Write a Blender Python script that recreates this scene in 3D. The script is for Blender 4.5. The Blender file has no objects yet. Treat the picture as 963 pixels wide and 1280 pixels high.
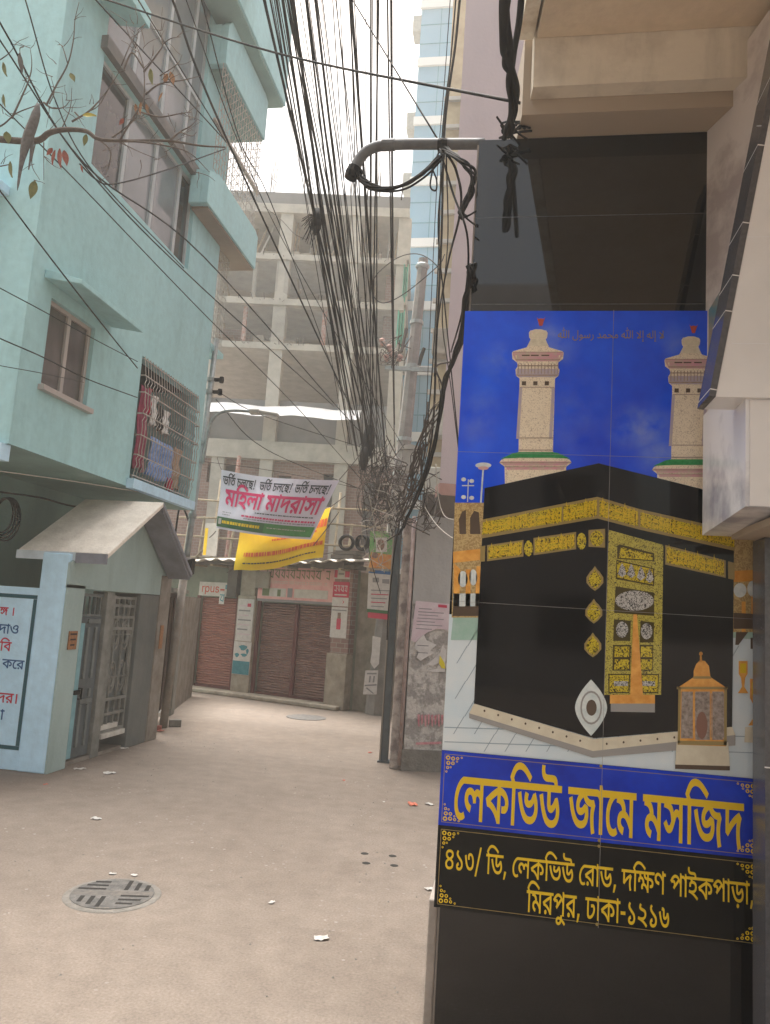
import bpy, math, random
from mathutils import Vector, Matrix
from mathutils.geometry import delaunay_2d_cdt
random.seed(7)
scn = bpy.context.scene
COL = scn.collection

# ------------------------------------------------------------------ survey
# The camera pose was solved from the photograph's vanishing points; the helpers
# below turn measured bearings into points at a chosen real distance.
EYE = 1.6
FPX = 963.02
_p, _r, _a = (math.radians(v) for v in (7.6445, 3.6834, 9.47114))
def _rz(v):
    return Vector((v[0]*math.cos(_a)-v[1]*math.sin(_a), v[0]*math.sin(_a)+v[1]*math.cos(_a), v[2]))
_F = Vector((0, math.cos(_p), math.sin(_p))); _U = Vector((0, -math.sin(_p), math.cos(_p))); _R = Vector((1, 0, 0))
CF, CR, CU = _rz(_F), _rz(math.cos(_r)*_R+math.sin(_r)*_U), _rz(-math.sin(_r)*_R+math.cos(_r)*_U)
CAM = Vector((0, 0, EYE))
def bearing(x, y): return CF*FPX + CR*(x-481.5) - CU*(y-640)
def atY(x, y, Y): v = bearing(x, y); return CAM + v*(Y/v.y)
def atX(x, y, X): v = bearing(x, y); return CAM + v*(X/v.x)
def atZ(x, y, z=0.0): v = bearing(x, y); return CAM + v*((z-EYE)/v.z)
def atP(x, y, p, n):
    v = bearing(x, y); n = Vector(n); return CAM + v*((Vector(p)-CAM).dot(n)/v.dot(n))

# ------------------------------------------------------------------ materials
M = {}
def mat(name, col, col2=None, scale=2.0, rough=.8, bump=.0, bscale=40., spec=.3, metal=0., coat=0., streak=0., detail=6.,
        fine=0., fscale=120., lo=.35, hi=.68, rough2=None, grime=0., ior=None, alpha=None):
    m = bpy.data.materials.new(name); m.use_nodes = True
    nt = m.node_tree; N = nt.nodes; L = nt.links
    b = N['Principled BSDF']
    b.inputs['Roughness'].default_value = rough
    b.inputs['Metallic'].default_value = metal
    b.inputs['Specular IOR Level'].default_value = spec
    if ior: b.inputs['IOR'].default_value = ior
    if coat: b.inputs['Coat Weight'].default_value = coat; b.inputs['Coat Roughness'].default_value = .02
    if alpha: b.inputs['Alpha'].default_value = alpha
    tc = N.new('ShaderNodeTexCoord'); geo = N.new('ShaderNodeNewGeometry')
    pos = geo.outputs['Position']
    c = tuple(col)+(1,)
    b.inputs['Base Color'].default_value = c
    out = None
    if col2 is not None:
        n = N.new('ShaderNodeTexNoise'); n.inputs['Scale'].default_value = scale; n.inputs['Detail'].default_value = detail
        n.inputs['Roughness'].default_value = .62
        if streak:
            mp = N.new('ShaderNodeMapping'); mp.inputs['Scale'].default_value = (1, 1, streak)
            L.new(pos, mp.inputs['Vector']); L.new(mp.outputs['Vector'], n.inputs['Vector'])
        else: L.new(pos, n.inputs['Vector'])
        r = N.new('ShaderNodeValToRGB'); r.color_ramp.elements[0].position = lo; r.color_ramp.elements[1].position = hi
        r.color_ramp.elements[0].color = c; r.color_ramp.elements[1].color = tuple(col2)+(1,)
        L.new(n.outputs['Fac'], r.inputs['Fac']); out = r.outputs['Color']
    if fine:
        n2 = N.new('ShaderNodeTexNoise'); n2.inputs['Scale'].default_value = fscale; n2.inputs['Detail'].default_value = 3
        L.new(pos, n2.inputs['Vector'])
        mr = N.new('ShaderNodeMapRange'); mr.inputs['From Min'].default_value = .25; mr.inputs['From Max'].default_value = .75
        mr.inputs['To Min'].default_value = 1-fine; mr.inputs['To Max'].default_value = 1+fine
        L.new(n2.outputs['Fac'], mr.inputs['Value'])
        mx = N.new('ShaderNodeMix'); mx.data_type = 'RGBA'; mx.blend_type = 'MULTIPLY'; mx.inputs['Factor'].default_value = 1
        if out: L.new(out, mx.inputs['A'])
        else: mx.inputs['A'].default_value = c
        L.new(mr.outputs['Result'], mx.inputs['B']); out = mx.outputs['Result']
    if grime:
        mg = N.new('ShaderNodeMapping'); mg.inputs['Scale'].default_value = (2.4, 2.4, .4); L.new(pos, mg.inputs['Vector'])
        ng = N.new('ShaderNodeTexNoise'); ng.inputs['Scale'].default_value = 1.6; ng.inputs['Detail'].default_value = 6; ng.inputs['Roughness'].default_value = .65; L.new(mg.outputs['Vector'], ng.inputs['Vector'])
        rg = N.new('ShaderNodeMapRange'); rg.inputs['From Min'].default_value = .50; rg.inputs['From Max'].default_value = .78; rg.inputs['To Min'].default_value = 1; rg.inputs['To Max'].default_value = 1-grime
        L.new(ng.outputs['Fac'], rg.inputs['Value'])
        xg = N.new('ShaderNodeMix'); xg.data_type = 'RGBA'; xg.blend_type = 'MULTIPLY'; xg.inputs['Factor'].default_value = 1
        if out: L.new(out, xg.inputs['A'])
        else: xg.inputs['A'].default_value = c
        L.new(rg.outputs['Result'], xg.inputs['B']); out = xg.outputs['Result']
    if out: L.new(out, b.inputs['Base Color'])
    if bump:
        n3 = N.new('ShaderNodeTexNoise'); n3.inputs['Scale'].default_value = bscale; n3.inputs['Detail'].default_value = 5
        L.new(pos, n3.inputs['Vector'])
        bp = N.new('ShaderNodeBump'); bp.inputs['Strength'].default_value = bump; bp.inputs['Distance'].default_value = .02
        L.new(n3.outputs['Fac'], bp.inputs['Height']); L.new(bp.outputs['Normal'], b.inputs['Normal'])
    M[name] = m
    return m

# ------------------------------------------------------------------ mesh helpers
class MB:
    def __init__(s): s.v = []; s.f = []
    def add(s, vs, fs):
        o = len(s.v); s.v += [Vector(p) for p in vs]; s.f += [tuple(i+o for i in f) for f in fs]; return s
    def quad(s, *p): return s.add(p, [tuple(range(len(p)))])
    def box(s, a, b):
        x0, x1 = sorted((a[0], b[0])); y0, y1 = sorted((a[1], b[1])); z0, z1 = sorted((a[2], b[2]))
        return s.add([(x0,y0,z0),(x1,y0,z0),(x1,y1,z0),(x0,y1,z0),(x0,y0,z1),(x1,y0,z1),(x1,y1,z1),(x0,y1,z1)],
                     [(3,2,1,0),(4,5,6,7),(0,1,5,4),(1,2,6,5),(2,3,7,6),(3,0,4,7)])
    def obox(s, o, u, v, w):
        """box from corner o with edge vectors u, v, w"""
        o, u, v, w = map(Vector, (o, u, v, w))
        if u.cross(v).dot(w) < 0: u, v = v, u
        p = [o, o+u, o+u+v, o+v]; p += [q+w for q in p]
        return s.add(p, [(3,2,1,0),(4,5,6,7),(0,1,5,4),(1,2,6,5),(2,3,7,6),(3,0,4,7)])
    def prism(s, poly, d):
        """closed solid from a planar polygon pushed along vector d"""
        d = Vector(d); poly = [Vector(p) for p in poly]; n = len(poly)
        nrm = Vector((0,0,0))
        for i in range(n): nrm += (poly[i]-poly[0]).cross(poly[(i+1) % n]-poly[0])
        if nrm.dot(d) > 0: poly = poly[::-1]
        vs = poly+[p+d for p in poly]
        fs = [tuple(range(n)), tuple(range(2*n-1, n-1, -1))]
        fs += [(i, i+n, (i+1) % n+n, (i+1) % n) for i in range(n)]
        return s.add(vs, fs)
    def tube(s, pts, r, n=6, cap=True):
        pts = [Vector(p) for p in pts]
        if len(pts) < 2: return s
        rs = r if isinstance(r, (list, tuple)) else [r]*len(pts)
        t0 = (pts[1]-pts[0]).normalized()
        ref = Vector((0,0,1)) if abs(t0.z) < .9 else Vector((1,0,0))
        a = t0.cross(ref).normalized(); vs = []
        for i, p in enumerate(pts):
            t = (pts[min(i+1, len(pts)-1)]-pts[max(i-1, 0)]).normalized()
            a = (a - t*a.dot(t))
            a = a.normalized() if a.length > 1e-6 else t.orthogonal().normalized()
            b = t.cross(a)
            for k in range(n):
                q = 2*math.pi*k/n; vs.append(p+(a*math.cos(q)+b*math.sin(q))*rs[i])
        fs = []
        for i in range(len(pts)-1):
            for k in range(n):
                fs.append((i*n+k, i*n+(k+1) % n, (i+1)*n+(k+1) % n, (i+1)*n+k))
        if cap: fs += [tuple(range(n-1, -1, -1)), tuple((len(pts)-1)*n+k for k in range(n))]
        return s.add(vs, fs)
    def lathe(s, c, prof, n=16, axis=(0,0,1), cap=True):
        c = Vector(c); ax = Vector(axis).normalized(); a = ax.orthogonal().normalized(); b = ax.cross(a)
        vs = []; 
        for r, h in prof:
            for k in range(n):
                q = 2*math.pi*k/n; vs.append(c+ax*h+(a*math.cos(q)+b*math.sin(q))*r)
        fs = []
        for i in range(len(prof)-1):
            for k in range(n): fs.append((i*n+k, i*n+(k+1) % n, (i+1)*n+(k+1) % n, (i+1)*n+k))
        if cap: fs += [tuple(range(n-1, -1, -1)), tuple((len(prof)-1)*n+k for k in range(n))]
        return s.add(vs, fs)
    def grid(s, fn, nu, nv):
        vs = [fn(i/nu, j/nv) for j in range(nv+1) for i in range(nu+1)]; w = nu+1
        return s.add(vs, [(j*w+i, j*w+i+1, (j+1)*w+i+1, (j+1)*w+i) for j in range(nv) for i in range(nu)])
    def build(s, name, m, parent=None, base=None, smooth=False, solid=0., bevel=0.):
        me = bpy.data.meshes.new(name)
        if base is None:
            if parent is not None: base = BASE[parent.name]
            else:
                lo = [min(p[i] for p in s.v) for i in range(3)]; hi = [max(p[i] for p in s.v) for i in range(3)]
                base = Vector(((lo[0]+hi[0])/2, (lo[1]+hi[1])/2, lo[2]))
        base = Vector(base)
        me.from_pydata([tuple(p-base) for p in s.v], [], s.f); me.update()
        if smooth:
            me.polygons.foreach_set('use_smooth', [True]*len(me.polygons))
        me.materials.append(M[m] if isinstance(m, str) else m)
        o = bpy.data.objects.new(name, me); COL.objects.link(o)
        if parent is not None: o.parent = parent; o.location = (0,0,0) if base == BASE[parent.name] else base-BASE[parent.name]
        else: o.location = base
        BASE[o.name] = base
        if solid:
            md = o.modifiers.new('thick', 'SOLIDIFY'); md.thickness = solid; md.offset = 0
        if bevel:
            md = o.modifiers.new('edge', 'BEVEL'); md.width = bevel; md.segments = 2; md.limit_method = 'ANGLE'
        return o
BASE = {}
def tag(o, label, cat, group=None):
    o['label'] = label; o['category'] = cat
    if group: o['group'] = group
    return o
def thing(name, label, cat, loc, group=None):
    o = bpy.data.objects.new(name, None); COL.objects.link(o); o.location = loc; o.empty_display_size = .2
    BASE[o.name] = Vector(loc)
    return tag(o, label, cat, group)
def struct(o): o['kind'] = 'structure'; return o
def crom(pts, k=6):
    pts = [Vector(p) for p in pts]
    if len(pts) < 3: return pts
    P = [pts[0]*2-pts[1]]+pts+[pts[-1]*2-pts[-2]]; R = []
    for i in range(1, len(P)-2):
        a, b, c, d = P[i-1], P[i], P[i+1], P[i+2]
        for j in range(k):
            t = j/k
            R.append(.5*((2*b)+(c-a)*t+(2*a-5*b+4*c-d)*t*t+(3*b-a-3*c+d)*t**3))
    return R+[pts[-1]]
def sagline(a, b, sag, k=14):
    a, b = Vector(a), Vector(b)
    return [a.lerp(b, t/k)-Vector((0,0,sag*4*(t/k)*(1-t/k))) for t in range(k+1)]
def holed_wall(mb, org, u, v, n, W, H, holes, depth):
    """wall face W x H at org along u, v with real rectangular openings; n points outwards, reveals go depth inwards"""
    org, u, v, n = map(Vector, (org, u, v, n))
    us = sorted({0., W, *[h[0] for h in holes], *[h[1] for h in holes]}); vs = sorted({0., H, *[h[2] for h in holes], *[h[3] for h in holes]})
    P = lambda a, b, d=0.: org+u*a+v*b-n*d
    for i in range(len(us)-1):
        for j in range(len(vs)-1):
            ca, cb = (us[i]+us[i+1])/2, (vs[j]+vs[j+1])/2
            if any(h[0] < ca < h[1] and h[2] < cb < h[3] for h in holes): continue
            mb.quad(P(us[i], vs[j]), P(us[i+1], vs[j]), P(us[i+1], vs[j+1]), P(us[i], vs[j+1]))
    for a0, a1, b0, b1 in holes:
        mb.quad(P(a0,b0), P(a1,b0), P(a1,b0,depth), P(a0,b0,depth)); mb.quad(P(a0,b1), P(a0,b1,depth), P(a1,b1,depth), P(a1,b1))
        mb.quad(P(a0,b0), P(a0,b0,depth), P(a0,b1,depth), P(a0,b1)); mb.quad(P(a1,b0), P(a1,b1), P(a1,b1,depth), P(a1,b0,depth))
    return mb

# ------------------------------------------------------------------ lettering (outlines of plain glyphs)
GLYPH = {"b450":"356,622 356,551 336,551 315,545 292,534 269,520 245,503 223,483 201,460 181,433 163,404 148,372 137,338 130,301 128,262 130,217 138,179 150,148 165,122 183,102 203,87 224,77 246,71 267,69 290,70 309,74 327,81 348,92 383,31 365,19 346,10 326,3 305,-1 284,-4 263,-5 223,-1 186,10 152,28 122,53 97,84 76,120 61,162 52,209 49,260 52,310 60,355 74,398 92,436 113,471 138,503 165,531 193,556 223,578 253,596 283,610 312,622",
"b47":"741,622 741,551 636,551 636,0 559,0 559,335 565,309 550,329 535,346 518,360 502,371 484,377 465,379 450,378 434,374 420,366 408,353 401,334 398,307 398,297 398,288 399,279 400,271 335,266 331,292 323,315 313,336 300,353 285,368 269,379 251,387 233,392 213,394 188,391 167,384 150,371 138,356 130,337 128,316 131,291 141,268 158,248 180,230 208,215 241,201 214,127 183,138 154,152 128,168 104,187 84,208 68,232 56,259 48,288 46,320 48,349 56,374 68,398 84,418 104,434 127,448 152,458 179,464 208,466 242,464 272,457 299,446 324,431 347,410 369,384 354,383 363,403 376,420 392,434 412,443 432,449 452,451 475,449 496,445 514,437 532,426 551,413 571,397 562,382 561,403 560,424 559,445 559,467 559,551 -10,551 -10,622",
"b20":"817,622 817,551 492,551 492,489 492,473 492,0 415,0 393,39 366,76 334,111 298,144 258,173 216,198 170,219 124,234 76,243 37,339 76,361 115,382 153,402 192,421 231,439 270,456 311,473 352,488 394,503 437,517 415,475 415,551 -10,551 -10,622;415,467 436,438 402,428 366,415 330,401 295,385 259,369 224,353 191,336 160,320 130,304 168,294 206,280 246,262 284,240 320,215 354,186 385,156 409,124 428,90 420,88 418,111 416,134 415,159 415,189;761,288 760,266 755,246 748,226 737,207 723,191 705,177 683,166 656,160 625,158 609,158 594,159 580,160 566,163 572,235 579,234 586,234 596,233 606,233 634,235 655,241 668,252 679,272 683,296 677,330 660,360 632,386 592,409 541,426 479,438 482,513 532,505 578,492 622,474 661,452 695,426 723,396 744,363 757,327",
"b55":"276,622 276,551 171,551 171,0 94,0 94,551 -10,551 -10,622 82,622 71,635 60,648 50,662 39,676 29,690 20,704 43,742 68,778 93,812 121,842 151,867 185,888 223,904 265,914 313,917 348,916 382,911 414,904 447,894 478,882 510,866 541,849 573,829 605,808 637,784 671,758 705,731 663,677 619,712 577,743 538,770 502,793 467,811 432,826 398,836 362,842 325,844 290,842 258,836 230,825 204,811 180,793 160,772 140,748 123,722 106,693 116,677 128,660 138,648 148,635 160,622",
"b43":"422,43 380,45 339,52 300,64 263,81 227,104 194,134 161,170 131,214 103,264 87,298 71,335 57,375 43,419 29,465 105,485 120,434 135,388 152,345 169,307 186,272 218,224 252,185 290,156 330,135 373,123 420,119 454,121 484,127 510,138 534,152 553,170 568,190 579,214 586,239 588,267 587,286 585,304 582,321 578,336 572,351 566,364 554,383 542,398 590,476 613,440 632,404 646,369 656,334 662,300 664,266 661,225 652,188 636,152 614,121 587,94 554,72 516,56 472,46;384,284 345,288 312,298 285,316 265,339 253,368 249,402 251,425 256,448 263,468 271,486 351,462 344,451 338,437 334,422 332,406 336,383 347,367 364,358 386,355 407,357 428,363 442,370 458,381 474,394 490,413 508,437 527,466 590,476 582,422 564,394 545,368 526,346 505,328 484,312 462,300 438,291 412,286;731,622 731,551 -10,551 -10,622",
"b12":"508,622 505,647 499,666 488,681 474,691 453,697 428,699 288,699 248,700 214,703 188,708 165,715 145,724 127,736 111,751 97,768 86,788 79,809 74,833 73,859 73,872 74,885 76,898 78,912 152,907 150,896 149,886 148,877 148,869 149,848 152,830 158,814 167,802 178,792 191,784 207,778 227,774 252,772 283,771 407,771 440,770 468,767 491,763 511,756 528,747 544,734 554,722 563,708 570,690 575,671 578,648 580,622;722,622 722,551 356,551 356,372 358,347 365,330 376,319 393,316 412,319 432,328 447,338 461,350 477,366 493,385 511,407 529,433 589,442 609,410 625,378 638,345 648,312 654,278 656,245 653,204 644,167 628,132 607,101 580,75 548,53 509,37 466,27 417,24 374,27 333,34 294,47 257,66 222,90 189,122 158,160 129,205 101,258 85,293 70,331 56,373 42,417 29,465 105,485 120,432 135,383 151,338 167,297 184,262 215,210 248,169 284,138 323,117 366,104 413,100 462,104 503,118 536,140 561,169 575,204 580,243 579,272 574,297 568,320 558,340 548,358 535,373 581,392 561,360 540,332 520,308 499,288 478,271 456,258 436,249 415,244 394,242 372,244 351,248 332,257 317,268 307,279 298,292 290,308 284,328 280,357 279,393 279,551 -10,551 -10,622",
"b27":"401,63 362,65 325,72 288,84 253,101 219,123 186,152 156,186 127,227 100,276 84,308 69,343 55,381 42,422 29,465 105,485 119,438 133,394 149,354 165,318 181,286 210,239 243,202 278,174 316,155 358,143 404,139 449,143 487,153 516,171 537,196 550,228 554,268 553,288 550,305 546,321 538,341 530,358 590,358 571,339 552,322 532,306 511,292 489,280 466,270 443,263 418,258 391,257 366,259 343,264 322,272 303,284 288,298 275,316 266,336 260,359 258,384 261,414 272,443 289,474 314,503 349,529 394,553 373,552 348,552 323,551 298,551 -10,551 -10,622 927,622 927,551 614,551 591,551 571,552 552,553 535,554 484,529 441,506 408,485 382,465 363,446 350,428 342,412 337,396 335,380 339,356 351,340 368,331 387,328 411,330 434,336 455,346 476,359 499,376 523,396 609,365 615,351 620,334 624,316 627,296 629,275 630,254 628,221 620,190 608,160 589,133 565,110 534,90 497,75 453,66;801,205 802,173 805,141 809,111 816,80 825,46 836,10 761,-7 750,31 741,69 733,106 727,144 724,182 723,222 724,256 727,288 732,317 739,344 747,367 755,388 707,391 664,397 626,408 592,422 562,439 536,460 513,485 493,512 475,543 551,559 563,540 576,523 592,508 609,494 631,482 655,472 683,465 715,460 751,459 765,459 778,460 792,461 806,462 845,392 831,362 819,333 811,304 805,274 802,241",
"b54":"276,622 276,551 171,551 171,0 94,0 94,469 85,491 73,510 58,527 41,540 21,548 -2,551 -10,551 -10,622 5,622 21,620 38,615 55,606 71,594 85,578 97,559 96,567 95,582 94,599 94,613 94,688 148,688 170,622",
"b61":"356,622 356,551 336,551 315,545 292,534 269,520 245,503 223,483 201,460 181,433 163,404 148,372 137,338 130,301 128,262 130,217 138,179 150,148 165,122 183,102 203,87 224,77 246,71 267,69 290,70 309,74 327,81 348,92 383,31 365,19 346,10 326,3 305,-1 285,-4 264,-5 224,-1 186,10 152,28 123,53 97,84 76,120 61,162 52,209 49,260 52,313 63,362 80,408 103,451 131,488 164,521 200,549 239,571 280,588 216,555 197,553 177,552 155,551 130,551 -10,551 -10,622",
"b44":"632,622 632,551 527,551 527,0 450,0 450,135 468,82 445,116 421,149 398,180 373,208 348,232 322,253 295,269 266,278 236,281 213,279 192,273 174,262 159,247 151,228 148,205 151,184 159,166 172,150 191,135 214,122 243,111 218,34 184,48 155,63 130,80 110,99 94,118 82,140 73,162 68,184 66,208 69,238 76,265 90,288 107,308 127,324 150,336 174,346 198,351 223,353 261,351 297,343 328,331 358,315 384,295 408,272 431,246 452,219 471,189 454,186 452,209 451,232 450,256 450,281 450,551 -10,551 -10,622;299,323 299,317 298,311 298,305 297,299 221,322 218,358 211,389 201,415 187,436 168,454 144,468 115,480 80,488 38,494 51,566 97,553 128,549 156,543 182,534 206,522 227,507 246,490 262,470 275,447 286,420 293,391 298,359",
"b50":"692,622 692,551 587,551 587,0 510,0 510,353 533,290 513,315 495,336 480,353 465,365 450,373 436,375 422,373 410,367 397,355 383,336 372,319 359,296 343,268 326,237 309,210 294,188 279,168 264,153 248,142 230,133 210,129 188,127 170,128 153,132 136,138 120,147 104,159 88,174 71,194 53,217 35,244 96,281 113,253 128,232 141,218 160,207 180,203 197,206 212,214 223,222 234,234 246,250 259,269 274,293 289,321 312,354 329,386 346,411 362,428 379,440 396,447 415,449 436,447 456,441 474,430 493,416 514,397 536,374 516,373 513,395 511,416 510,437 510,458 510,551 -10,551 -10,622;271,271 264,313 257,349 250,379 242,404 230,424 214,441 195,455 173,467 146,476 115,483 79,489 38,495 53,571 107,551 143,544 175,537 202,528 226,518 246,506 264,492 278,475 290,457 299,436 306,412 311,386 315,356",
"b37":"613,622 613,551 159,551 159,253 145,273 173,302 203,330 236,357 271,382 308,406 347,428 388,449 431,468 475,486 540,422 528,399 518,376 510,354 503,332 497,309 492,285 489,260 488,233 487,205 488,173 491,141 495,111 502,80 511,46 522,10 447,-7 436,31 427,69 419,106 413,144 410,182 409,222 410,249 412,274 415,299 420,322 425,344 432,364 439,381 446,397 453,410 465,405 427,389 390,370 354,349 318,326 283,301 248,273 213,243 177,210 141,175 82,215 82,551 -10,551 -10,622",
"b79":"296,0 226,5 167,21 122,47 88,82 69,123 62,170 66,206 80,238 102,266 134,292 176,316 229,337 229,312 196,328 167,343 142,358 121,372 104,389 90,406 81,425 76,447 74,471 77,497 85,522 100,546 119,567 144,586 173,601 207,613 246,620 290,622 343,620 388,612 425,600 455,585 479,566 497,546 509,523 517,500 519,476 517,450 510,426 499,406 484,387 466,371 445,357 421,344 396,332 368,321 365,341 413,322 454,300 486,276 511,248 525,213 530,171 523,119 503,76 470,43 423,19 366,5;296,71 345,74 384,83 413,99 434,120 446,144 450,173 448,193 440,212 428,228 411,243 392,256 370,268 346,278 321,286 296,292 250,278 211,262 182,243 160,221 147,197 143,169 147,143 160,120 182,100 211,84 250,74;297,363 320,370 342,378 364,387 384,398 402,410 417,424 429,438 436,454 438,471 434,493 422,513 401,529 372,541 336,549 291,551 268,550 246,547 224,542 205,535 188,526 174,516 163,503 156,488 154,471 158,448 169,427 188,408 215,392 251,377",
"b76":"287,0 235,4 194,16 162,36 141,62 127,91 123,122 126,147 134,171 148,194 169,214 197,231 234,244 263,167 244,162 229,156 218,149 208,136 205,120 210,102 226,88 241,81 262,76 286,75 324,78 356,88 382,105 401,127 412,152 416,181 415,200 411,218 404,234 394,250 381,267 364,284 343,302 317,322 287,344 249,372 216,396 190,418 168,438 152,456 140,474 131,491 127,510 125,529 126,545 131,562 138,580 149,597 162,615 177,631 243,596 230,581 220,566 213,551 211,536 212,523 215,511 221,498 232,485 242,475 255,464 270,452 289,437 312,421 338,403 374,378 405,354 430,331 451,309 467,286 478,264 487,239 491,212 493,182 490,146 481,114 466,85 447,60 422,39 394,22 361,10 326,2",
"b78":"553,295 551,249 544,205 532,165 516,129 494,98 466,73 433,54 393,43 347,39 312,41 278,47 246,58 216,73 187,96 160,124 134,161 110,207 87,262 74,299 62,341 50,386 39,436 29,490 105,510 117,453 129,400 142,353 155,311 168,274 191,222 216,181 244,152 273,131 306,119 342,115 374,118 400,126 422,139 439,157 453,178 463,204 470,232 474,262 475,295 473,334 467,371 458,404 445,434 430,459 412,480 392,496 370,505 347,508 324,505 306,495 296,479 292,458 293,442 296,426 302,409 311,390 231,369 224,386 218,403 213,420 208,444 207,467 209,493 216,515 228,534 242,548 259,560 278,568 299,574 318,578 337,579 381,575 421,562 455,540 484,512 509,478 528,438 542,393 550,346",
"b600":"315,792 397,792 135,-125 52,-125",
"b32":"722,622 722,551 356,551 356,372 358,347 365,330 376,319 393,316 412,319 432,328 447,338 461,350 477,366 493,385 511,407 529,433 589,442 609,410 625,378 638,345 648,312 654,278 656,245 653,204 644,167 628,132 607,101 580,75 548,53 509,37 466,27 417,24 374,27 333,34 294,47 257,66 222,90 189,122 158,160 129,205 101,258 85,293 70,331 56,373 42,417 29,465 105,485 120,432 135,383 151,338 167,297 184,262 215,210 248,169 284,138 323,117 366,104 413,100 462,104 503,118 536,140 561,169 575,204 580,243 579,272 574,297 568,320 558,340 548,358 535,373 581,392 561,360 540,332 520,308 499,288 478,271 456,258 436,249 415,244 394,242 372,244 351,248 332,257 317,268 307,279 298,292 290,308 284,328 280,357 279,393 279,551 -10,551 -10,622",
"b597":"190,116 197,105 191,81 183,57 174,32 165,7 156,-19 146,-44 135,-69 124,-94 113,-119 46,-119 56,-79 65,-39 74,2 81,42 88,80 93,116",
"b46":"606,622 606,551 501,551 501,0 424,0 402,39 374,76 342,110 305,142 265,171 221,196 175,217 126,232 76,243 37,339 76,362 115,384 155,405 195,425 236,444 277,462 319,479 361,495 404,510 447,524 424,482 424,551 -10,551 -10,622;424,474 445,446 393,428 340,408 285,384 230,359 179,332 130,304 167,294 205,280 245,263 285,242 322,218 358,190 390,159 417,125 438,88 429,88 427,111 426,134 424,159 424,189;185,-6 162,-2 142,10 129,28 125,52 127,68 133,83 142,95 162,108 185,112 208,108 228,95 237,83 243,68 245,52 241,28 228,10 208,-2",
"b129":"929,622 929,551 614,551 614,0 537,0 537,84 542,110 540,126 538,148 537,175 537,202 537,419 537,431 537,551 -10,551 -10,622;876,271 875,251 870,232 864,212 853,195 840,179 822,166 801,156 775,150 745,148 731,148 716,149 702,150 689,153 695,225 701,224 710,224 720,223 728,223 754,225 773,230 786,240 796,257 799,276 797,294 792,310 784,323 772,334 753,346 730,356 703,363 671,368 635,371 594,372 560,372 522,374 487,378 454,386 426,398 401,415 382,436 367,462 358,494 355,531 355,541 356,552 358,565 360,577 435,571 434,562 432,553 431,544 431,536 435,501 447,476 466,460 492,450 524,444 562,442 593,442 653,440 704,435 745,426 779,413 807,398 831,380 846,365 858,348 866,330 872,312 875,292;347,265 375,263 402,257 428,246 452,233 475,216 497,196 517,175 536,151 553,126 554,55 543,34 522,66 501,95 480,120 459,142 438,160 418,175 396,186 374,192 351,194 335,193 322,188 312,182 305,173 300,162 299,148 300,133 303,120 307,109 311,99 234,83 228,98 222,115 218,133 217,150 220,176 227,200 235,213 244,225 254,236 267,244 280,252 296,258 320,263;185,463 219,460 250,453 279,440 305,422 327,400 346,373 360,341 368,305 371,265 370,247 369,231 367,217 365,206 287,208 290,221 292,234 294,246 294,256 293,278 290,299 284,320 276,340 265,357 252,372 235,383 214,390 190,392 163,388 144,378 134,362 131,342 132,334 134,324 136,314 140,304 62,288 56,303 52,319 49,334 48,349 50,374 58,396 66,409 75,421 86,432 99,441 113,449 129,455 146,459 165,462;123,405 125,414 126,424 126,436 126,449 124,476 117,503 106,530 90,553 69,570 42,582 135,602 156,583 173,562 186,539 195,514 200,484 202,450 202,437 200,424 199,413 197,400",
"b34":"630,622 630,551 525,551 525,0 448,0 448,425 468,363 438,405 409,441 381,472 354,498 327,519 301,536 275,547 249,554 222,556 202,555 184,551 168,544 155,535 143,524 134,512 127,497 123,481 122,463 124,443 129,425 138,409 150,395 166,384 186,374 211,366 241,360 275,355 269,272 227,278 187,287 152,300 120,318 92,338 70,364 53,392 43,425 40,462 43,496 51,527 64,554 82,576 103,595 127,610 154,621 182,627 211,629 245,627 276,621 306,611 334,597 361,580 388,558 415,534 442,505 470,473 454,477 451,497 450,522 448,550 448,576 448,688 501,688 524,622",
"b40":"726,622 726,551 621,551 621,0 544,0 544,396 566,332 539,370 514,404 491,434 469,461 447,484 426,504 406,520 386,534 365,544 344,550 321,555 298,556 272,554 248,549 226,541 204,530 185,517 166,501 148,484 132,466 116,447 108,445 124,454 140,460 156,464 174,465 209,462 238,451 259,434 274,411 283,385 286,356 286,345 285,335 284,326 282,320 265,326 277,339 288,351 299,363 312,375 324,387 337,400 461,516 510,463 226,195 167,250 249,328 213,285 183,262 192,274 201,286 208,298 216,319 219,343 215,366 204,383 186,394 160,398 144,397 129,394 114,388 98,380 22,452 49,486 76,517 104,544 132,569 162,590 192,606 223,619 256,626 291,629 327,627 361,620 392,608 422,592 451,571 479,546 507,515 537,481 567,441 549,446 546,471 545,498 544,517 544,537 544,558 544,688 597,688 620,622",
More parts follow.
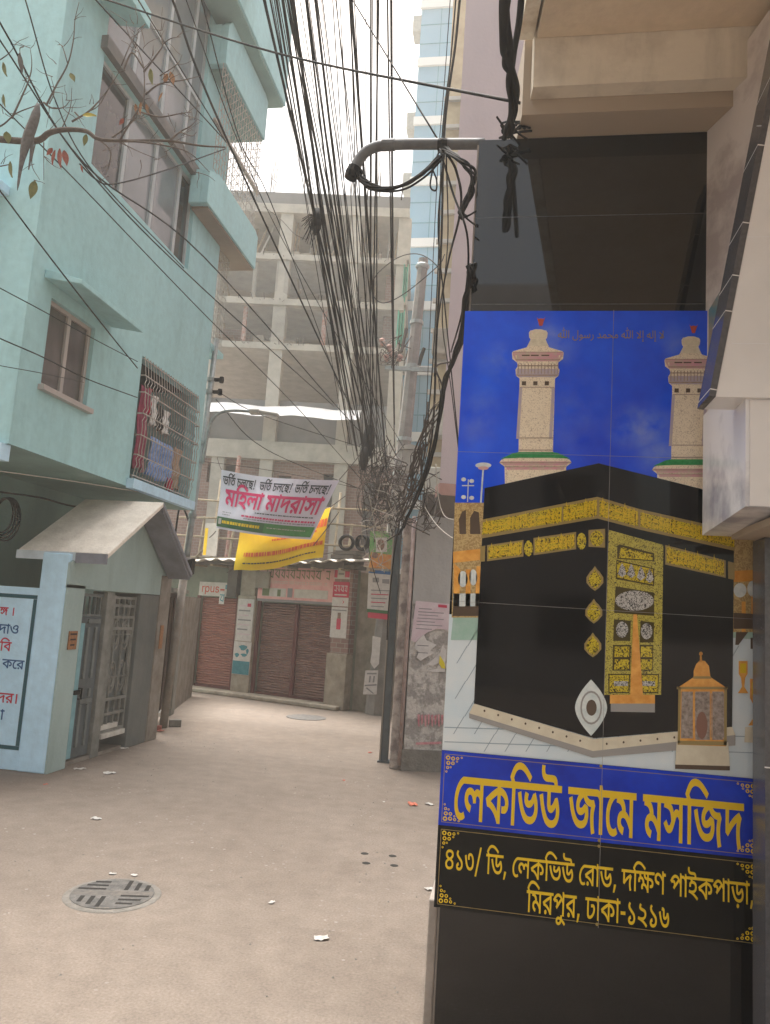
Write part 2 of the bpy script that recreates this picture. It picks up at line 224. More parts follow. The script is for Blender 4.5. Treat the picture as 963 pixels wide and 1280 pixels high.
"b10":"358,622 355,647 349,666 338,681 324,691 303,697 278,699 206,699 165,700 132,703 104,708 82,715 62,724 44,736 28,751 14,768 4,788 -4,809 -8,833 -10,859 -10,872 -8,885 -7,898 -5,912 69,907 67,896 66,886 65,877 65,869 66,848 70,830 75,814 84,802 95,792 108,784 124,778 145,774 170,772 200,771 257,771 290,770 318,767 341,763 361,756 378,747 394,734 404,722 413,708 420,690 425,671 428,648 430,622;242,500 291,497 334,488 370,474 399,454 423,432 441,406 454,379 461,352 464,325 458,274 438,231 406,195 362,168 305,150 236,141 246,152 277,142 308,130 341,115 374,98 408,80 442,60 476,38 508,15 540,-10 494,-63 454,-34 416,-7 380,16 346,38 312,57 279,75 245,91 210,106 173,119 134,131 92,143 46,154 61,223 84,217 107,212 128,208 152,206 178,204 207,204 251,206 287,212 316,221 340,233 357,248 370,265 378,283 383,301 385,320 381,353 368,380 346,402 318,417 285,427 247,430 225,429 205,427 189,423 170,414 158,402 150,388 148,370 148,362 150,354 152,345 154,338 81,323 76,338 73,354 71,370 70,384 72,407 80,428 92,447 109,463 129,476 152,486 180,494 209,498;175,465 169,486 159,504 145,522 126,536 102,548 73,556 97,601 143,589 177,574 204,557 224,539 239,519 249,495 254,468;540,622 540,551 -10,551 -10,622",
"b68":"722,622 722,551 356,551 356,372 358,347 365,330 376,319 393,316 412,319 432,328 447,338 461,350 477,366 493,385 511,407 529,433 589,442 609,410 625,378 638,345 648,312 654,278 656,245 653,204 644,167 628,132 607,101 580,75 548,53 509,37 466,27 417,24 374,27 333,34 294,47 257,66 222,90 189,122 158,160 129,205 101,258 85,293 70,331 56,373 42,417 29,465 105,485 120,432 135,383 151,338 167,297 184,262 215,210 248,169 284,138 323,117 366,104 413,100 462,104 503,118 536,140 561,169 575,204 580,243 579,272 574,297 568,320 558,340 548,358 535,373 581,392 561,360 540,332 520,308 499,288 478,271 456,258 436,249 415,244 394,242 372,244 351,248 332,257 317,268 307,279 298,292 290,308 284,328 280,357 279,393 279,551 -10,551 -10,622;363,-149 340,-145 320,-133 307,-114 303,-91 305,-75 311,-60 320,-48 340,-35 363,-31 386,-35 406,-48 415,-60 421,-75 423,-91 419,-114 406,-133 386,-145",
"b57":"-286,-266 -305,-265 -324,-261 -345,-254 -365,-245 -383,-233 -400,-218 -412,-199 -420,-177 -422,-151 -418,-119 -405,-92 -383,-70 -354,-53 -317,-42 -274,-39 -233,-42 -193,-49 -154,-62 -116,-78 -77,-99 -38,-124 3,-152 45,-183 89,-217 44,-271 1,-236 -40,-205 -78,-178 -114,-155 -149,-137 -182,-122 -215,-111 -247,-105 -279,-103 -301,-105 -319,-109 -333,-117 -346,-133 -351,-153 -346,-177 -332,-192 -310,-201 -286,-204 -263,-202 -243,-197 -226,-188 -213,-177 -201,-164 -192,-150 -185,-135 -180,-119 -176,-102 -173,-79 -172,-59 -172,8 -95,8 -95,-45 -96,-65 -98,-87 -102,-110 -107,-135 -116,-160 -128,-184 -143,-206 -162,-226 -185,-242 -213,-256 -247,-263",
"b33":"577,622 577,551 172,551 172,205 173,179 174,158 177,143 182,128 189,117 203,105 221,98 244,96 270,98 294,104 318,115 340,129 361,144 379,162 397,183 412,205 424,228 432,251 437,275 439,299 437,319 432,335 423,348 410,357 392,362 370,364 358,364 344,362 330,360 317,357 306,428 325,432 346,436 367,438 389,439 413,437 435,433 455,425 473,414 488,399 500,381 510,359 515,333 517,303 514,264 504,226 488,188 467,153 443,122 415,95 390,75 363,58 334,44 305,33 273,26 239,24 216,25 194,29 176,35 159,43 144,52 132,63 122,77 113,92 106,109 100,130 96,157 95,191 95,551 -10,551 -10,622",
"b598":"49,338 291,338 291,256 49,256",
"b77":"127,539 130,561 138,583 146,598 157,614 170,631 233,596 223,583 216,572 212,560 211,549 213,536 219,526 231,518 250,510 267,506 289,501 316,495 378,480 426,461 460,436 482,408 496,374 500,335 494,293 475,255 444,222 403,195 351,177 289,168 279,168 269,170 259,172 249,175 289,184 318,173 348,160 378,146 408,129 438,112 467,92 496,72 525,51 553,28 507,-26 469,5 432,32 398,56 364,78 331,96 298,112 264,127 229,140 192,152 153,163 111,174 65,185 80,256 103,250 127,244 151,240 177,236 207,234 241,233 302,236 348,245 382,260 403,280 417,304 421,332 418,355 410,374 400,386 387,396 370,404 349,413 322,420 290,427 254,435 222,444 196,454 174,465 157,477 144,490 134,505 129,521",
"b81":"347,39 313,41 280,48 248,58 217,74 188,96 160,124 133,159 108,201 84,251 70,285 57,322 45,362 32,405 21,452 96,475 110,412 126,357 142,308 159,265 177,228 196,196 217,171 239,150 262,134 288,124 314,117 342,115 382,119 417,132 445,154 466,184 479,223 483,271 482,299 477,323 470,345 463,363 455,379 449,391 489,392 477,364 464,339 450,318 435,299 418,284 400,272 382,264 361,259 340,257 320,258 302,263 285,271 270,282 261,293 252,306 245,321 239,341 236,367 235,400 235,451 234,473 230,490 223,502 210,510 192,515 166,517 175,593 201,592 223,589 243,584 260,578 274,570 286,560 298,543 306,523 310,499 312,471 312,379 314,357 320,341 331,331 348,328 364,330 380,337 390,345 400,355 411,370 422,388 432,410 443,438 499,452 511,435 522,416 531,396 539,374 546,353 552,331 556,309 558,288 559,268 556,226 549,187 536,151 519,119 496,91 467,69 433,52 393,42",
"b35":"407,50 354,55 303,68 254,90 226,109 200,131 174,157 150,188 126,222 105,261 84,305 64,354 46,407 29,466 105,486 119,438 134,394 149,353 165,316 182,282 211,233 243,194 278,164 316,143 358,130 405,126 435,127 461,131 484,138 504,146 521,157 536,170 547,185 557,201 564,218 569,237 572,257 573,278 571,305 566,331 557,354 545,376 530,394 512,409 492,420 469,427 444,429 420,427 401,421 386,412 377,399 371,384 369,367 370,357 371,346 374,334 378,321 301,306 296,325 292,343 289,361 288,380 290,405 297,426 308,446 322,462 340,475 362,486 386,494 412,498 440,500 480,497 516,487 549,472 578,450 603,424 623,392 638,356 647,317 650,274 647,233 638,196 624,160 603,129 576,102 543,80 504,63 459,53;717,622 717,551 -10,551 -10,622",
"b131":"-254,707 72,917 110,860 -209,644",
"b25":"577,622 577,551 172,551 172,521 168,458 170,442 171,422 172,400 172,378 172,205 173,179 174,158 177,143 182,128 189,117 203,105 221,98 244,96 270,98 295,104 318,115 340,129 360,144 379,162 396,182 411,204 422,226 431,248 436,272 438,296 436,315 430,330 420,339 406,345 388,348 368,349 363,349 334,350 310,352 289,356 271,362 253,369 235,377 220,386 206,396 192,408 180,420 170,433 161,447 171,534 185,511 200,491 215,474 232,458 251,446 272,436 298,429 327,424 361,423 377,423 400,422 420,421 436,418 455,412 472,403 486,393 497,380 506,364 512,347 516,328 517,306 514,266 504,227 488,189 467,154 443,122 415,95 389,75 362,57 334,43 304,32 272,26 238,24 215,25 194,29 175,35 159,43 144,52 132,63 122,77 113,92 106,109 100,130 96,157 95,191 95,551 -10,551 -10,622",
"b26":"615,310 613,275 606,244 594,216 579,192 560,171 539,153 516,138 490,125 464,114 436,107 408,101 380,97 359,120 395,114 431,107 466,98 500,89 535,77 571,64 608,48 645,31 684,11 649,-49 597,-23 543,1 490,22 435,39 379,55 322,68 263,78 204,87 143,94 152,166 172,162 192,159 214,156 236,154 262,152 290,152 346,155 393,162 434,175 467,192 493,212 513,234 527,259 535,284 538,310 534,343 523,370 504,391 479,407 448,416 412,419 405,419 398,418 390,418 382,416 372,481 383,482 398,482 412,483 423,483 459,481 491,475 518,466 542,453 561,438 577,421 590,403 599,384 606,364 611,345 614,327;227,217 205,218 185,221 167,225 151,231 137,239 125,249 116,260 107,273 100,288 95,307 92,330 91,359 91,559 168,559 168,521 166,476 167,464 168,450 168,436 168,420 168,359 169,336 172,321 178,310 184,301 196,293 212,288 233,286 260,288 285,293 308,302 327,313 343,326 356,340 366,355 372,370 374,384 370,400 360,408 344,412 322,413 316,413 283,415 252,421 223,431 197,444 175,461 155,480 168,544 180,532 192,521 204,510 218,502 233,494 251,488 271,484 295,482 323,481 372,481 381,480 386,475 392,469 402,463 415,455 426,446 436,435 444,422 448,406 450,388 447,357 437,327 420,300 399,277 372,256 340,240 305,227 268,220;-10,551 -10,622 697,622 697,551",
"b588":"181,201 156,714 263,714 238,201;147,54 149,76 155,94 165,106 185,117 209,121 232,117 252,106 263,94 269,76 271,54 269,32 263,15 252,2 232,-10 209,-14 193,-12 178,-7 165,2 155,15 149,32",
"b51":"242,500 291,497 334,488 370,474 399,454 423,432 441,406 454,379 461,352 464,325 458,274 438,231 406,195 362,168 305,150 236,141 246,152 277,142 308,130 341,115 374,98 408,80 442,60 476,38 508,15 540,-10 494,-63 454,-34 416,-7 380,16 346,38 312,57 279,75 245,91 210,106 173,119 134,131 92,143 46,154 61,223 84,217 107,212 128,208 152,206 178,204 207,204 251,206 287,212 316,221 340,233 357,248 370,265 378,283 383,301 385,320 381,353 368,380 346,402 318,417 285,427 247,430 225,429 205,427 189,423 170,414 158,402 150,388 148,370 148,362 150,354 152,345 154,338 81,323 76,338 73,354 71,370 70,384 72,407 80,428 92,447 109,463 129,476 152,486 180,494 209,498;175,465 169,486 159,504 145,522 126,536 102,548 73,556 97,601 143,589 177,574 204,557 224,539 239,519 249,495 254,468;540,622 540,551 -10,551 -10,622",
"b307":"224,87 200,90 178,97 156,110 135,128 114,152 94,181 152,218 165,199 176,185 186,175 202,166 220,163 239,166 255,176 266,186 279,200 295,219 308,238 315,256 319,273 320,289 318,316 314,340 306,362 295,381 282,397 266,410 248,419 227,425 204,427 185,426 170,421 158,414 146,398 142,377 143,366 145,355 148,344 152,333 80,316 72,336 66,356 64,374 63,389 65,413 72,433 83,450 98,465 115,476 135,485 157,491 179,495 202,496 239,493 272,485 302,471 328,452 349,427 366,398 379,363 386,324 389,280 389,269 388,258 388,249 387,240 339,268 358,294 378,319 402,342 427,362 457,381 489,398 525,413 565,426 609,436 662,379 647,350 634,320 623,288 615,257 611,224 609,192 610,162 613,131 618,102 626,72 634,41 644,10 569,-7 558,28 549,63 542,98 536,134 532,170 531,206 532,232 536,259 542,287 550,315 560,342 572,368 599,362 574,357 549,349 524,340 498,327 473,311 448,292 423,269 398,241 374,209 354,181 337,157 321,137 306,121 292,108 277,98 261,92 244,88;70,601 116,589 150,574 177,557 198,539 212,519 222,495 227,468 148,465 142,486 132,504 118,522 99,536 75,548 46,556;482,431 440,435 401,448 368,469 338,498 313,533 292,574 374,588 383,564 394,544 405,528 417,516 430,507 443,501 462,496 481,494 503,496 520,501 533,510 545,528 549,549 547,565 540,578 531,589 521,597 608,606 615,593 620,580 623,564 624,548 622,523 616,501 605,482 591,467 574,454 554,444 531,437 507,432;736,622 736,551 592,551 581,551 357,551 345,551 -10,551 -10,622",
"b641":"194,0 194,622 275,622 275,0",
"b18":"509,629 557,625 596,612 628,590 652,561 666,525 671,483 668,452 660,423 646,397 628,373 606,351 579,331 549,313 516,297 480,282 449,354 490,370 525,387 554,406 574,427 587,453 591,482 589,505 582,524 570,538 554,549 534,556 509,558 485,557 463,553 441,546 420,537 401,527 384,516 369,503 356,490 345,476 334,457 331,439 334,424 341,412 350,405 365,399 386,395 365,321 330,330 302,343 280,360 264,380 254,404 251,431 253,454 260,477 272,500 287,522 306,543 328,564 353,582 381,598 410,611 442,621 475,627;681,225 674,173 654,129 620,92 574,64 518,48 453,42 407,45 363,53 320,67 279,87 240,114 204,147 169,187 136,235 106,291 88,328 72,368 56,411 42,458 28,507 103,529 119,474 137,423 154,376 173,333 192,295 227,240 265,195 306,161 352,137 401,123 455,118 495,121 529,130 559,144 582,166 595,193 600,228 597,253 589,275 574,294 556,311 534,326 509,338 589,373 616,355 639,335 657,311 670,285 678,256",
"b42":"606,622 606,551 501,551 501,0 424,0 402,39 374,76 342,110 305,142 265,171 221,196 175,217 126,232 76,243 37,339 76,362 115,384 155,405 195,425 236,444 277,462 319,479 361,495 404,510 447,524 424,482 424,551 -10,551 -10,622;424,474 445,446 393,428 340,408 285,384 230,359 179,332 130,304 167,294 205,280 245,263 285,242 322,218 358,190 390,159 417,125 438,88 429,88 427,111 426,134 424,159 424,189",
"b56":"276,551 171,551 171,0 94,0 94,551 -10,551 -10,622 94,622 88,663 77,699 60,731 39,758 13,781 -16,800 -50,816 -86,828 -124,837 -166,843 -208,847 -252,848 -290,847 -323,845 -354,842 -380,837 -402,830 -419,823 -436,809 -442,792 -436,776 -418,768 -393,764 -365,763 -269,763 -236,762 -208,759 -185,754 -166,747 -149,737 -135,725 -124,712 -115,697 -108,680 -104,661 -101,640 -100,615 -167,615 -169,637 -173,654 -180,668 -189,678 -200,685 -214,689 -231,691 -254,692 -353,692 -379,693 -403,694 -425,698 -444,702 -461,707 -476,713 -491,723 -503,734 -511,747 -518,768 -521,789 -514,825 -492,856 -456,882 -405,901 -339,913 -258,917 -181,914 -111,906 -48,891 7,871 54,846 94,814 126,775 150,731 166,680 174,622 276,622",
"b363":"906,622 906,551 452,551 452,253 438,273 466,302 496,330 529,357 564,382 601,406 640,428 681,449 724,468 768,486 833,422 821,399 811,376 802,354 796,332 790,309 786,285 782,260 781,233 780,205 781,173 784,141 788,111 795,80 804,46 815,10 740,-7 729,31 720,69 712,106 706,144 703,182 702,222 703,249 705,274 708,299 713,322 718,344 724,364 732,381 739,397 746,410 758,405 720,389 684,370 648,349 612,326 577,301 542,273 506,243 470,210 434,175 375,215 375,360 379,370 377,390 376,410 375,430 375,450 375,551 -10,551 -10,622;195,475 222,474 248,469 272,462 295,451 317,438 338,422 359,404 380,384 400,361 399,272 370,307 338,338 306,366 272,386 239,399 207,403 186,401 167,395 151,386 138,373 131,356 128,335 130,318 136,303 146,289 161,277 179,265 202,254 165,183 130,200 101,221 78,246 60,275 50,305 46,338 48,366 56,392 68,414 83,432 102,448 124,460 147,468 171,473",
"a90":"486,-5 458,-4 432,-1 408,4 385,12 365,23 347,36 332,53 319,74 309,98 274,91 240,88 206,88 174,91 144,97 116,106 92,119 71,134 54,152 40,173 33,197 30,223 34,258 45,291 64,322 89,350 120,376 156,398 196,416 239,430 284,440 281,516 362,516 378,186 381,157 387,134 395,116 406,102 419,91 434,84 453,80 473,78 496,77 530,78 557,82 576,88 588,97 597,110 602,127 603,148 604,174 603,205 590,568 673,568 685,207 688,176 693,149 702,128 712,110 726,97 741,88 758,82 777,78 796,77 830,78 856,82 875,88 888,97 897,110 902,127 903,148 904,174 903,205 884,714 965,714 985,214 986,180 984,149 982,120 976,94 968,71 956,51 940,34 919,20 894,9 864,1 828,-3 786,-5 764,-4 745,-1 728,4 712,11 699,19 687,28 673,45 662,62 647,42 626,25 601,12 570,3 531,-3;297,174 288,357 252,351 220,343 191,331 166,317 146,302 130,286 118,269 111,253 109,236 114,214 128,198 141,189 157,182 175,176 195,172 215,170 236,169 258,170 278,171;1138,0 1118,714 1199,714 1219,0;551,620 527,623 510,632 498,646 491,665 486,683 485,703 485,714 486,726 488,740 491,755 541,769 538,753 536,738 535,724 535,712 536,696 541,684 549,677 560,675 574,679 585,690 591,704 594,725 596,753 596,783 644,801 644,740 645,727 650,716 658,708 673,705 688,708 697,716 702,728 703,744 702,761 699,778 694,796 688,813 733,827 739,814 745,799 750,784 754,760 756,739 754,718 748,698 738,680 723,665 704,656 680,653 661,655 644,660 630,670 615,688 610,709 633,700 630,679 623,660 610,643 593,630 573,623;586,830 580,1003 635,1003 641,830",
"a661":"30,-1 31,24 34,50 38,69 43,89 48,110 55,131 63,153 72,176 144,148 138,130 132,112 126,95 120,71 116,48 113,26 112,6 115,-25 123,-52 138,-77 157,-99 180,-117 208,-131 240,-142 275,-148 313,-150 359,-148 399,-141 434,-129 463,-113 488,-91 508,-65 523,-34 535,3 543,44 548,91 550,144 549,201 530,714 613,714 630,180 630,136 628,93 624,52 618,12 608,-26 596,-62 580,-94 561,-124 538,-152 511,-175 480,-195 445,-211 405,-223 360,-230 310,-232 275,-230 241,-226 207,-218 175,-207 145,-193 117,-176 92,-156 71,-132 54,-104 40,-74 33,-39",
"a1457":"58,-230 40,-148 79,-142 116,-134 150,-126 183,-114 212,-101 238,-84 260,-64 279,-40 294,-13 305,19 312,55 314,97 311,140 303,177 289,210 271,235 249,250 224,255 204,251 185,239 174,227 164,213 156,196 149,177 145,158 144,137 146,121 152,108 162,97 176,90 193,84 215,80 241,78 271,77 482,77 500,74 512,66 520,53 522,38 518,23 508,8 492,-2 472,-5 233,-5 204,-4 176,1 150,8 126,18 105,32 88,48 74,69 67,93 64,121 65,149 70,175 77,202 87,226 99,249 112,270 128,289 146,306 166,319 186,329 209,335 232,337 262,334 289,325 314,310 336,289 355,262 371,228 383,189 390,143 392,91 388,32 375,-22 354,-70 325,-111 288,-147 242,-177 189,-201 127,-218",
"a1070":"0,-5 10,77 39,78 62,82 80,90 96,104 104,119 113,139 121,163 129,193 139,231 149,275 224,254 220,236 215,216 210,194 206,172 203,150 202,130 207,108 221,91 237,83 260,79 290,77 317,78 339,82 356,90 370,106 379,121 386,142 393,167 400,198 407,237 414,282 490,268 487,248 483,224 479,198 476,172 473,149 472,130 474,116 478,104 488,92 504,84 520,80 539,78 563,77 590,79 614,84 632,94 646,110 653,124 657,142 658,163 656,191 650,222 640,258 628,297 615,335 601,373 682,403 690,381 699,356 706,330 714,303 720,276 726,249 730,223 733,200 734,179 733,150 729,123 722,98 713,76 702,57 688,40 672,27 654,15 634,6 612,0 588,-4 562,-5 533,-4 507,0 485,6 467,15 451,26 439,40 430,56 423,75 418,97 452,97 439,71 426,49 412,32 397,19 380,9 360,2 337,-2 310,-4 278,-5 261,-4 243,-1 224,3 206,10 190,21 175,34 163,53 155,76 150,105 180,111 168,80 154,55 138,36 121,21 102,10 80,3 56,-1 29,-4",
"a971":"4,-230 -25,-154 37,-131 89,-106 130,-78 163,-47 188,-17 206,15 217,47 224,77 226,107 225,125 223,143 220,161 215,179 208,199 199,220 188,244 174,271 157,302 230,339 253,296 271,255 284,216 294,179 299,145 301,114 299,73 292,35 280,0 265,-33 247,-63 226,-90 204,-116 179,-138 154,-158 127,-176 101,-191 74,-204 49,-215 26,-224",
"a213":"215,77 246,78 273,81 294,87 312,95 327,105 338,116 348,138 351,162 348,184 340,210 333,229 323,250 312,272 299,296 286,320 270,346 254,371 238,398 220,424 289,469 314,430 337,393 357,358 375,323 392,291 406,260 418,230 429,201 438,174 448,147 458,126 470,109 481,97 494,88 506,82 524,78 541,77 559,74 572,66 580,53 582,38 578,23 568,8 552,-2 532,-5 510,-4 489,1 468,8 447,18 429,31 413,48 399,70 389,95 381,125 421,157 419,131 413,105 404,80 390,56 369,36 342,18 309,5 266,-3 215,-6 191,-5 168,-3 146,0 124,5 103,10 84,18 66,26 50,35 35,45 75,114 90,105 109,97 131,89 156,82 184,78",
"a768":"0,-5 10,77 35,80 54,89 65,99 76,112 86,129 98,150 111,175 126,204 142,234 158,260 174,282 191,301 207,317 222,330 238,341 253,349 267,355 287,360 306,362 327,360 347,356 365,348 382,336 398,319 414,298 429,273 445,241 461,204 476,170 490,143 502,122 515,105 528,93 542,86 563,79 588,77 606,74 618,66 626,53 628,38 624,23 614,8 598,-2 578,-5 553,-4 529,1 506,8 486,18 468,32 452,49 466,70 458,51 448,34 436,20 424,8 410,-2 395,-10 371,-17 346,-19 324,-17 301,-13 278,-5 256,6 234,19 212,35 192,53 173,74 156,96 139,68 122,46 106,28 91,16 74,7 58,1 40,-2 21,-4;194,172 206,154 218,138 230,123 244,110 257,98 270,88 290,77 310,68 328,64 345,62 366,65 383,73 396,87 404,106 403,129 395,157 389,172 383,187 376,202 370,216 363,230 356,242 344,259 331,272 316,279 300,282 285,280 268,272 257,264 246,252 234,238 221,220 208,198",
"a416":"637,-5 610,-4 584,-3 560,0 537,5 516,12 497,21 479,32 464,47 450,64 438,86 429,111 421,140 480,175 489,150 500,130 512,114 526,101 543,92 564,85 587,81 615,78 647,77 665,74 678,66 685,53 687,38 684,23 673,8 657,-2;0,-5 9,77 43,78 77,81 111,85 144,91 177,99 209,108 241,119 271,131 302,144 331,160 359,176 386,194 368,209 348,222 326,234 303,244 278,253 252,260 224,266 196,269 166,270 150,270 136,269 122,268 108,266 93,263 76,259 60,335 78,340 96,344 114,348 140,351 166,352 200,351 231,346 260,340 287,331 313,320 336,309 359,297 381,285 402,273 422,262 442,251 461,242 481,236 501,231 521,230 542,230 549,158 521,157 495,153 470,146 446,137 423,127 400,116 376,103 352,90 327,76 301,63 273,50 243,38 211,26 176,16 138,7 96,0 50,-4",
"a766":"0,-5 10,77 36,80 57,89 70,99 82,112 94,129 106,150 119,175 133,204 152,243 171,276 190,301 210,321 228,336 248,346 266,353 285,357 304,358 326,356 347,350 367,340 386,328 403,312 418,294 432,274 443,253 452,230 459,208 464,185 465,162 463,125 456,93 444,66 429,45 411,28 390,16 369,7 346,2 323,0 300,1 274,5 244,12 208,24 168,44 121,73 160,136 192,118 221,103 248,94 273,87 295,83 314,82 340,84 360,90 375,101 385,115 391,132 393,151 391,170 387,190 379,209 369,227 357,243 344,257 329,268 314,274 298,276 280,274 263,266 252,257 240,245 228,229 215,208 202,182 187,151 171,118 156,89 142,66 127,46 113,31 98,19 83,10 68,4 52,0 28,-4",
"a699":"393,536 392,560 390,589 388,610 386,630 383,651 380,671 378,688 375,704 461,714 464,691 468,662 470,640 472,618 473,597 474,568 475,544 474,512 472,481 468,450 463,420 456,391 448,362 438,333 425,305 411,277 399,255 379,224 356,194 330,164 301,136 269,108 234,82 360,82 381,83 398,86 412,90 427,100 436,113 441,128 443,143 439,163 429,185 410,210 386,239 356,268 321,300 281,334 238,369 192,405 163,427 133,449 103,472 72,494 40,517 87,583 123,556 157,531 190,506 220,483 250,460 294,424 335,391 370,360 402,330 430,302 454,276 473,250 489,226 502,202 510,180 515,157 517,135 515,113 510,90 503,74 495,60 484,46 470,33 452,22 432,12 407,6 378,1 345,0 115,0 115,81 155,110 191,140 223,168 253,197 278,225 315,272 344,321 366,371 381,423 390,478",
"a53":"92,0 72,714 153,714 173,0;65,-303 53,-249 76,-244 95,-239 112,-235 131,-230 126,-251 109,-244 92,-232 76,-217 63,-199 56,-179 53,-158 55,-139 59,-122 68,-108 78,-95 91,-85 106,-77 122,-71 138,-68 156,-67 167,-68 180,-69 192,-72 203,-75 195,-125 185,-123 176,-121 166,-120 156,-119 136,-121 120,-128 110,-140 107,-155 110,-174 120,-191 135,-204 152,-214 167,-221 180,-223 139,-227 157,-222 173,-217 190,-212 212,-205 232,-198 248,-249 231,-255 212,-261 192,-268 170,-275 148,-281 126,-287 105,-293 84,-298",
"a477":"486,-5 451,-3 420,2 390,10 365,23 343,41 324,64 311,92 301,127 297,168 281,516 362,516 378,186 381,157 387,134 395,116 406,102 419,91 434,84 453,80 473,78 496,77 514,74 526,66 534,53 536,38 532,23 522,8 506,-2;335,105 297,95 260,89 224,87 189,89 156,94 126,103 99,115 75,131 56,150 42,171 33,196 30,223 32,250 40,277 52,302 68,326 87,348 110,368 137,386 166,402 198,416 231,428 266,437 303,443 317,359 285,357 255,352 228,346 204,337 182,327 164,316 147,304 134,291 123,277 112,256 109,236 113,216 125,200 137,191 150,184 166,178 183,174 202,171 221,170 241,169 260,170 279,172 305,176 327,182",
"a663":"0,-5 9,77 43,78 70,82 89,88 102,97 111,110 116,127 117,148 118,174 117,205 98,714 179,714 199,214 200,180 198,149 196,120 190,94 182,71 170,51 154,34 133,20 108,9 78,1 42,-3",
"i852":"158,0 158,1118 332,1118 332,946 344,946 370,999 407,1044 454,1082 510,1111 570,1128 634,1134 656,1134 682,1133 706,1132 725,1131 725,950 711,952 685,956 663,958 641,960 617,960 566,956 518,945 474,926 434,901 401,871 374,834 354,794 342,749 338,700 338,0",
"i843":"158,-418 158,1118 332,1118 332,939 352,939 366,961 384,986 405,1014 431,1044 464,1071 503,1096 551,1116 608,1128 676,1132 731,1129 783,1121 832,1107 879,1087 922,1062 963,1032 1000,996 1034,957 1063,912 1090,862 1111,809 1128,751 1140,690 1148,625 1150,556 1148,487 1140,421 1128,360 1112,302 1090,248 1064,198 1035,153 1001,113 964,78 924,47 880,21 833,2 784,-13 732,-21 677,-24 611,-20 554,-8 506,12 466,38 433,66 406,96 384,125 366,151 352,173 338,173 338,-418;650,137 716,143 775,162 826,194 852,218 876,245 898,275 916,309 932,346 951,412 963,482 967,558 963,633 951,703 932,768 917,803 898,836 877,866 853,892 826,916 776,947 717,965 650,971 585,965 527,948 477,919 450,897 427,871 405,842 387,810 372,774 359,736 349,695 342,652 337,606 336,558 337,510 342,463 349,420 359,378 372,339 388,303 406,270 428,240 452,214 478,190 529,161 586,143",
"i915":"537,-14 465,-9 399,7 338,32 306,53 276,77 250,105 226,137 206,173 188,212 175,256 166,303 160,353 158,408 158,1118 338,1118 338,423 341,374 349,329 362,288 382,252 406,221 435,195 468,174 505,160 546,151 591,148 642,152 690,164 734,183 774,210 807,244 835,286 856,334 868,388 872,448 872,1118 1053,1118 1053,0 879,0 879,271 903,271 880,212 854,160 825,116 792,79 756,50 716,27 675,9 631,-4 585,-11",
"i871":"538,-24 464,-20 396,-9 334,10 277,35 228,69 186,109 152,156 126,210 108,271 279,312 300,256 330,211 370,177 418,153 473,139 536,134 609,140 671,156 722,184 761,219 784,259 792,303 788,340 774,372 752,400 720,423 679,442 628,457 442,501 384,517 333,536 288,558 249,584 216,612 189,644 169,680 154,718 145,761 142,806 148,868 166,924 196,976 219,1004 246,1029 275,1052 308,1073 344,1090 382,1105 422,1117 465,1125 509,1130 556,1132 629,1128 694,1117 752,1098 802,1072 846,1040 882,1002 913,960 938,914 958,863 795,821 776,860 751,896 718,930 677,957 623,974 557,979 494,974 439,959 390,933 354,900 331,861 324,817 329,778 344,745 369,718 405,694 453,674 512,657 681,617 739,601 790,582 835,560 874,534 906,506 932,474 953,439 967,401 976,359 979,315 973,252 954,194 924,140 900,111 872,84 841,60 807,39 768,20 727,4 684,-8 638,-17 589,-22"}
LINES = {"name":[9344,[["b450",0],["b47",346],["b20",1077],["b55",1884],["b43",2150],["b12",2871],["b27",3843],["b54",4760],["b61",5026],["b44",5372],["b44",6254],["b50",6876],["b55",7558],["b27",7824],["b37",8741]]],"addr1":[17482,[["b79",0],["b76",592],["b78",1184],["b600",1776],["b55",2485],["b32",2751],["b597",3463],["b450",3986],["b47",4332],["b20",5063],["b55",5870],["b43",6136],["b12",6857],["b450",7829],["b46",8175],["b54",8771],["b32",9037],["b597",9749],["b37",10272],["b55",10875],["b129",11141],["b34",12060],["b40",12940],["b54",13656],["b10",13922],["b20",14452],["b40",15259],["b54",15975],["b68",16241],["b54",16953],["b597",17219]]],"addr2":[7933,[["b55",0],["b44",266],["b46",888],["b40",1484],["b57",2100],["b46",2200],["b597",2796],["b33",3319],["b54",3886],["b20",4152],["b54",4959],["b598",5225],["b76",5565],["b77",6157],["b76",6749],["b81",7341]]],"adm":[4668,[["b43",0],["b55",721],["b35",987],["b131",1444],["b25",1954],["b47",2521],["b61",3252],["b26",3598],["b588",4285]]],"big":[5976,[["b44",0],["b55",622],["b51",888],["b47",1418],["b54",2149],["b44",2675],["b54",3297],["b37",3563],["b46",4166],["b54",4762],["b50",5028],["b54",5710]]],"w1":[1365,[["b307",0],["b641",986]]],"w2":[2574,[["b35",0],["b37",967],["b54",1570],["b18",1836]]],"w3":[1128,[["b54",0],["b55",266],["b42",532]]],"w4":[3460,[["b56",0],["b129",266],["b54",1185],["b20",1711],["b61",2518],["b46",2864]]],"w5":[2553,[["b50",0],["b57",582],["b363",682],["b46",1578],["b641",2174]]],"w6":[266,[["b54",0]]],"shahada":[11104,[["a90",0],["a661",1544],["a1457",2239],["a1070",2711],["a971",3495],["a213",4122],["a768",4654],["a416",5232],["a766",5869],["a90",6654],["a699",8198],["a53",8780],["a477",9278],["a663",9764],["a53",10024],["a699",10522]]],"rpus":[4317,[["i852",0],["i843",771],["i915",2025],["i871",3236]]]}

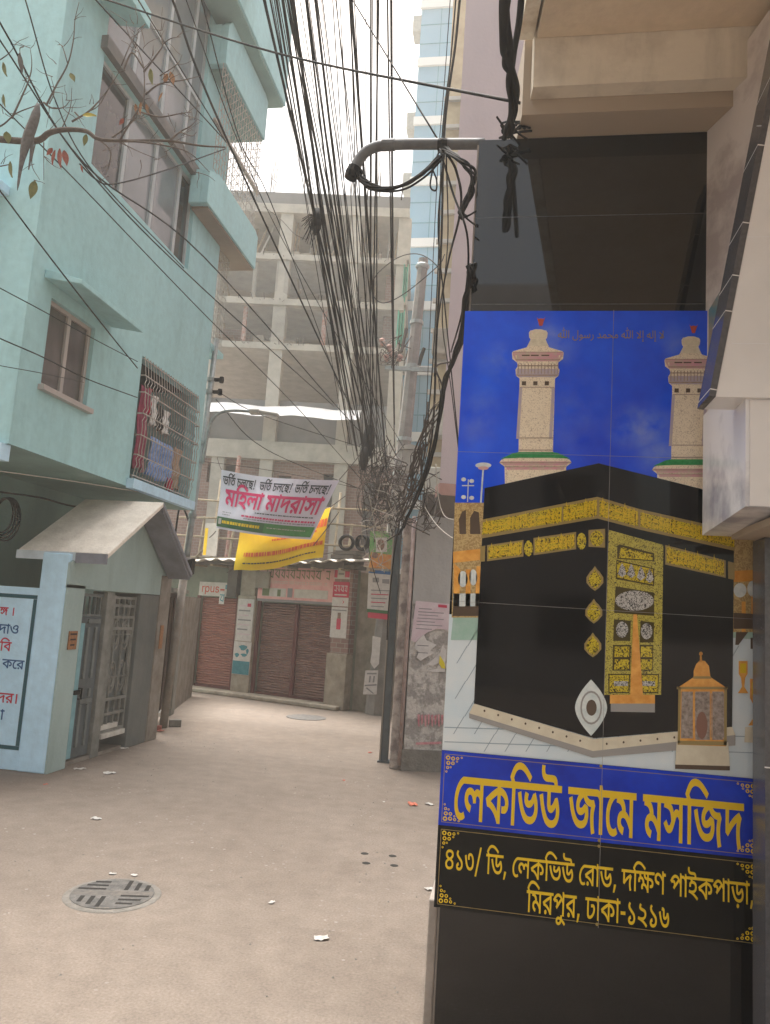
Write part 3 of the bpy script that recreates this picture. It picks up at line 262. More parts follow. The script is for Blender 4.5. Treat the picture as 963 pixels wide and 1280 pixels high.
_gc = {}
def glyph_tris(key, bold):
    if (key, bold) in _gc: return _gc[key, bold]
    cs = [[tuple(map(float, p.split(','))) for p in c.split(' ')] for c in GLYPH[key].split(';')]
    out = []
    for c in cs:
        n = len(c); q = []
        for i in range(n):
            a, b, d = Vector(c[i-1]), Vector(c[i]), Vector(c[(i+1) % n])
            t1, t2 = (b-a), (d-b)
            if t1.length < 1e-6 or t2.length < 1e-6: q.append(b); continue
            n1 = Vector((-t1.y, t1.x)).normalized(); n2 = Vector((-t2.y, t2.x)).normalized()
            m = n1+n2
            m = n1 if m.length < .3 else m.normalized()/max(.5, math.sqrt((1+n1.dot(n2))/2))
            q.append(b+m*bold)      # outer contours run clockwise: +left normal points outwards
        out.append(q)
    vs = []; es = []
    for q in out:
        o = len(vs); vs += q; es += [(o+i, o+(i+1) % len(q)) for i in range(len(q))]
    rv, re, rf, *_ = delaunay_2d_cdt(vs, es, [], 0, 1e-4)
    keep = []
    for f in rf:
        c = sum((rv[i] for i in f), Vector((0,0)))/len(f); w = 0
        for q in out:
            for i in range(len(q)):
                a, b = q[i], q[(i+1) % len(q)]
                if (a.y <= c.y) != (b.y <= c.y):
                    x = a.x+(c.y-a.y)*(b.x-a.x)/(b.y-a.y)
                    if x > c.x: w += 1 if b.y > a.y else -1
        if w: keep.append(tuple(f))
    _gc[key, bold] = ([tuple(v) for v in rv], keep)
    return _gc[key, bold]
def lettering(mb, line, org, u, v, n, width=None, height=None, bold=0., align='l', up=None):
    """lay a line of text: org = left (or right) end of the baseline, u along, v up; height = headline height"""
    W, L = LINES[line]; org, u, v, n = map(Vector, (org, u, v, n))
    sy = height/(up or 622.); sx = width/W if width else sy
    off = -W*sx if align == 'r' else 0
    for k, dx in L:
        vs, fs = glyph_tris(k, bold)
        q = L.index([k, dx]) % 2; mb.add([org+u*(off+(x+dx)*sx)+v*(y*sy)+n*(.0003*q) for x, y in vs], fs)
    return mb

# ------------------------------------------------------------------ palette
TEAL = (.375, .61, .635); TEAL2 = (.32, .525, .545)
mat('teal_paint', TEAL, TEAL2, 1.4, .75, .1, 30, streak=.3, fine=.07, fscale=14, lo=.3, hi=.72, detail=9, grime=.2)
mat('teal_light', (.52, .74, .90), (.46, .66, .80), 1.8, .7, .2, 25, fine=.08, fscale=12, streak=.4, grime=.18)
mat('teal_shaded', (.24, .36, .335), (.18, .265, .245), 1.3, .8, .2, 30, streak=.3)  # darker copy of the teal: shade under the overhang put into the colour
mat('gate_plaster', (.36, .46, .45), (.29, .37, .355), 2.4, .85, .25, 28, streak=.4, fine=.06, grime=.2)
mat('roof_cement', (.80, .74, .66), (.62, .56, .49), 5, .92, .4, 40, fine=.12, fscale=90)
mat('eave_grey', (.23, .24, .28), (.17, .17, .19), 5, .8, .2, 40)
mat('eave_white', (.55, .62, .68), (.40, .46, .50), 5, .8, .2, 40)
mat('alu', (.45, .40, .37), None, rough=.45, metal=.3)
mat('alu_white', (.46, .49, .50), (.36, .39, .40), 6, .5)
mat('alu_dark', (.10, .10, .10), (.16, .15, .14), 6, .5)
mat('glass_dark', (.030, .034, .034), (.07, .066, .06), 2.5, .08, spec=.8)
mat('glass_brown', (.055, .045, .038), (.12, .10, .085), 3.5, .12, spec=.7, streak=.3)
mat('glass_pale', (.15, .17, .18), (.22, .24, .25), 1.5, .10, spec=1.0)
mat('soffit_brown', (.30, .25, .20), (.24, .19, .16), 2, .85)
mat('iron_grille', (.46, .43, .40), (.30, .26, .22), 20, .6)
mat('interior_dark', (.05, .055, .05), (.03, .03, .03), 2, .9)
mat('galv', (.33, .36, .36), (.25, .26, .25), 14, .5, metal=.35)
mat('lamp_grey', (.40, .38, .34), None, rough=.5)
mat('black_rubber', (.014, .013, .013), None, rough=.75, spec=.12)
mat('pipe_dark', (.15, .155, .16), (.10, .10, .105), 14, .6, metal=.2)
mat('cable_brown', (.055, .042, .035), None, rough=.7)
mat('cable_pale', (.30, .27, .23), None, rough=.7)
mat('gate_grey', (.17, .19, .19), (.12, .13, .125), 6, .55, fine=.1)
mat('gate_dark', (.10, .12, .13), (.07, .08, .085), 6, .5)
mat('gate_pale', (.24, .24, .22), (.15, .15, .135), 7, .7, fine=.1)
mat('gate_white', (.62, .60, .55), (.45, .42, .38), 8, .7)
mat('gate_blue', (.22, .42, .47), (.17, .33, .37), 8, .5)
mat('gate_brown', (.050, .035, .028), (.075, .05, .04), 9, .55)
mat('pillar_dark', (.125, .135, .13), (.16, .165, .155), 3, .9, .3, 30, grime=.2)
mat('jamb_tan', (.27, .245, .215), (.17, .14, .115), 5, .9, .4, 30)
mat('paint_navy', (.014, .075, .095), None, rough=.6)
mat('paint_red', (.48, .02, .05), None, rough=.6)
mat('paint_blue', (.02, .09, .24), None, rough=.6)
mat('plate_orange', (.36, .16, .06), (.20, .10, .05), 60, .6)
mat('plate_ink', (.05, .03, .03), None)
mat('brick_red', (.26, .08, .06), (.35, .13, .10), 25, .9, .5, 60)
mat('cement_block', (.20, .185, .165), (.13, .12, .105), 14, .95, .5, 50)
mat('paper_white', (.46, .44, .41), (.34, .32, .30), 40, .9)
mat('paper_red', (.45, .10, .07), (.32, .07, .05), 40, .9)
mat('paper_orange', (.50, .17, .11), (.4, .12, .08), 40, .9)

# road : one sheet with dust, aggregate, stains
def road_material():
    m = bpy.data.materials.new('dusty_concrete'); m.use_nodes = True
    nt = m.node_tree; N = nt.nodes; L = nt.links; b = N['Principled BSDF']; b.inputs['Roughness'].default_value = .93
    b.inputs['Specular IOR Level'].default_value = .15
    g = N.new('ShaderNodeNewGeometry')
    def noise(sc, det=5, ro=.6):
        n = N.new('ShaderNodeTexNoise'); n.inputs['Scale'].default_value = sc; n.inputs['Detail'].default_value = det; n.inputs['Roughness'].default_value = ro
        L.new(g.outputs['Position'], n.inputs['Vector']); return n.outputs['Fac']
    def ramp(f, a, ca, c, cb):
        r = N.new('ShaderNodeValToRGB'); r.color_ramp.elements[0].position = a; r.color_ramp.elements[1].position = c
        r.color_ramp.elements[0].color = ca; r.color_ramp.elements[1].color = cb; L.new(f, r.inputs['Fac']); return r.outputs['Color']
    def mix(f, a, c, mode='MIX'):
        x = N.new('ShaderNodeMix'); x.data_type = 'RGBA'; x.blend_type = mode
        if isinstance(f, float): x.inputs['Factor'].default_value = f
        else: L.new(f, x.inputs['Factor'])
        for k, q in (('A', a), ('B', c)):
            if isinstance(q, tuple): x.inputs[k].default_value = q
            else: L.new(q, x.inputs[k])
        return x.outputs['Result']
    base = ramp(noise(.9, 8, .65), .3, (.168, .139, .117, 1), .72, (.214, .180, .153, 1))
    base = mix(.75, base, ramp(noise(7, 6), .3, (.80, .79, .78, 1), .75, (1.13, 1.13, 1.12, 1)), 'MULTIPLY')
    base = mix(.9, base, ramp(noise(75, 4, .7), .3, (.74, .73, .72, 1), .72, (1.24, 1.24, 1.24, 1)), 'MULTIPLY')
    v = N.new('ShaderNodeTexVoronoi'); v.inputs['Scale'].default_value = 19; L.new(g.outputs['Position'], v.inputs['Vector'])
    chip = ramp(v.outputs['Distance'], .13, (1,1,1,1), .22, (0,0,0,1))
    patch = ramp(noise(1.3, 4),   .48, (.05,.05,.05,1), .66, (1,1,1,1))
    chip = mix(1., chip, patch, 'MULTIPLY')
    sel = ramp(v.outputs['Color'], .52, (0,0,0,1), .62, (1,1,1,1)); chip = mix(1., chip, sel, 'MULTIPLY')
    base = mix(chip, base, (.31, .285, .26, 1))
    dark = ramp(noise(.45, 7, .7), .56, (0,0,0,1), .75, (.5,.5,.5,1))
    base = mix(dark, base, (.145, .12, .10, 1))
    L.new(base, b.inputs['Base Color'])
    bp = N.new('ShaderNodeBump'); bp.inputs['Strength'].default_value = .35; bp.inputs['Distance'].default_value = .012
    L.new(noise(70, 6), bp.inputs['Height']); L.new(bp.outputs['Normal'], b.inputs['Normal'])
    M['road'] = m
road_material()
mb = MB()
gx = [-150, -40, -16, -9, -6, -4, -2, -1, 0, 1, 2, 4, 9, 16, 40, 150]; gy = [-150, -40, -12, -4, 0, 2, 4, 6, 8, 10, 12, 14, 18, 25, 40, 90, 220]
mb.v = [Vector((x, y, 0)) for y in gy for x in gx]; w = len(gx)
mb.f = [(j*w+i, j*w+i+1, (j+1)*w+i+1, (j+1)*w+i) for j in range(len(gy)-1) for i in range(w-1)]
struct(mb.build('road', 'road', base=(0,0,0)))

# ------------------------------------------------------------------ teal apartment building on the left
FX = -4.1
apt = thing('apartment_building', 'teal painted apartment block with barred balconies over the left side of the lane', 'building', (-6.5, 7.6, 0))
wall = MB()
Y0, Y1, Z0, Z1 = 5.62, 9.45, 2.8, 13.5
o = (FX, Y0, Z0)
win = (5.94-Y0, 6.68-Y0, 3.4-Z0, 4.2-Z0); gri = (7.66-Y0, 9.22-Y0, 2.9-Z0, 4.27-Z0)
bandA = (6.28-Y0, 8.55-Y0, 5.69-Z0, 6.84-Z0); bandB = (6.28-Y0, 8.55-Y0, 6.98-Z0, 9.3-Z0)
holed_wall(wall, o, (0,1,0), (0,0,1), (1,0,0), Y1-Y0, Z1-Z0, [win, gri, bandA, bandB], .14)
wall.quad((FX,Y0,Z0), (FX,Y0,Z1), (-12,Y0,Z1), (-12,Y0,Z0))
wall.quad((FX,Y1,Z0), (-12,Y1,Z0), (-12,Y1,Z1), (FX,Y1,Z1))
wall.quad((FX,Y0,Z1), (FX,Y1,Z1), (-12,Y1,Z1), (-12,Y0,Z1))
wall.build('wall', 'teal_paint', apt)
MB().quad((FX,Y0,Z0-.002), (-12,Y0,Z0-.002), (-12,Y1,Z0-.002), (FX,Y1,Z0-.002)).build('floor_slab', 'teal_shaded', apt)
g = MB(); g.box((-5.25, 5.9, 0), (-12, Y1, Z0-.004)); g.build('ground_floor_wall', 'teal_shaded', apt)
# a step in the slab edge near the corner and the lip below the barred balcony
MB().box((FX-.02, Y0-.06, 2.66), (-12, Y0+.06, 2.80-.004)).build('edge_beam', 'teal_light', apt)
MB().box((FX+.004, 7.60, 2.78), (FX+.09, 9.25, 2.885)).build('balcony_ledge', 'teal_light', apt)
# small window: frame, two panes, mullion
fr = MB(); x = FX-.07
for a, b in (((5.94, 3.4), (6.68, 3.44)), ((5.94, 4.16), (6.68, 4.2)), ((5.94, 3.44), (5.98, 4.16)), ((6.64, 3.44), (6.68, 4.16)), ((6.285, 3.44), (6.335, 4.16))):
    fr.box((x-.03, a[0], a[1]), (x+.03, b[0], b[1]))
f = fr.build('window', 'alu', apt, bevel=.004)
MB().box((x-.012, 5.98, 3.44), (x+.004, 6.285, 4.16)).build('pane', 'glass_brown', f)
MB().box((x-.012, 6.335, 3.44), (x+.004, 6.64, 4.16)).build('pane', 'glass_brown', f)
MB().box((FX+.002, 5.90, 3.35), (FX+.06, 6.72, 3.396)).build('sill', 'alu', f)
def sunshade(y0, y1, z, proj, t=.07):
    m_ = MB(); m_.prism([(FX+.002, y0, z+.06), (FX+proj, y0, z), (FX+proj, y0, z+t*.6), (FX+.002, y0, z+t+.07)], (0, y1-y0, 0))
    return m_.build('sunshade', 'teal_paint', apt, bevel=.006)
sunshade(5.80, 6.95, 4.26, .36)
sunshade(5.66, 6.42, 7.20, .36, .30)
# sunshade on the near end wall
MB().box((-4.40, Y0-.34, 4.98), (-7.5, Y0-.003, 5.06)).build('sunshade', 'teal_light', apt, bevel=.006)
# tall stair windows
for (z0, z1, nm) in ((5.69, 6.84, 'a'), (6.98, 9.3, 'b')):
    fr = MB(); x = FX-.08; ys = [6.28, 6.92, 7.58, 8.20, 8.55]
    for yy in ys: fr.box((x-.025, yy-(.0 if yy == 6.28 else .03), z0), (x+.03, yy+(.0 if yy == 8.55 else .03), z1))
    fr.box((x-.02, 6.28, z0), (x+.025, 8.55, z0+.04)); fr.box((x-.02, 6.28, z1-.04), (x+.025, 8.55, z1))
    if nm == 'b': fr.box((x-.018, 6.28, 7.9), (x+.024, 8.55, 7.95))
    f = fr.build('window', 'alu_white', apt)
    for i in range(4):
        MB().box((x-.012, ys[i]+.03, z0+.04), (x+.004, ys[i+1]-.03, z1-.04)).build('pane', 'glass_dark' if i in (0, 3) and nm == 'a' else 'glass_pale', f)
MB().box((FX-.10, 6.2, 6.845), (FX+.07, 8.62, 6.975)).build('window_rail', 'alu_dark', apt)
# barred balcony room behind the opening
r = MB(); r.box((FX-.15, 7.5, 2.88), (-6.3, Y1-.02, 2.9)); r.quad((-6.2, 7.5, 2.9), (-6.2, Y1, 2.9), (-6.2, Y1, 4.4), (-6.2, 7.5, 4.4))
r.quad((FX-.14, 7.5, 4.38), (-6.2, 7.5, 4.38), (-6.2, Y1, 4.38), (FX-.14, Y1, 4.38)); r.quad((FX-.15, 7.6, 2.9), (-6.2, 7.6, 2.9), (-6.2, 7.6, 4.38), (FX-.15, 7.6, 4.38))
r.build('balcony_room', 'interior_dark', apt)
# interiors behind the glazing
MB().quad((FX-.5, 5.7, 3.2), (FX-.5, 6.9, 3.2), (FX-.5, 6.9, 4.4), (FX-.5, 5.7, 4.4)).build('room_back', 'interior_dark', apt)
# bulging grille of bent bars
gr = MB()
def gx_(z):      # belly of the grille, kinked at two heights
    z = (z-2.9)/1.37
    return FX+.02+.06*max(0, math.sin(math.pi*min(1, max(0, z*1.02))))**.7
zs = [2.9+1.37*i/26 for i in range(27)]
n = 23
for i in range(n):
    y = 7.68+(9.18-7.68)*i/(n-1)
    pts = []
    for k, z in enumerate(zs):
        kink = .022*(1 if k % 2 else -1) if (2 < k < 6 or 11 < k < 16 or 19 < k < 22) else 0
        pts.append((gx_(z), y+kink, z))
    gr.tube(pts, .0048, 4, False)
gb = gr.build('balcony_grille', 'iron_grille', apt)
hr = MB()
for z in (2.93, 3.16, 3.38, 3.62, 3.86, 4.05, 4.24):
    hr.box((gx_(z)-.004, 7.66, z-.006), (gx_(z)+.004, 9.20, z+.006))
    hr.box((FX+.003, 7.66, z-.006), (gx_(z), 7.672, z+.006)); hr.box((FX+.003, 9.185, z-.006), (gx_(z), 9.197, z+.006))
hr.build('cross_bars', 'iron_grille', gb)
# upper balconies at the far end
def balcony(x1, y0, y1, z0, z1, chamfer, soffit, xb=-4.6):
    p = MB()
    prof = [(x1, y0, z0), (x1, y1, z0), (x1, y1, z1-.05), (x1, y1-.12, z1), (x1, y0+chamfer, z1), (x1, y0, z1-.12)]
    p.prism(prof, (-.10, 0, 0))
    p.box((FX+.003, y0, z0), (x1-.101, y0+.1, z1-.1)); p.box((xb, y1-.1, z0), (x1-.101, y1, z1-.06))
    o = p.build('balcony', 'teal_paint', apt, bevel=.008)
    s = MB().box((FX+.003, y0+.101, z0-.03), (x1-.03, Y1+.003, z0+.05)); s.box((xb, Y1+.004, z0-.03), (x1-.03, y1-.02, z0+.05)); s.build('balcony_soffit', soffit, o)
    return o
def lattice(x0, x1, y, z0, z1, step, name, par, xs=False, diag=False):
    m_ = MB(); a = Vector((x0, y, 0)); b = Vector((x1, y if not xs else xs, 0)); L_ = (b-a).length; d = (b-a)/L_
    k = int(L_/step)
    for i in range(k+1):
        q = a+d*min(L_, i*step); m_.tube([(q.x, q.y, z0), (q.x, q.y, z1)], .005, 4, False)
    for i in range(int((z1-z0)/(step*1.6))+1):
        z = z0+i*step*1.6; m_.tube([(a.x, a.y, z), (b.x, b.y, z)], .005, 4, False)
    if diag:
        i = -int((z1-z0)/step)
        while i*step < L_:
            p0 = max(0, i*step); p1 = min(L_, i*step+(z1-z0))
            m_.tube([(a+d*p0).to_tuple()[:2]+(z0+p0-i*step,), (a+d*p1).to_tuple()[:2]+(z0+p1-i*step,)], .004, 4, False); i += 1.4
    return m_.build(name, 'iron_grille', par)
b1 = balcony(-3.85, 8.36, 10.2, 6.48, 7.02, .30, 'soffit_brown')
b2 = balcony(-3.85, 8.5, 10.12, 8.46, 9.12, .1, 'teal_shaded')
b3 = balcony(-3.66, 6.9, 10.35, 9.16, 11.6, .1, 'teal_shaded')
lattice(-3.88, -3.88, 8.5, 7.02, 8.46, .085, 'balcony_grille', b1, xs=10.1, diag=True)
lattice(-4.55, -3.9, 10.1, 6.95, 8.46, .085, 'balcony_grille', b1)
MB().box((-3.9, 8.4, 7.60), (-3.86, 10.12, 7.635)).build('hand_rail', 'iron_grille', b1)
lattice(-3.68, -3.68, 9.0, 11.6, 12.6, .1, 'balcony_grille', b3, xs=10.3, diag=True)
lattice(-4.5, -4.12, 9.9, 5.1, 6.46, .06, 'balcony_grille', apt)
lattice(-4.12, -4.12, 9.5, 5.1, 6.46, .06, 'balcony_grille', apt, xs=9.9)
MB().box((-4.52, 9.47, 5.02), (-4.10, 9.93, 5.09)).build('balcony_ledge', 'teal_paint', apt)
# broad plain band of upper wall beside the balconies
MB().box((FX+.002, 5.7, 9.45), (FX+.7, 8.6, 9.62)).build('sunshade', 'teal_paint', apt)

# laundry on the balcony, each garment hanging on the rail behind the bars
def cloth_thing(name, label, y0, y1, zt, zb, x, m_, seed, drape=.03):
    rr = random.Random(seed); ph = rr.random()*6
    def fn(u, v):
        return (x+drape*math.sin(u*9+ph)*(.3+v)+.012*math.sin(v*11+ph), y0+(y1-y0)*(u+.04*math.sin(v*5+ph)), zt-(zt-zb)*v-.02*math.sin(u*5+ph)*v)
    o = MB().grid(fn, 12, 10).build(name, m_, smooth=True, solid=.006)
    return tag(o, label, 'laundry', 'laundry drying behind the balcony bars')
for nm, c, c2 in (('cl_maroon', (.22,.03,.07), (.30,.06,.10)), ('cl_blue', (.10,.22,.50), (.32,.42,.66)), ('cl_red', (.48,.03,.07), (.38,.03,.06)),
                  ('cl_white', (.80,.80,.78), (.62,.62,.62)), ('cl_pink', (.42,.14,.17), (.55,.32,.33)), ('cl_teal', (.05,.20,.19), (.10,.28,.26)), ('cl_black', (.02,.02,.025), (.04,.04,.04)), ('cl_tan', (.34,.22,.14), (.45,.33,.24))):
    mat(nm, c, c2, 22, .95)
cloth_thing('hanging_shawl', 'dark maroon cloth hanging at the near end of the balcony bars', 7.78, 8.05, 3.98, 3.05, FX-.06, 'cl_maroon', 1)
cloth_thing('hanging_sheet', 'blue patterned sheet hanging low behind the balcony bars', 8.16, 8.72, 3.48, 3.02, FX-.05, 'cl_blue', 2)
cloth_thing('hanging_shirt', 'bright red shirt high up behind the balcony bars', 8.02, 8.12, 4.02, 3.70, FX-.09, 'cl_red', 3)
cloth_thing('hanging_shirt', 'white shirt drying beside the bright red one on the balcony', 8.15, 8.32, 3.98, 3.62, FX-.10, 'cl_white', 4)
cloth_thing('hanging_towel', 'pink towel hung between the maroon and white washing', 7.98, 8.14, 3.68, 3.06, FX-.11, 'cl_pink', 5)
cloth_thing('hanging_shirt', 'black shirt hung beside the pale cloth on the balcony', 8.36, 8.46, 3.92, 3.62, FX-.10, 'cl_black', 6)
cloth_thing('hanging_cloth', 'pale teal cloth above the blue sheet on the balcony', 8.50, 8.72, 3.90, 3.60, FX-.12, 'cl_white', 7)
cloth_thing('hanging_towel', 'tan cloth hung low at the far end of the barred balcony', 8.78, 9.05, 3.5, 2.98, FX-.07, 'cl_tan', 8)
cloth_thing('hanging_cloth', 'red cloth at the bottom of the balcony bars', 8.62, 8.76, 3.14, 2.93, FX-.02, 'cl_red', 9)

# air-con style potted plant on the middle balcony
pl = thing('potted_plant', 'small green potted plant inside the narrow far grille', 'plant', (-4.3, 9.7, 5.1))
MB().lathe((-4.3, 9.7, 5.1), [(.06, 0), (.085, .12), (.075, .125)], 10).build('pot', 'brick_red', pl)
mat('leaf_green', (.06, .12, .03), (.10, .16, .05), 30, .6)
m_ = MB()
for i in range(60):
    a, h, rr = random.uniform(0, 6.28), random.uniform(.1, .55), random.uniform(.02, .16)
    c = Vector((-4.3+rr*math.cos(a)*.6, 9.7+rr*math.sin(a)*.6, 5.12+h)); d = Vector((math.cos(a), math.sin(a), random.uniform(-.3, .6)))*.05; s = Vector((-d.y, d.x, .01))*.4
    m_.quad(c-d, c+s, c+d, c-s)
m_.build('foliage', 'leaf_green', pl)

# ------------------------------------------------------------------ roadside wall with painted panel
bw = thing('boundary_wall', 'pale teal boundary wall painted with red and blue lettering in a dark border', 'wall', (-5.2, 6.7, 0))
WY = 6.62
MB().box((-9, WY, 0), (-4.312, WY+.18, 1.65)).build('wall', 'teal_light', bw, bevel=.008)
b_ = MB(); t = .004
for a, c in (((-9, .18), (-4.325, .215)), ((-9, 1.545), (-4.325, 1.58)), ((-4.36, .217), (-4.325, 1.543))):
    b_.box((a[0], WY-t, a[1]), (c[0], WY-.001, c[1]))
b_.build('painted_border', 'paint_navy', bw)
for key, (px, py), col, h in (('w1', (20, 760), 'paint_red', .055), ('w2', (25, 782), 'paint_blue', .062), ('w3', (15, 803), 'paint_red', .062), ('w4', (31, 826), 'paint_blue', .060), ('w5', (24, 868), 'paint_red', .064), ('w6', (6, 888), 'paint_blue', .064)):
    p = atY(px, py, WY); q = MB()
    lettering(q, key, (p.x, WY-.003, p.z-h*1.3), (1,0,0), (0,0,1), (0,-1,0), height=h*1.3, bold=14, align='r')
    q.build('painted_lettering', col, bw)

# ------------------------------------------------------------------ gate portal with little gabled roof
gp = thing('gate_portal', 'teal and grey gateway under a small gabled cement roof beside the painted wall', 'gateway', (-4.2, 7.5, 0))
PX = -4.02
MB().box((-4.31, 6.6, 0), (PX-.02, 6.90, 1.985)).build('pillar', 'teal_light', gp, bevel=.012)
MB().box((PX-.018, 6.603, 0), (PX, 6.90, 1.70)).build('pillar_side', 'gate_plaster', gp)
MB().box((-4.34, 8.06, 0), (PX, 8.52, 1.665)).build('pillar', 'pillar_dark', gp, bevel=.01)
MB().box((-4.32, 8.525, 0), (PX+.01, 8.80, 1.9)).build('pillar', 'jamb_tan', gp, bevel=.012)
MB().box((-4.22, 7.40, 0), (-4.05, 7.55, 1.66)).build('mullion_post', 'gate_pale', gp, bevel=.008)
gb_ = MB(); gb_.prism([(PX, 6.603, 1.67), (PX, 8.80, 1.67), (PX, 8.80, 1.88), (PX, 7.72, 2.56), (PX, 6.603, 1.90)], (-.2, 0, 0)); gb_.build('gable_wall', 'gate_plaster', gp)
X1, X0r = -3.70, -4.62; rt = .055
E1, RG, E2 = (6.68, 1.955), (7.72, 2.60), (8.66, 1.90)
def slope(a, b): return MB().prism([(X1, a[0], a[1]), (X1, b[0], b[1]), (X1, b[0], b[1]+rt), (X1, a[0], a[1]+rt)], (X0r-X1, 0, 0))
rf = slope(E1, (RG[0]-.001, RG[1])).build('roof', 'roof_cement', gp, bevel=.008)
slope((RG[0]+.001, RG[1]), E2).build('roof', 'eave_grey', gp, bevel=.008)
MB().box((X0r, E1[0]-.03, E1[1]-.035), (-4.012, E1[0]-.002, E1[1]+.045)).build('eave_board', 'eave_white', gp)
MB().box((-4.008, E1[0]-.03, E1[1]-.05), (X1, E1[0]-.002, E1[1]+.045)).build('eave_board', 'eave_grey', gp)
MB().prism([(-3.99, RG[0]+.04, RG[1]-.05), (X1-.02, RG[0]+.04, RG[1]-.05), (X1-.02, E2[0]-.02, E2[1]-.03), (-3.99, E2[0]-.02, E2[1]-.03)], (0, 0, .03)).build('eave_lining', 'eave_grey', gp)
p = MB().box((PX+.002, 6.70, 1.10), (PX+.012, 6.84, 1.27)).build('number_plate', 'plate_orange', gp)
i_ = MB()
for k in range(3): i_.box((PX+.0125, 6.715+.008*k, 1.235-.05*k), (PX+.0145, 6.825-.012*k, 1.25-.05*k))
i_.build('plate_marks', 'plate_ink', p)
p = MB().box((PX+.012, 8.60, 1.05), (PX+.02, 8.68, 1.32)).build('number_plate', 'plate_orange', gp)

def bars_gate(root, x, y0, y1, z0, z1):
    fr = MB(); t = .035
    fr.box((x-.02, y0, z0), (x+.02, y0+t, z1)); fr.box((x-.02, y1-t, z0), (x+.02, y1, z1))
    for z in (z0, z0+.17, z0+.32, z1-.36, z1-.24, z1-.12, z1-t): fr.box((x-.018, y0+t, z), (x+.018, y1-t, z+.028))
    for k in range(1, 4):
        y = y0+(y1-y0)*k/4
        fr.box((x-.015, y-.01, z0+.03), (x+.015, y+.01, z0+.32)); fr.box((x-.015, y-.01, z1-.36), (x+.015, y+.01, z1-.03))
    fr.build('gate_frame', 'gate_pale', root)
    sc = MB()
    for zc in (z0+.56, z0+1.0):
        for s in (-1, 1):
            yc = (y0+y1)/2+s*.10
            for rr in (.16, .10):
                sc.tube([(x, yc+rr*.45*math.cos(q), zc+rr*math.sin(q)) for q in [6.2832*i/20 for i in range(21)]], .010, 5, False)
        sc.box((x-.010, y0+.05, zc-.007), (x+.010, y1-.05, zc+.007))
    for k in range(3): sc.box((x-.010, y0+.1+.17*k, z0+.34), (x+.010, y0+.115+.17*k, z1-.36))
    sc.build('scrollwork', 'gate_pale', root)
lg = thing('lattice_gate', 'pale grey iron gate of scrolls and squares in the gateway', 'gate', (-4.08, 7.82, .22))
bars_gate(lg, -4.08, 7.56, 8.05, .22, 1.63)
MB().box((-4.125, 7.56, .30), (-4.115, 8.05, 1.55)).build('backing_sheet', 'gate_grey', lg)
MB().box((-4.10, 7.56, .165), (-4.04, 8.05, .215)).build('bottom_rail', 'gate_white', lg)
MB().box((-4.10, 7.56, .252), (-4.056, 7.90, .30)).build('kick_rail', 'gate_white', lg)
sg = thing('wicket_gate', 'narrow dark grey iron gate with a pale blue edge next to the wall pillar', 'gate', (-4.1, 7.15, .04))
MB().box((-4.125, 6.94, .05), (-4.085, 7.385, 1.40)).build('gate_panel', 'gate_dark', sg)
MB().box((-4.083, 6.99, .06), (-4.07, 7.06, 1.34)).build('edge_strip', 'gate_blue', sg)
k = MB()
for z0, z1 in ((.15, .55), (.62, .70), (.8, 1.3)): k.box((-4.083, 7.12, z0), (-4.065, 7.155, z1)); k.box((-4.083, 7.26, z0), (-4.065, 7.295, z1)); 
k.box((-4.083, 7.12, .56), (-4.066, 7.34, .60)); k.box((-4.083, 7.12, 1.34), (-4.066, 7.34, 1.38))
k.build('gate_ribs', 'gate_grey', sg)
l = MB().box((-4.069, 6.985, .66), (-4.045, 7.07, .70)); l.tube([(-4.045, 7.03, .72), (-4.01, 7.03, .72), (-4.01, 7.03, .62), (-4.045, 7.03, .62)], .008, 6); l.build('latch', 'black_rubber', sg)
k = MB()
for i in range(5): k.box((-4.115, 6.95+.10*i, 1.42), (-4.095, 6.965+.10*i, 1.63))
k.box((-4.12, 6.94, 1.405), (-4.09, 7.385, 1.425)); k.box((-4.12, 6.94, 1.60), (-4.09, 7.385, 1.63)); k.build('top_grille', 'gate_grey', sg)
# ground step inside the gateway
MB_ = MB().box((-4.34, 6.92, 0), (-4.06, 8.04, .035)).build('gate_sill', 'jamb_tan', gp)
MB().box((-4.9, 6.9, 0), (-4.86, 8.6, 1.5)).build('inner_wall', 'teal_shaded', gp)

# brown gate beyond
bg = thing('brown_gate', 'dark brown sheet metal gate beyond the gateway and the lamp pole', 'gate', (-4.55, 10.2, 0))
ga, gd = Vector((-4.36, 9.30, 0)), Vector((-.27, 1.0, 0)).normalized(); gn = Vector((gd.y, -gd.x, 0))
G = lambda a, z, o=0.: ga+gd*a+gn*o+Vector((0, 0, z))
MB().obox(G(0, .10), gd*1.35, gn*-.04, (0,0,1.62)).build('gate_panel', 'gate_brown', bg)
k = MB()
for i in range(5): k.obox(G(.05+.30*i, .16, .001), gd*.025, gn*.016, (0,0,1.5))
k.build('gate_ribs', 'gate_brown', bg); MB().obox(G(0, .10, .001), gd*1.35, gn*.035, (0,0,.05)).build('bottom_rail', 'gate_white', bg)
MB().obox(G(1.36, 0, .06), gd*.26, gn*-.22, (0,0,1.80)).build('gate_post', 'gate_pale', bg, bevel=.01)
MB().obox(G(-.02, 1.73, .14), gd*1.36, gn*-.2, (0,0,.05)).build('gate_canopy', 'gate_pale', bg)
fw = MB().obox(G(1.64, 0), gd*2.2, gn*-.16, (0,0,1.7)).build('side_wall', 'jamb_tan'); tag(fw, 'low tan plaster wall running on behind the brown gate post', 'wall')

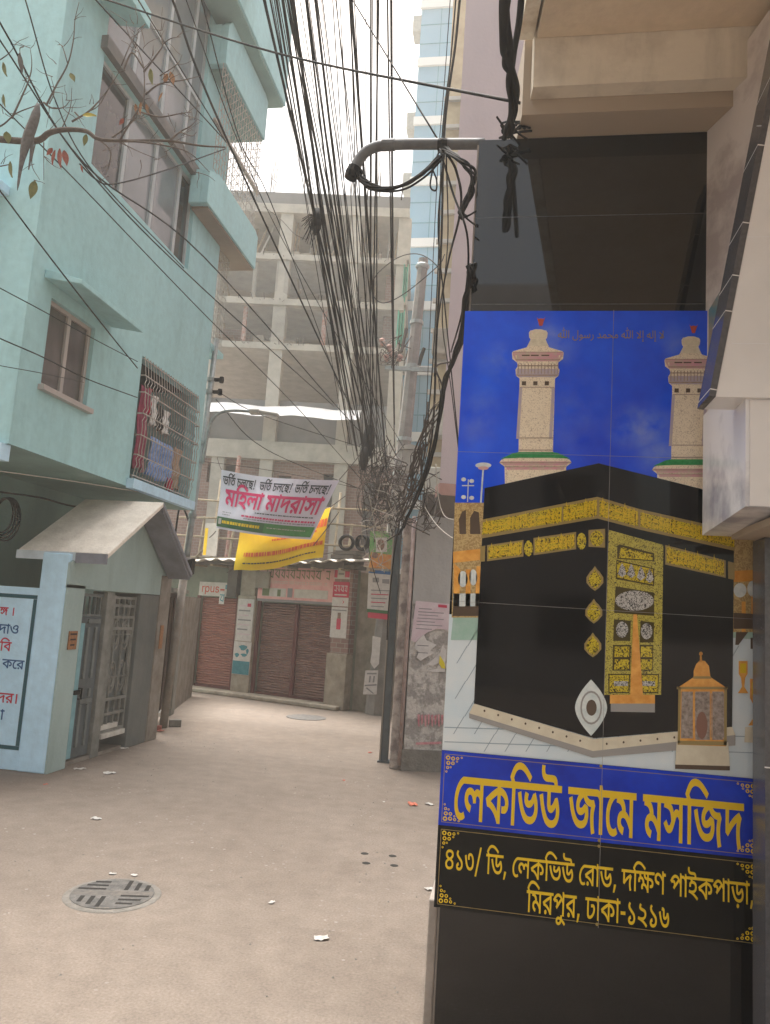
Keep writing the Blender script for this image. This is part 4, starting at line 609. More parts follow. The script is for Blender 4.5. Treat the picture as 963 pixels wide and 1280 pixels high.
# ------------------------------------------------------------------ street lamp
sl = thing('street_lamp', 'galvanised street lamp pole with a curved arm beside the barred balcony', 'street lamp', (-4.31, 9.6, 0))
base, top = Vector((-4.14, 9.6, 0)), Vector((-4.02, 9.6, 5.22))
base = Vector((-4.30, 9.60, 0)); top = Vector((-4.09, 9.62, 5.2))
P = lambda h: base.lerp(top, h/5.2)
BASE[sl.name] = base.copy(); sl.location = base
MB().tube([P(0), P(2.2)], .052, 12).build('lower_pole', 'jamb_tan', sl, smooth=True)
MB().tube([P(2.2), P(2.25), P(5.2)], [.047, .043, .036], 12).build('pole', 'galv', sl, smooth=True)
arm = crom([P(3.45)+Vector((.06, -.03, 0)), P(3.95)+Vector((.08, -.03, 0)), P(4.13)+Vector((.17, -.03, 0)), P(4.19)+Vector((.36, -.02, 0)), P(4.19)+Vector((.66, 0, 0))], 6)
MB().tube(arm, .021, 8).build('arm', 'galv', sl, smooth=True)
e = arm[-1]
h = MB(); h.obox(e+Vector((-.05, -.06, -.035)), (.14, 0, 0), (0, .12, 0), (0, 0, .055)); h.obox(e+Vector((.09, -.05, -.03)), (.26, 0, -.035), (0, .10, 0), (0, 0, .04))
h.build('lamp_head', 'lamp_grey', sl, bevel=.01)
MB().obox(e+Vector((.11, -.04, -.037)), (.22, 0, -.03), (0, .08, 0), (0, 0, .004)).build('lens', 'alu_white', sl)
for z in (2.15, 2.75, 3.5, 3.75, 4.45, 4.62): MB().lathe(P(z), [(.055, -.025), (.055, .025)], 12).build('clamp', 'galv', sl)
k = MB()
for z in (4.45, 4.62): k.box(P(z)+Vector((.05, -.02, -.02)), P(z)+Vector((.16, .02, .02))); k.lathe(P(z)+Vector((.15, 0, -.04)), [(.03, 0), (.036, .03), (.03, .08)], 8)
k.build('insulator', 'black_rubber', sl)
MB().tube(crom([P(2.6), P(2.8)+Vector((-.12, 0, .02)), P(3.0)+Vector((-.2, 0, -.12)), P(2.9)+Vector((-.22, 0, -.4))], 5), .012, 6).build('cable_stub', 'black_rubber', sl)
MB().obox(P(1.95)+Vector((.05, -.06, 0)), (.07, 0, .03), (0, .1, 0), (0, 0, .2)).build('control_box', 'black_rubber', sl)

# ------------------------------------------------------------------ mosque frontage on the right
mat('granite_black', (.003, .0035, .0045), (.005, .006, .007), 3, .03, spec=.6)
mat('granite_trim', (.06, .062, .07), (.09, .09, .10), 60, .25, spec=.6)
mat('marble', (.76, .76, .78), (.38, .38, .44), 1.7, .25, spec=.5, lo=.50, hi=.62, detail=9)
mat('marble_plain', (.74, .72, .71), (.66, .64, .63), 3, .35, spec=.4)
mat('marble_wall', (.60, .54, .50), (.36, .30, .28), 3.4, .4, spec=.4, lo=.46, hi=.62, detail=10)
mat('soffit_tan', (.66, .55, .41), (.54, .43, .31), 2.2, .85, .15, 25, lo=.3, hi=.7, fine=.06, fscale=20)
mat('beam_tan', (.66, .59, .48), (.40, .33, .26), 1.6, .85, .2, 25, lo=.52, hi=.75, grime=.35)
mat('strip_brown', (.38, .31, .24), None, rough=.9)
mat('fascia_sunlit', (.80, .74, .62), (.50, .40, .28), 9, .8, .4, 30, streak=.2)  # bright cream holds the sunlight on the overhang edge; brown streaks are weathering
mat('plinth_plaster', (.36, .32, .285), (.26, .23, .205), 6, .9, .3, 40)
mat('poster_teal', (.03, .17, .22), (.35, .20, .10), 9, .5)
SY = 3.2
mq = thing('mosque_building', 'mosque frontage of black granite and marble with a tan concrete overhang on the right', 'building', (.45, 3.7, 0))
MB().box((-.215, SY, 0), (1.25, SY+1.3, 3.73)).build('pillar', 'granite_black', mq)
MB().box((-.224, SY+.02, 0), (-.217, SY+1.3, 3.72)).build('pillar_side', 'plinth_plaster', mq); MB().box((-.262, SY+.03, 0), (-.226, SY+1.3, .50)).build('plinth', 'plinth_plaster', mq, bevel=.006)
k = MB()
for z in (2.96, 3.36): k.box((-.215, SY-.0012, z-.0015), (.75, SY-.0002, z+.0015))
k.build('tile_joint', 'granite_trim', mq)
# overhang: lintel strip, beam and slab whose outer edge splays outwards towards the viewer
sk = lambda y: -.03+.12*(SY-y)
def splay(y0, y1, z0, z1, xr, nm, m_, off=0.):
    return MB().prism([(sk(y0)+off, y0, z0), (xr, y0, z0), (xr, y1, z0), (sk(y1)+off, y1, z0)], (0, 0, z1-z0)).build(nm, m_, mq)
splay(3.04, 4.6, 3.732, 4.1, 3.2, 'lintel', 'strip_brown', -.02)
splay(2.96, 3.038, 3.80, 4.3, 3.2, 'beam', 'beam_tan', .012)
splay(-4.0, 2.958, 4.02, 4.5, 3.2, 'overhang_slab', 'soffit_tan', .02)
MB().prism([(sk(3.0)-.05, 3.0, 4.05), (sk(-4)-.05, -4, 4.05), (sk(-4)-.05, -4, 5.3), (sk(3.0)-.05, 3.0, 5.3)], (.06, 0, 0)).build('overhang_fascia', 'fascia_sunlit', mq)
MB().box((.2, SY+.2, 4.51), (3.2, 5.0, 9.5)).build('upper_wall', 'plinth_plaster', mq)
# marble side wall right of the black panel, coming towards the viewer
MB().prism([(.752, SY-.001, 2.3), (.752, SY-.001, 3.9), (.93, 2.74, 4.015), (.93, 2.74, 2.3)], (.08, .04, 0)).build('side_wall', 'marble_wall', mq)
MB().quad((.757, SY-.03, 2.70), (.757, SY-.03, 2.92), (.797, SY-.14, 3.00), (.797, SY-.14, 2.70)).build('wall_poster', 'poster_teal', mq)
# marble box canopy with sloping fascia above it
cx = .735
bx = MB(); bx.prism([(cx, 3.15, 1.99), (cx, 2.59, 2.02), (cx, 2.59, 2.385), (cx, 2.98, 2.47), (cx, 3.15, 2.47)], (1.4, 0, 0)); cb_ = bx.build('canopy_box', 'marble', mq)
MB().box((cx+.012, 2.586, 2.022), (cx+1.4, 2.5895, 2.37)).build('box_front', 'marble_plain', cb_)
MB().box((cx+.1, 2.66, 1.975), (cx+1.3, 3.12, 2.0)).build('box_underside', 'strip_brown', cb_)
fy = 2.57
V_ = lambda x, y: atY(x, y, fy)
e0, e1 = V_(895, 496), V_(966, 130); e2 = e0+(e1-e0)*1.35
fsc = MB().prism([e0, e2, Vector((2.3, fy, e2.z)), Vector((2.3, fy, e0.z))], (0, .15, 0)).build('raked_fascia', 'marble_plain', mq)
ed = e1-e0; ln_ = Vector((-ed.z, 0, ed.x)).normalized()
MB().prism([e0+ln_*.001+Vector((0,-.002,0)), e2+ln_*.001+Vector((0,-.002,0)), e2+ln_*.022+Vector((0,-.002,0)), e0+ln_*.022+Vector((0,-.002,0))], (0, .16, 0)).build('fascia_edge', 'granite_trim', fsc)
k = MB()
for t in (.02, .28, .40, .58, .85, 1.1): p = e0+ed*t+ln_*.0225+Vector((0,-.004,0)); k.obox(p, ed.normalized()*.003, (0, .164, 0), -ln_*.022)
k.build('edge_joint', 'marble_plain', fsc)
k = MB()
for z in (e0.z+.18, e0.z+.55, e0.z+.95): k.box((e0.x+.03+(z-e0.z)*.1, fy-.001, z), (2.3, fy-.0004, z+.002))
k.build('panel_joint', 'marble', fsc)
MB().box((.915, 2.99, 0), (1.5, 3.13, 1.972)).build('door_pillar', 'granite_trim', mq)
MB().box((.913, 2.985, 1.155), (1.49, 2.9895, 1.159)).build('pillar_joint', 'marble_plain', mq)

# ------------------------------------------------------------------ mosque sign : flat print under gloss
def printm(name, c, c2=None, sc=30, **k): return mat(name, c, c2, sc, .06, spec=.22, **k)
printm('pr_sky', (.003, .05, .68), (.008, .12, .95), 2.6, lo=.35, hi=.75)
printm('pr_black', (.004, .0045, .006)); printm('pr_navy', (.001, .020, .36), (.003, .05, .62), 4); printm('pr_ink', (.004, .005, .005))
printm('pr_gold', (.72, .49, .02)); printm('pr_goldline', (.30, .22, .08))
def printed_cloth(name, gold, dark, sc, thr=.5):
    m = bpy.data.materials.new(name); m.use_nodes = True; N = m.node_tree.nodes; L = m.node_tree.links; b = N['Principled BSDF']
    b.inputs['Roughness'].default_value = .06; b.inputs['Specular IOR Level'].default_value = .28
    g = N.new('ShaderNodeNewGeometry'); n = N.new('ShaderNodeTexNoise'); n.inputs['Scale'].default_value = sc; n.inputs['Detail'].default_value = 2; n.inputs['Distortion'].default_value = 2.2
    L.new(g.outputs['Position'], n.inputs['Vector']); r = N.new('ShaderNodeValToRGB'); r.color_ramp.interpolation = 'EASE'
    r.color_ramp.elements[0].position = thr-.05; r.color_ramp.elements[1].position = thr+.04
    r.color_ramp.elements[0].color = dark+(1,); r.color_ramp.elements[1].color = gold+(1,)
    L.new(n.outputs['Fac'], r.inputs['Fac']); L.new(r.outputs['Color'], b.inputs['Base Color']); M[name] = m
printed_cloth('pr_embroidery', (.58, .45, .02), (.045, .035, .006), 85, .46)
printed_cloth('pr_embroidery_dense', (.48, .41, .07), (.05, .045, .015), 130, .44)
printed_cloth('pr_silver', (.50, .48, .45), (.03, .03, .03), 110, .47)
printed_cloth('pr_stone', (.80, .69, .52), (.50, .40, .30), 120, .42)
printed_cloth('pr_arcade', (.52, .38, .17), (.36, .24, .10), 60, .5)
printm('pr_pink', (.62, .30, .35), (.52, .42, .33), 45); printm('pr_lilac', (.42, .36, .46), (.5, .42, .36), 60); printm('pr_cream', (.74, .66, .50), (.60, .52, .38), 60)
printm('pr_green', (.02, .22, .06), (.05, .32, .11), 70); printm('pr_red', (.45, .06, .04)); printm('pr_orange', (.78, .40, .09), (.60, .25, .04), 25)
printm('pr_floor', (.58, .68, .74), (.68, .73, .75), 5); printm('pr_floorline', (.30, .38, .44)); printm('pr_mint', (.30, .48, .40), (.45, .55, .52), 8)
printm('pr_shadow', (.10, .07, .05)); printm('pr_white', (.70, .74, .72), (.48, .55, .56), 26); printm('pr_grey', (.30, .29, .28)); printm('pr_lace', (.40, .34, .30), (.16, .12, .10), 70)
printm('pr_cornice', (.30, .22, .17), (.42, .30, .26), 90); printm('pr_skin', (.22, .11, .08)); printm('pr_marbleband', (.66, .61, .48), (.58, .52, .40), 20); printm('pr_frame', (.06, .045, .01))
sign = thing('mosque_sign', 'tall glossy printed sign showing a black cloth-draped shrine above yellow Bengali lettering', 'sign', (.36, SY, .43))
LAY = [0]
def S(x, y): p = atY(x, y, SY); return (p.x, p.z)
XL, XR = -.238, .995
def art(name, m_, polys, lv, par=None):
    if 1 < len(polys) <= 8 and name not in ('printed_mast', 'printed_minaret_window', 'printed_minaret_pink', 'printed_minaret_band'):
        return [art(name, m_, [p], lv, par) for p in polys][0]
    """printed shape(s): polygons in photo bearings, laid on the sign plane in registered ink layers"""
    mb = MB(); y = SY-.012-.0006*lv
    for po in polys:
        q = [S(*p) for p in po] if not isinstance(po[0][0], str) else [p[1:] for p in po]
        mb.v += []; vs = [Vector(p) for p in q]
        rv, _, rf, *_ = delaunay_2d_cdt(vs, [(i, (i+1) % len(vs)) for i in range(len(vs))], [], 1, 1e-6)
        mb.add([(p.x, y, p.y) for p in rv], [tuple(f) for f in rf])
    return mb.build(name, m_, par or sign)
def zrow(y): return S(740, y)[1]
zT, zB1, zB2, zE = zrow(390), zrow(954), zrow(1052), zrow(1156)
pb = MB().box((XL, SY-.0118, zE), (XR, SY-.001, zT)).build('backing_board', 'pr_ink', sign)
def rect(name, m_, x0, x1, z0, z1, lv):
    y = SY-.012-.0006*lv; return MB().quad((x0,y,z0), (x1,y,z0), (x1,y,z1), (x0,y,z1)).build(name, m_, sign)
def printed_clouds():
    m = M['pr_sky']; N = m.node_tree.nodes; L = m.node_tree.links; b = N['Principled BSDF']; src = b.inputs['Base Color'].links[0].from_socket
    g = N.new('ShaderNodeNewGeometry'); acc = None
    for (px, py, rx, ry, k) in ((800, 535, 48, 30, .8), (830, 570, 40, 26, .6), (845, 440, 34, 36, .35), (625, 455, 30, 26, .4), (690, 432, 34, 34, .5), (600, 520, 26, 50, .3), (720, 520, 40, 60, .2)):
        x, z = S(px, py); x1, _ = S(px+rx, py); _, z1 = S(px, py-ry)
        mp = N.new('ShaderNodeMapping'); mp.vector_type = 'TEXTURE'; mp.inputs['Location'].default_value = (x, 0, z); mp.inputs['Scale'].default_value = (x1-x, 1000, z1-z)
        ln = N.new('ShaderNodeVectorMath'); ln.operation = 'LENGTH'; L.new(g.outputs['Position'], mp.inputs['Vector']); L.new(mp.outputs['Vector'], ln.inputs[0])
        mr = N.new('ShaderNodeMapRange'); mr.interpolation_type = 'SMOOTHSTEP'; mr.inputs['From Min'].default_value = 1.25; mr.inputs['From Max'].default_value = .1; mr.inputs['To Max'].default_value = k
        L.new(ln.outputs['Value'], mr.inputs['Value'])
        if acc is None: acc = mr.outputs['Result']
        else:
            a = N.new('ShaderNodeMath'); a.operation = 'MAXIMUM'; L.new(acc, a.inputs[0]); L.new(mr.outputs['Result'], a.inputs[1]); acc = a.outputs['Value']
    n = N.new('ShaderNodeTexNoise'); n.inputs['Scale'].default_value = 9; n.inputs['Detail'].default_value = 7; L.new(g.outputs['Position'], n.inputs['Vector'])
    r = N.new('ShaderNodeMapRange'); r.inputs['From Min'].default_value = .35; r.inputs['From Max'].default_value = .65; L.new(n.outputs['Fac'], r.inputs['Value'])
    a = N.new('ShaderNodeMath'); a.operation = 'MULTIPLY'; L.new(acc, a.inputs[0]); L.new(r.outputs['Result'], a.inputs[1])
    x = N.new('ShaderNodeMix'); x.data_type = 'RGBA'; x.inputs['B'].default_value = (.26, .36, .72, 1); L.new(a.outputs['Value'], x.inputs['Factor']); L.new(src, x.inputs['A']); L.new(x.outputs['Result'], b.inputs['Base Color'])
printed_clouds()
rect('printed_sky', 'pr_sky', XL, XR, zrow(640), zT, 0)
rect('printed_floor', 'pr_floor', XL, XR, zB1, zrow(779), 0)
def ell(cx, cy, rx, ry, n=20, a0=0, a1=6.2832): return [(cx+rx*math.cos(a0+(a1-a0)*i/n), cy+ry*math.sin(a0+(a1-a0)*i/n)) for i in range(n)]
def blob(cx, cy, rx, ry, seed, n=22):
    r_ = random.Random(seed); ph = [r_.random()*6 for _ in range(3)]
    return [(cx+rx*math.cos(6.2832*i/n)*(1+.25*math.sin(3*6.2832*i/n+ph[0])+.12*math.sin(5*6.2832*i/n+ph[1])), cy+ry*math.sin(6.2832*i/n)*(1+.25*math.sin(2*6.2832*i/n+ph[2]))) for i in range(n)]
fl = [[(572+i*26-(j*14), 785+j*22), (573.2+i*26-(j*14), 785+j*22), (560+i*26-(j*14), 807+j*22), (558.8+i*26-(j*14), 807+j*22)] for i in range(0, 15) for j in range(7) if 556 < 560+i*26-j*14 < 935]
fl += [[(556, 800+k*18), (948, 800+k*20), (948, 801.2+k*20), (556, 801.2+k*18)] for k in range(8)]
art('printed_floor_joints', 'pr_floorline', [p for p in fl if all(zB1+.004 < S(*q)[1] < zrow(782) and XL+.003 < S(*q)[0] < XR for q in p)], 1)
art('printed_mint_floor', 'pr_mint', [[(567, 770), (602, 770), (600, 800), (564, 800)], [(914, 782), (950, 786), (950, 800), (914, 797)]], 1)
# arcades either side
art('printed_arcade', 'pr_arcade', [[(569, 629), (606, 629), (602, 772), (565, 772)], [(912, 668), (952, 668), (952, 790), (912, 790)]], 2)
art('printed_arches', 'pr_shadow', [[(575, 668), (574, 650), (578, 640), (583, 638), (583, 668)], [(588, 668), (588, 648), (593, 639), (599, 641), (601, 668)]], 3)
art('printed_gallery', 'pr_orange', [[(567, 690), (604, 686), (604, 700), (567, 704)], [(568, 704), (576, 712), (574, 768), (567, 768)], [(583, 712), (589, 712), (588, 768), (582, 768)], [(596, 708), (602, 708), (601, 768), (594, 768)],
     [(914, 714), (950, 712), (950, 726), (914, 728)], [(926, 752), (931, 752), (931, 792), (926, 792)], [(938, 744), (943, 744), (943, 768), (938, 768)]], 3)
art('printed_arch_light', 'pr_white', [ell(579, 724, 6, 10), ell(592, 722, 5, 10), [(567, 742), (600, 742), (599, 758), (567, 758)], ell(924, 738, 8, 9), ell(940, 736, 7, 10)], 3)
art('printed_crowd', 'pr_shadow', [[(567, 758), (601, 758), (600, 770), (566, 770)], [(916, 766), (950, 768), (950, 786), (916, 786)], [(919, 790), (934, 790), (922, 806), (918, 806)], [(937, 797), (944, 797), (944, 811), (937, 811)]], 4)
art('printed_banner_red', 'pr_red', [[(941, 776), (952, 776), (952, 788), (941, 788)]], 5)
# lamp masts
art('printed_mast', 'pr_white', [[(603.4, 586), (605.4, 586), (602.4, 629), (600.4, 629)], ell(604.5, 582.5, 10, 3.6), [(585.3, 600), (586.5, 600), (585.5, 628), (584.3, 628)]]+[ell(x, y, 3.2, 2.6, 8) for x, y in ((580, 600), (590, 602), (580, 622), (590, 623))]+[[(578, 607), (593, 607), (593, 608.4), (578, 608.4)]], 3)
art('printed_mast_head', 'pr_pink', [ell(604.5, 586, 6.5, 2.2)], 4)
# minarets
def minaret(cx, cy, cut):
    T = lambda prof: [(cx+(x-372)/5.335+(y-300)*-.0040*5.3/5.335, cy+(y-300)/5.335) for x, y in prof]
    def both(pts, c=380): return T([(c-w, y) for w, y in pts]+[(c+w, y) for w, y in pts[::-1]])
    sh = lambda k, a: (k, a)
    art('printed_minaret', 'pr_stone', [both([(52, 180), (62, 195), (60, 225), (50, 240), (60, 262), (75, 292), (165, 318), (172, 330), (168, 370), (138, 392), (130, 415), (146, 440), (142, 480), (118, 500), (114, 985)]), both([(114, 985), (120, 990), (228, 1040), (240, 1058), (205, 1085), (200, cut), ])], 2)
    art('printed_minaret_pink', 'pr_pink', [both([(165, 325), (168, 340), (150, 372), (140, 388), (138, 375), (150, 345)]), both([(140, 345), (140, 385)]), both([(195, 1085), (190, 1105)]), both([(228, 1050), (205, 1078)])], 3)
    art('printed_minaret_band', 'pr_lilac', [both([(138, 435), (140, 470), (125, 490)])]+[T([(262, 560), (282, 560), (268, 900), (248, 900)])]+[T([(478, 560), (498, 560), (486, 900), (466, 900)])], 3)
    art('printed_minaret_ribs', 'pr_cornice', [both([(166, 322), (172, 326)]), both([(150, 372), (146, 378)]), both([(136, 412), (136, 418)]), both([(142, 474), (142, 481)]), both([(114, 556), (114, 560)]), both([(114, 892), (114, 897)]), both([(114, 972), (114, 978)]), both([(240, 1056), (238, 1062)]), both([(205, 1083), (204, 1088)])]+[T([(x, 400), (x+5, 400), (x+5, 468), (x, 468)]) for x in range(250, 520, 22)], 4)
    art('printed_minaret_dome', 'pr_cream', [both([(20, 172), (50, 182), (62, 205), (58, 225), (48, 232)]), both([(48, 236), (60, 262), (70, 284)])], 3)
    art('printed_finial', 'pr_red', [T([(368, 92), (378, 104), (396, 100), (414, 104), (424, 92), (414, 122), (406, 150), (386, 150), (378, 122)])], 3)
    art('printed_minaret_roof', 'pr_green', [both([(112, 988), (150, 995), (232, 1032), (100, 1026)])], 3)
    art('printed_minaret_window', 'pr_shadow', [T([(x-14, 518), (x+14, 518), (x+14, 545), (x-14, 545)]) for x in (292, 368, 444)]+[T([(x-26, 342), (x+26, 342), (x+26, 350), (x-26, 350)]) for x in (300, 360, 430)], 4)
minaret(671, 437, 1200); minaret(861, 446, 1260)
# the draped cube
art('printed_cube', 'pr_black', [[(606, 611), (748, 580), (876, 612), (917, 628), (914, 908), (742, 922), (593, 879)]], 5)
art('printed_cube_edge', 'pr_ink', [[(757.5, 664), (760, 664), (744, 921), (741, 921)]], 6)
art('printed_plinth', 'pr_marbleband', [[(593, 879), (742, 923), (914, 908), (918, 918), (741, 938), (587, 891)]], 6)
art('printed_plinth_edge', 'pr_grey', [[(587, 891), (741, 938), (918, 918), (918, 931), (740, 946), (587, 897)]], 6)
art('printed_plinth_rings', 'pr_shadow', [ell(x, y, 1.3, 1.6, 8) for x, y in [(606+i*17, 888+i*5.3) for i in range(8)]+[(758+i*21, 929-i*2) for i in range(8)]], 7)
art('printed_band', 'pr_goldline', [[(604, 650), (746.4, 621.8), (799, 637), (917, 664), (917, 689), (799, 662.6), (746.4, 648.7), (602, 673.6)]], 6)
art('printed_band_embroidery', 'pr_embroidery', [[(604, 653.5), (702, 634), (702, 653), (603, 669)], [(704, 633.5), (746, 625.5), (746, 645), (704, 652.5)], [(749, 626), (797, 640), (797, 658.5), (749, 645.8)], [(800, 641), (917, 668), (917, 684.5), (800, 659)]], 7)
art('printed_cartouche', 'pr_goldline', [[(601, 683.5), (607, 682.5), (606.5, 702), (600.5, 702.5)], [(609, 682), (654.5, 675.4), (654.5, 696), (609, 702)], [(667, 673), (720, 665.4), (720, 687), (667, 694.5)], [(735.4, 663), (756, 661.5), (756, 685), (735.4, 684)], [(830.7, 681.7), (906, 701), (906, 722.6), (830.7, 706)], [(909, 702), (917, 704), (917, 725), (909, 723.5)]], 6)
art('printed_cartouche_embroidery', 'pr_embroidery', [[(611, 684), (652.5, 678), (652.5, 693.5), (611, 699)], [(669, 675.2), (718, 668.2), (718, 685), (669, 691.6)], ell(745.7, 673.5, 8.4, 9.8), [(832.5, 684.5), (904, 703), (904, 720), (832.5, 703.6)], ell(660.6, 686, 5.4, 10, 14), ell(726.7, 677, 5.8, 10.5, 14)], 7)
def pendant(cx, cy, w, h): return [(cx, cy-h), (cx+w*.3, cy-h*.7), (cx+w*.55, cy-h*.55), (cx+w, cy-h*.1), (cx+w, cy+h*.35), (cx+w*.5, cy+h*.75), (cx, cy+h), (cx-w*.5, cy+h*.75), (cx-w, cy+h*.35), (cx-w, cy-h*.1), (cx-w*.55, cy-h*.55), (cx-w*.3, cy-h*.7)]
art('printed_pendant', 'pr_goldline', [pendant(743.3, 723.4, 10.5, 15.5), pendant(742, 764, 10.5, 15.5), pendant(740.7, 806, 10.5, 15.5)], 7)
art('printed_pendant_embroidery', 'pr_embroidery', [pendant(743.3, 724, 8, 12), pendant(742, 764.6, 8, 12), pendant(740.7, 806.6, 8, 12)], 8)
art('printed_door_step', 'pr_orange', [[(762, 866), (818, 866), (818, 879), (762, 879)]], 6)
art('printed_door_sill', 'pr_grey', [[(763, 879), (818, 879), (818, 890), (763, 889)]], 6)
art('printed_curtain', 'pr_embroidery_dense', [[(760.5, 663), (828.5, 681.7), (825.5, 868), (755, 868)]], 8)
art('printed_curtain_frame', 'pr_frame', [[(771, 683), (774, 681), (817, 692), (817, 702), (771, 699)], [(770, 700), (817, 711), (817, 733), (769, 724)], [(769, 733), (817, 741), (817, 770), (767, 766)], [(767, 774), (788, 776), (787, 801), (766, 801)], [(800, 776), (817, 778), (816, 803), (799, 803)], [(766, 806), (788, 806), (787, 838), (765, 838)], [(799, 806), (816, 806), (815, 838), (798, 838)], [(760, 842), (787, 842), (786, 866), (760, 866)], [(801, 842), (823, 842), (822, 866), (801, 866)]], 9)
art('printed_curtain_panel', 'pr_embroidery', [[(775, 684), (815, 694), (815, 700.6), (773, 697.6)], [(771, 702), (815.5, 712), (815.5, 731), (770.5, 722)], [(768, 808), (786, 808), (785.6, 821), (767.5, 821)], [(768, 824), (786, 824), (785.6, 836.5), (767, 836.5)], [(800.5, 808), (814.6, 808), (814.3, 821), (800, 821)], [(800.5, 824), (814.6, 824), (814, 836.5), (799.5, 836.5)], [(761.5, 843.5), (785.5, 843.5), (785, 864.5), (761.5, 864.5)], [(802, 843.5), (821.5, 843.5), (821, 864.5), (802, 864.5)]], 10)
art('printed_silver_work', 'pr_silver', [ell(792.5, 751, 24, 12.5, 22), ell(777, 787, 7.6, 10), ell(807.5, 789, 7.2, 10), [(767, 851), (784, 851), (784, 857), (767, 857)], [(802, 851), (818, 851), (818, 857), (802, 857)]]+[[(x-5, y+6), (x-3, y-2), (x, y-8), (x+3, y-2), (x+5, y+6), (x, y+10)] for x, y in ((777, 712), (788.5, 713), (800.5, 716), (811.5, 719))], 11)
art('printed_door_gap', 'pr_orange', [[(791, 768), (795.5, 768), (803, 868), (787, 868)]], 12)
ogive = lambda w, h, cy: [(738.5+w*(1-abs(t)**1.7), cy+h*t) for t in [-1+i/10 for i in range(21)]]+[(738.5-w*(1-abs(t)**1.7), cy+h*t) for t in [1-i/10 for i in range(1, 20)]]
art('printed_oval_frame', 'pr_white', [ogive(20, 35, 884)], 8)
art('printed_oval_ring', 'pr_grey', [ell(738.6, 884, 13.5, 21)], 9); art('printed_oval_inner', 'pr_white', [ell(738.6, 884, 11.5, 18.5)], 10); art('printed_oval_stone', 'pr_shadow', [ell(739, 884, 6.5, 10)], 11)
art('printed_kiosk_base', 'pr_marbleband', [[(845, 925), (909, 927), (911, 957), (843, 955)]], 8); art('printed_kiosk_foot', 'pr_shadow', [[(843, 954.6), (911, 956.6), (911, 962), (843, 960)]], 9)
art('printed_kiosk', 'pr_orange', [[(847, 858), (907, 858), (906, 932), (846, 930)], [(845, 860), (866, 846), (887, 846), (908, 860)], [(866, 847), (866, 838), (869, 830), (874, 825), (880, 826), (885, 832), (887, 847)], [(873.6, 828), (874, 816), (876, 816), (876.4, 828)], ell(875, 817, 2.2, 2.6, 10)], 9)
art('printed_kiosk_lattice', 'pr_lace', [[(851, 864), (865, 864), (865, 922), (850, 922)], [(868, 864), (886, 864), (886, 924), (868, 924)], [(889, 864), (903, 864), (903, 924), (889, 924)]], 10)
art('printed_kiosk_bars', 'pr_lace', [[(852+i*3.9, 866), (853+i*3.9, 866), (853+i*3.9, 921), (852+i*3.9, 921)] for i in range(14)], 11)
art('printed_kiosk_trim', 'pr_goldline', [[(845, 858), (908, 858), (908, 861), (845, 861)], [(846, 925), (907, 926), (907, 931), (846, 930)], [(865.5, 845), (887.5, 845), (887.5, 848), (865.5, 848)], [(847, 858), (850, 858), (849, 928), (846, 928)], [(904, 858), (907.4, 858), (907, 930), (903.6, 930)]], 10)
art('printed_kiosk_stone', 'pr_skin', [ell(876, 906, 7, 17)], 12)
art('printed_lantern', 'pr_orange', [[(922, 826), (933, 826), (933, 842), (930, 847), (929, 858), (934, 866), (921, 866), (926, 858), (925, 847), (922, 842)], [(936, 848), (951, 848), (951, 872), (947, 880), (945, 894), (952, 906), (934, 906), (942, 894), (940, 880), (936, 872)]], 8)
art('printed_lantern_glass', 'pr_gold', [[(924, 829), (931, 829), (931, 841), (924, 841)], [(938.5, 852), (949, 852), (949, 869), (938.5, 869)]], 9)
art('printed_lantern_base', 'pr_marbleband', [[(930, 908), (952, 908), (952, 928), (929, 927)]], 8)
# blue and black name bands with borders and corner scrolls
rect('name_band', 'pr_navy', XL, XR, zB2+.006, zB1, 13); rect('address_band', 'pr_ink', XL, XR, zE, zB2+.004, 13)
def border(z0, z1, nm):
    y = SY-.012-.0006*14; m_ = MB(); t = .0022; a, b = XL+.012, XR-.05; z0 += .012; z1 -= .012
    for q in ((a, z0, b, z0+t), (a, z1-t, b, z1), (a, z0, a+t, z1), (b-t, z0, b, z1)): m_.quad((q[0], y, q[1]), (q[2], y, q[1]), (q[2], y, q[3]), (q[0], y, q[3]))
    m_.build(nm, 'pr_goldline', sign)
    for sx, X in ((1, a+.004), (-1, b-.004)):
        for sz, Z in ((1, z0+.004), (-1, z1-.004)):
            c = MB()
            for (dx, dz, r) in ((.010, .010, .009), (.030, .012, .008), (.012, .030, .008), (.048, .010, .006), (.010, .048, .006), (.030, .030, .007), (.064, .006, .004), (.006, .064, .004), (.046, .022, .004), (.022, .046, .004)):
                rr = [(X+sx*dx+r*math.cos(6.2832*i/12), Z+sz*dz+r*math.sin(6.2832*i/12)) for i in range(12)]; ri = [(X+sx*dx+r*.45*math.cos(6.2832*i/12), Z+sz*dz+r*.45*math.sin(6.2832*i/12)) for i in range(12)]
                for i in range(12): j = (i+1) % 12; c.quad((*[rr[i][0]], y, rr[i][1]), (rr[j][0], y, rr[j][1]), (ri[j][0], y, ri[j][1]), (ri[i][0], y, ri[i][1]))
            c.build('corner_scroll', 'pr_gold', sign)
border(zB2+.006, zB1, 'gold_border'); border(zE, zB2+.004, 'gold_border')
def signtext(line, pl, pr, pb, bold, nm, up):
    """pl, pr: bearings of the ends of the headline; pb: bearing of a letter foot"""
    (xa, za), (xb, zb), (_, zf) = S(*pl), S(*pr), S(*pb); z = (za+zb)/2; q = MB()
    lettering(q, line, (xa, SY-.012-.0006*16, zf), (1,0,0), (0,0,1), (0,-1,0), width=xb-xa, height=(z-zf), bold=bold, up=up)
    return q.build(nm, 'pr_gold', sign)
signtext('name', (569, 971), (927, 1003), (748, 1040), 17, 'name_lettering', 622)
signtext('addr1', (557, 1063), (941, 1099), (748, 1106), 9, 'address_lettering', 622)
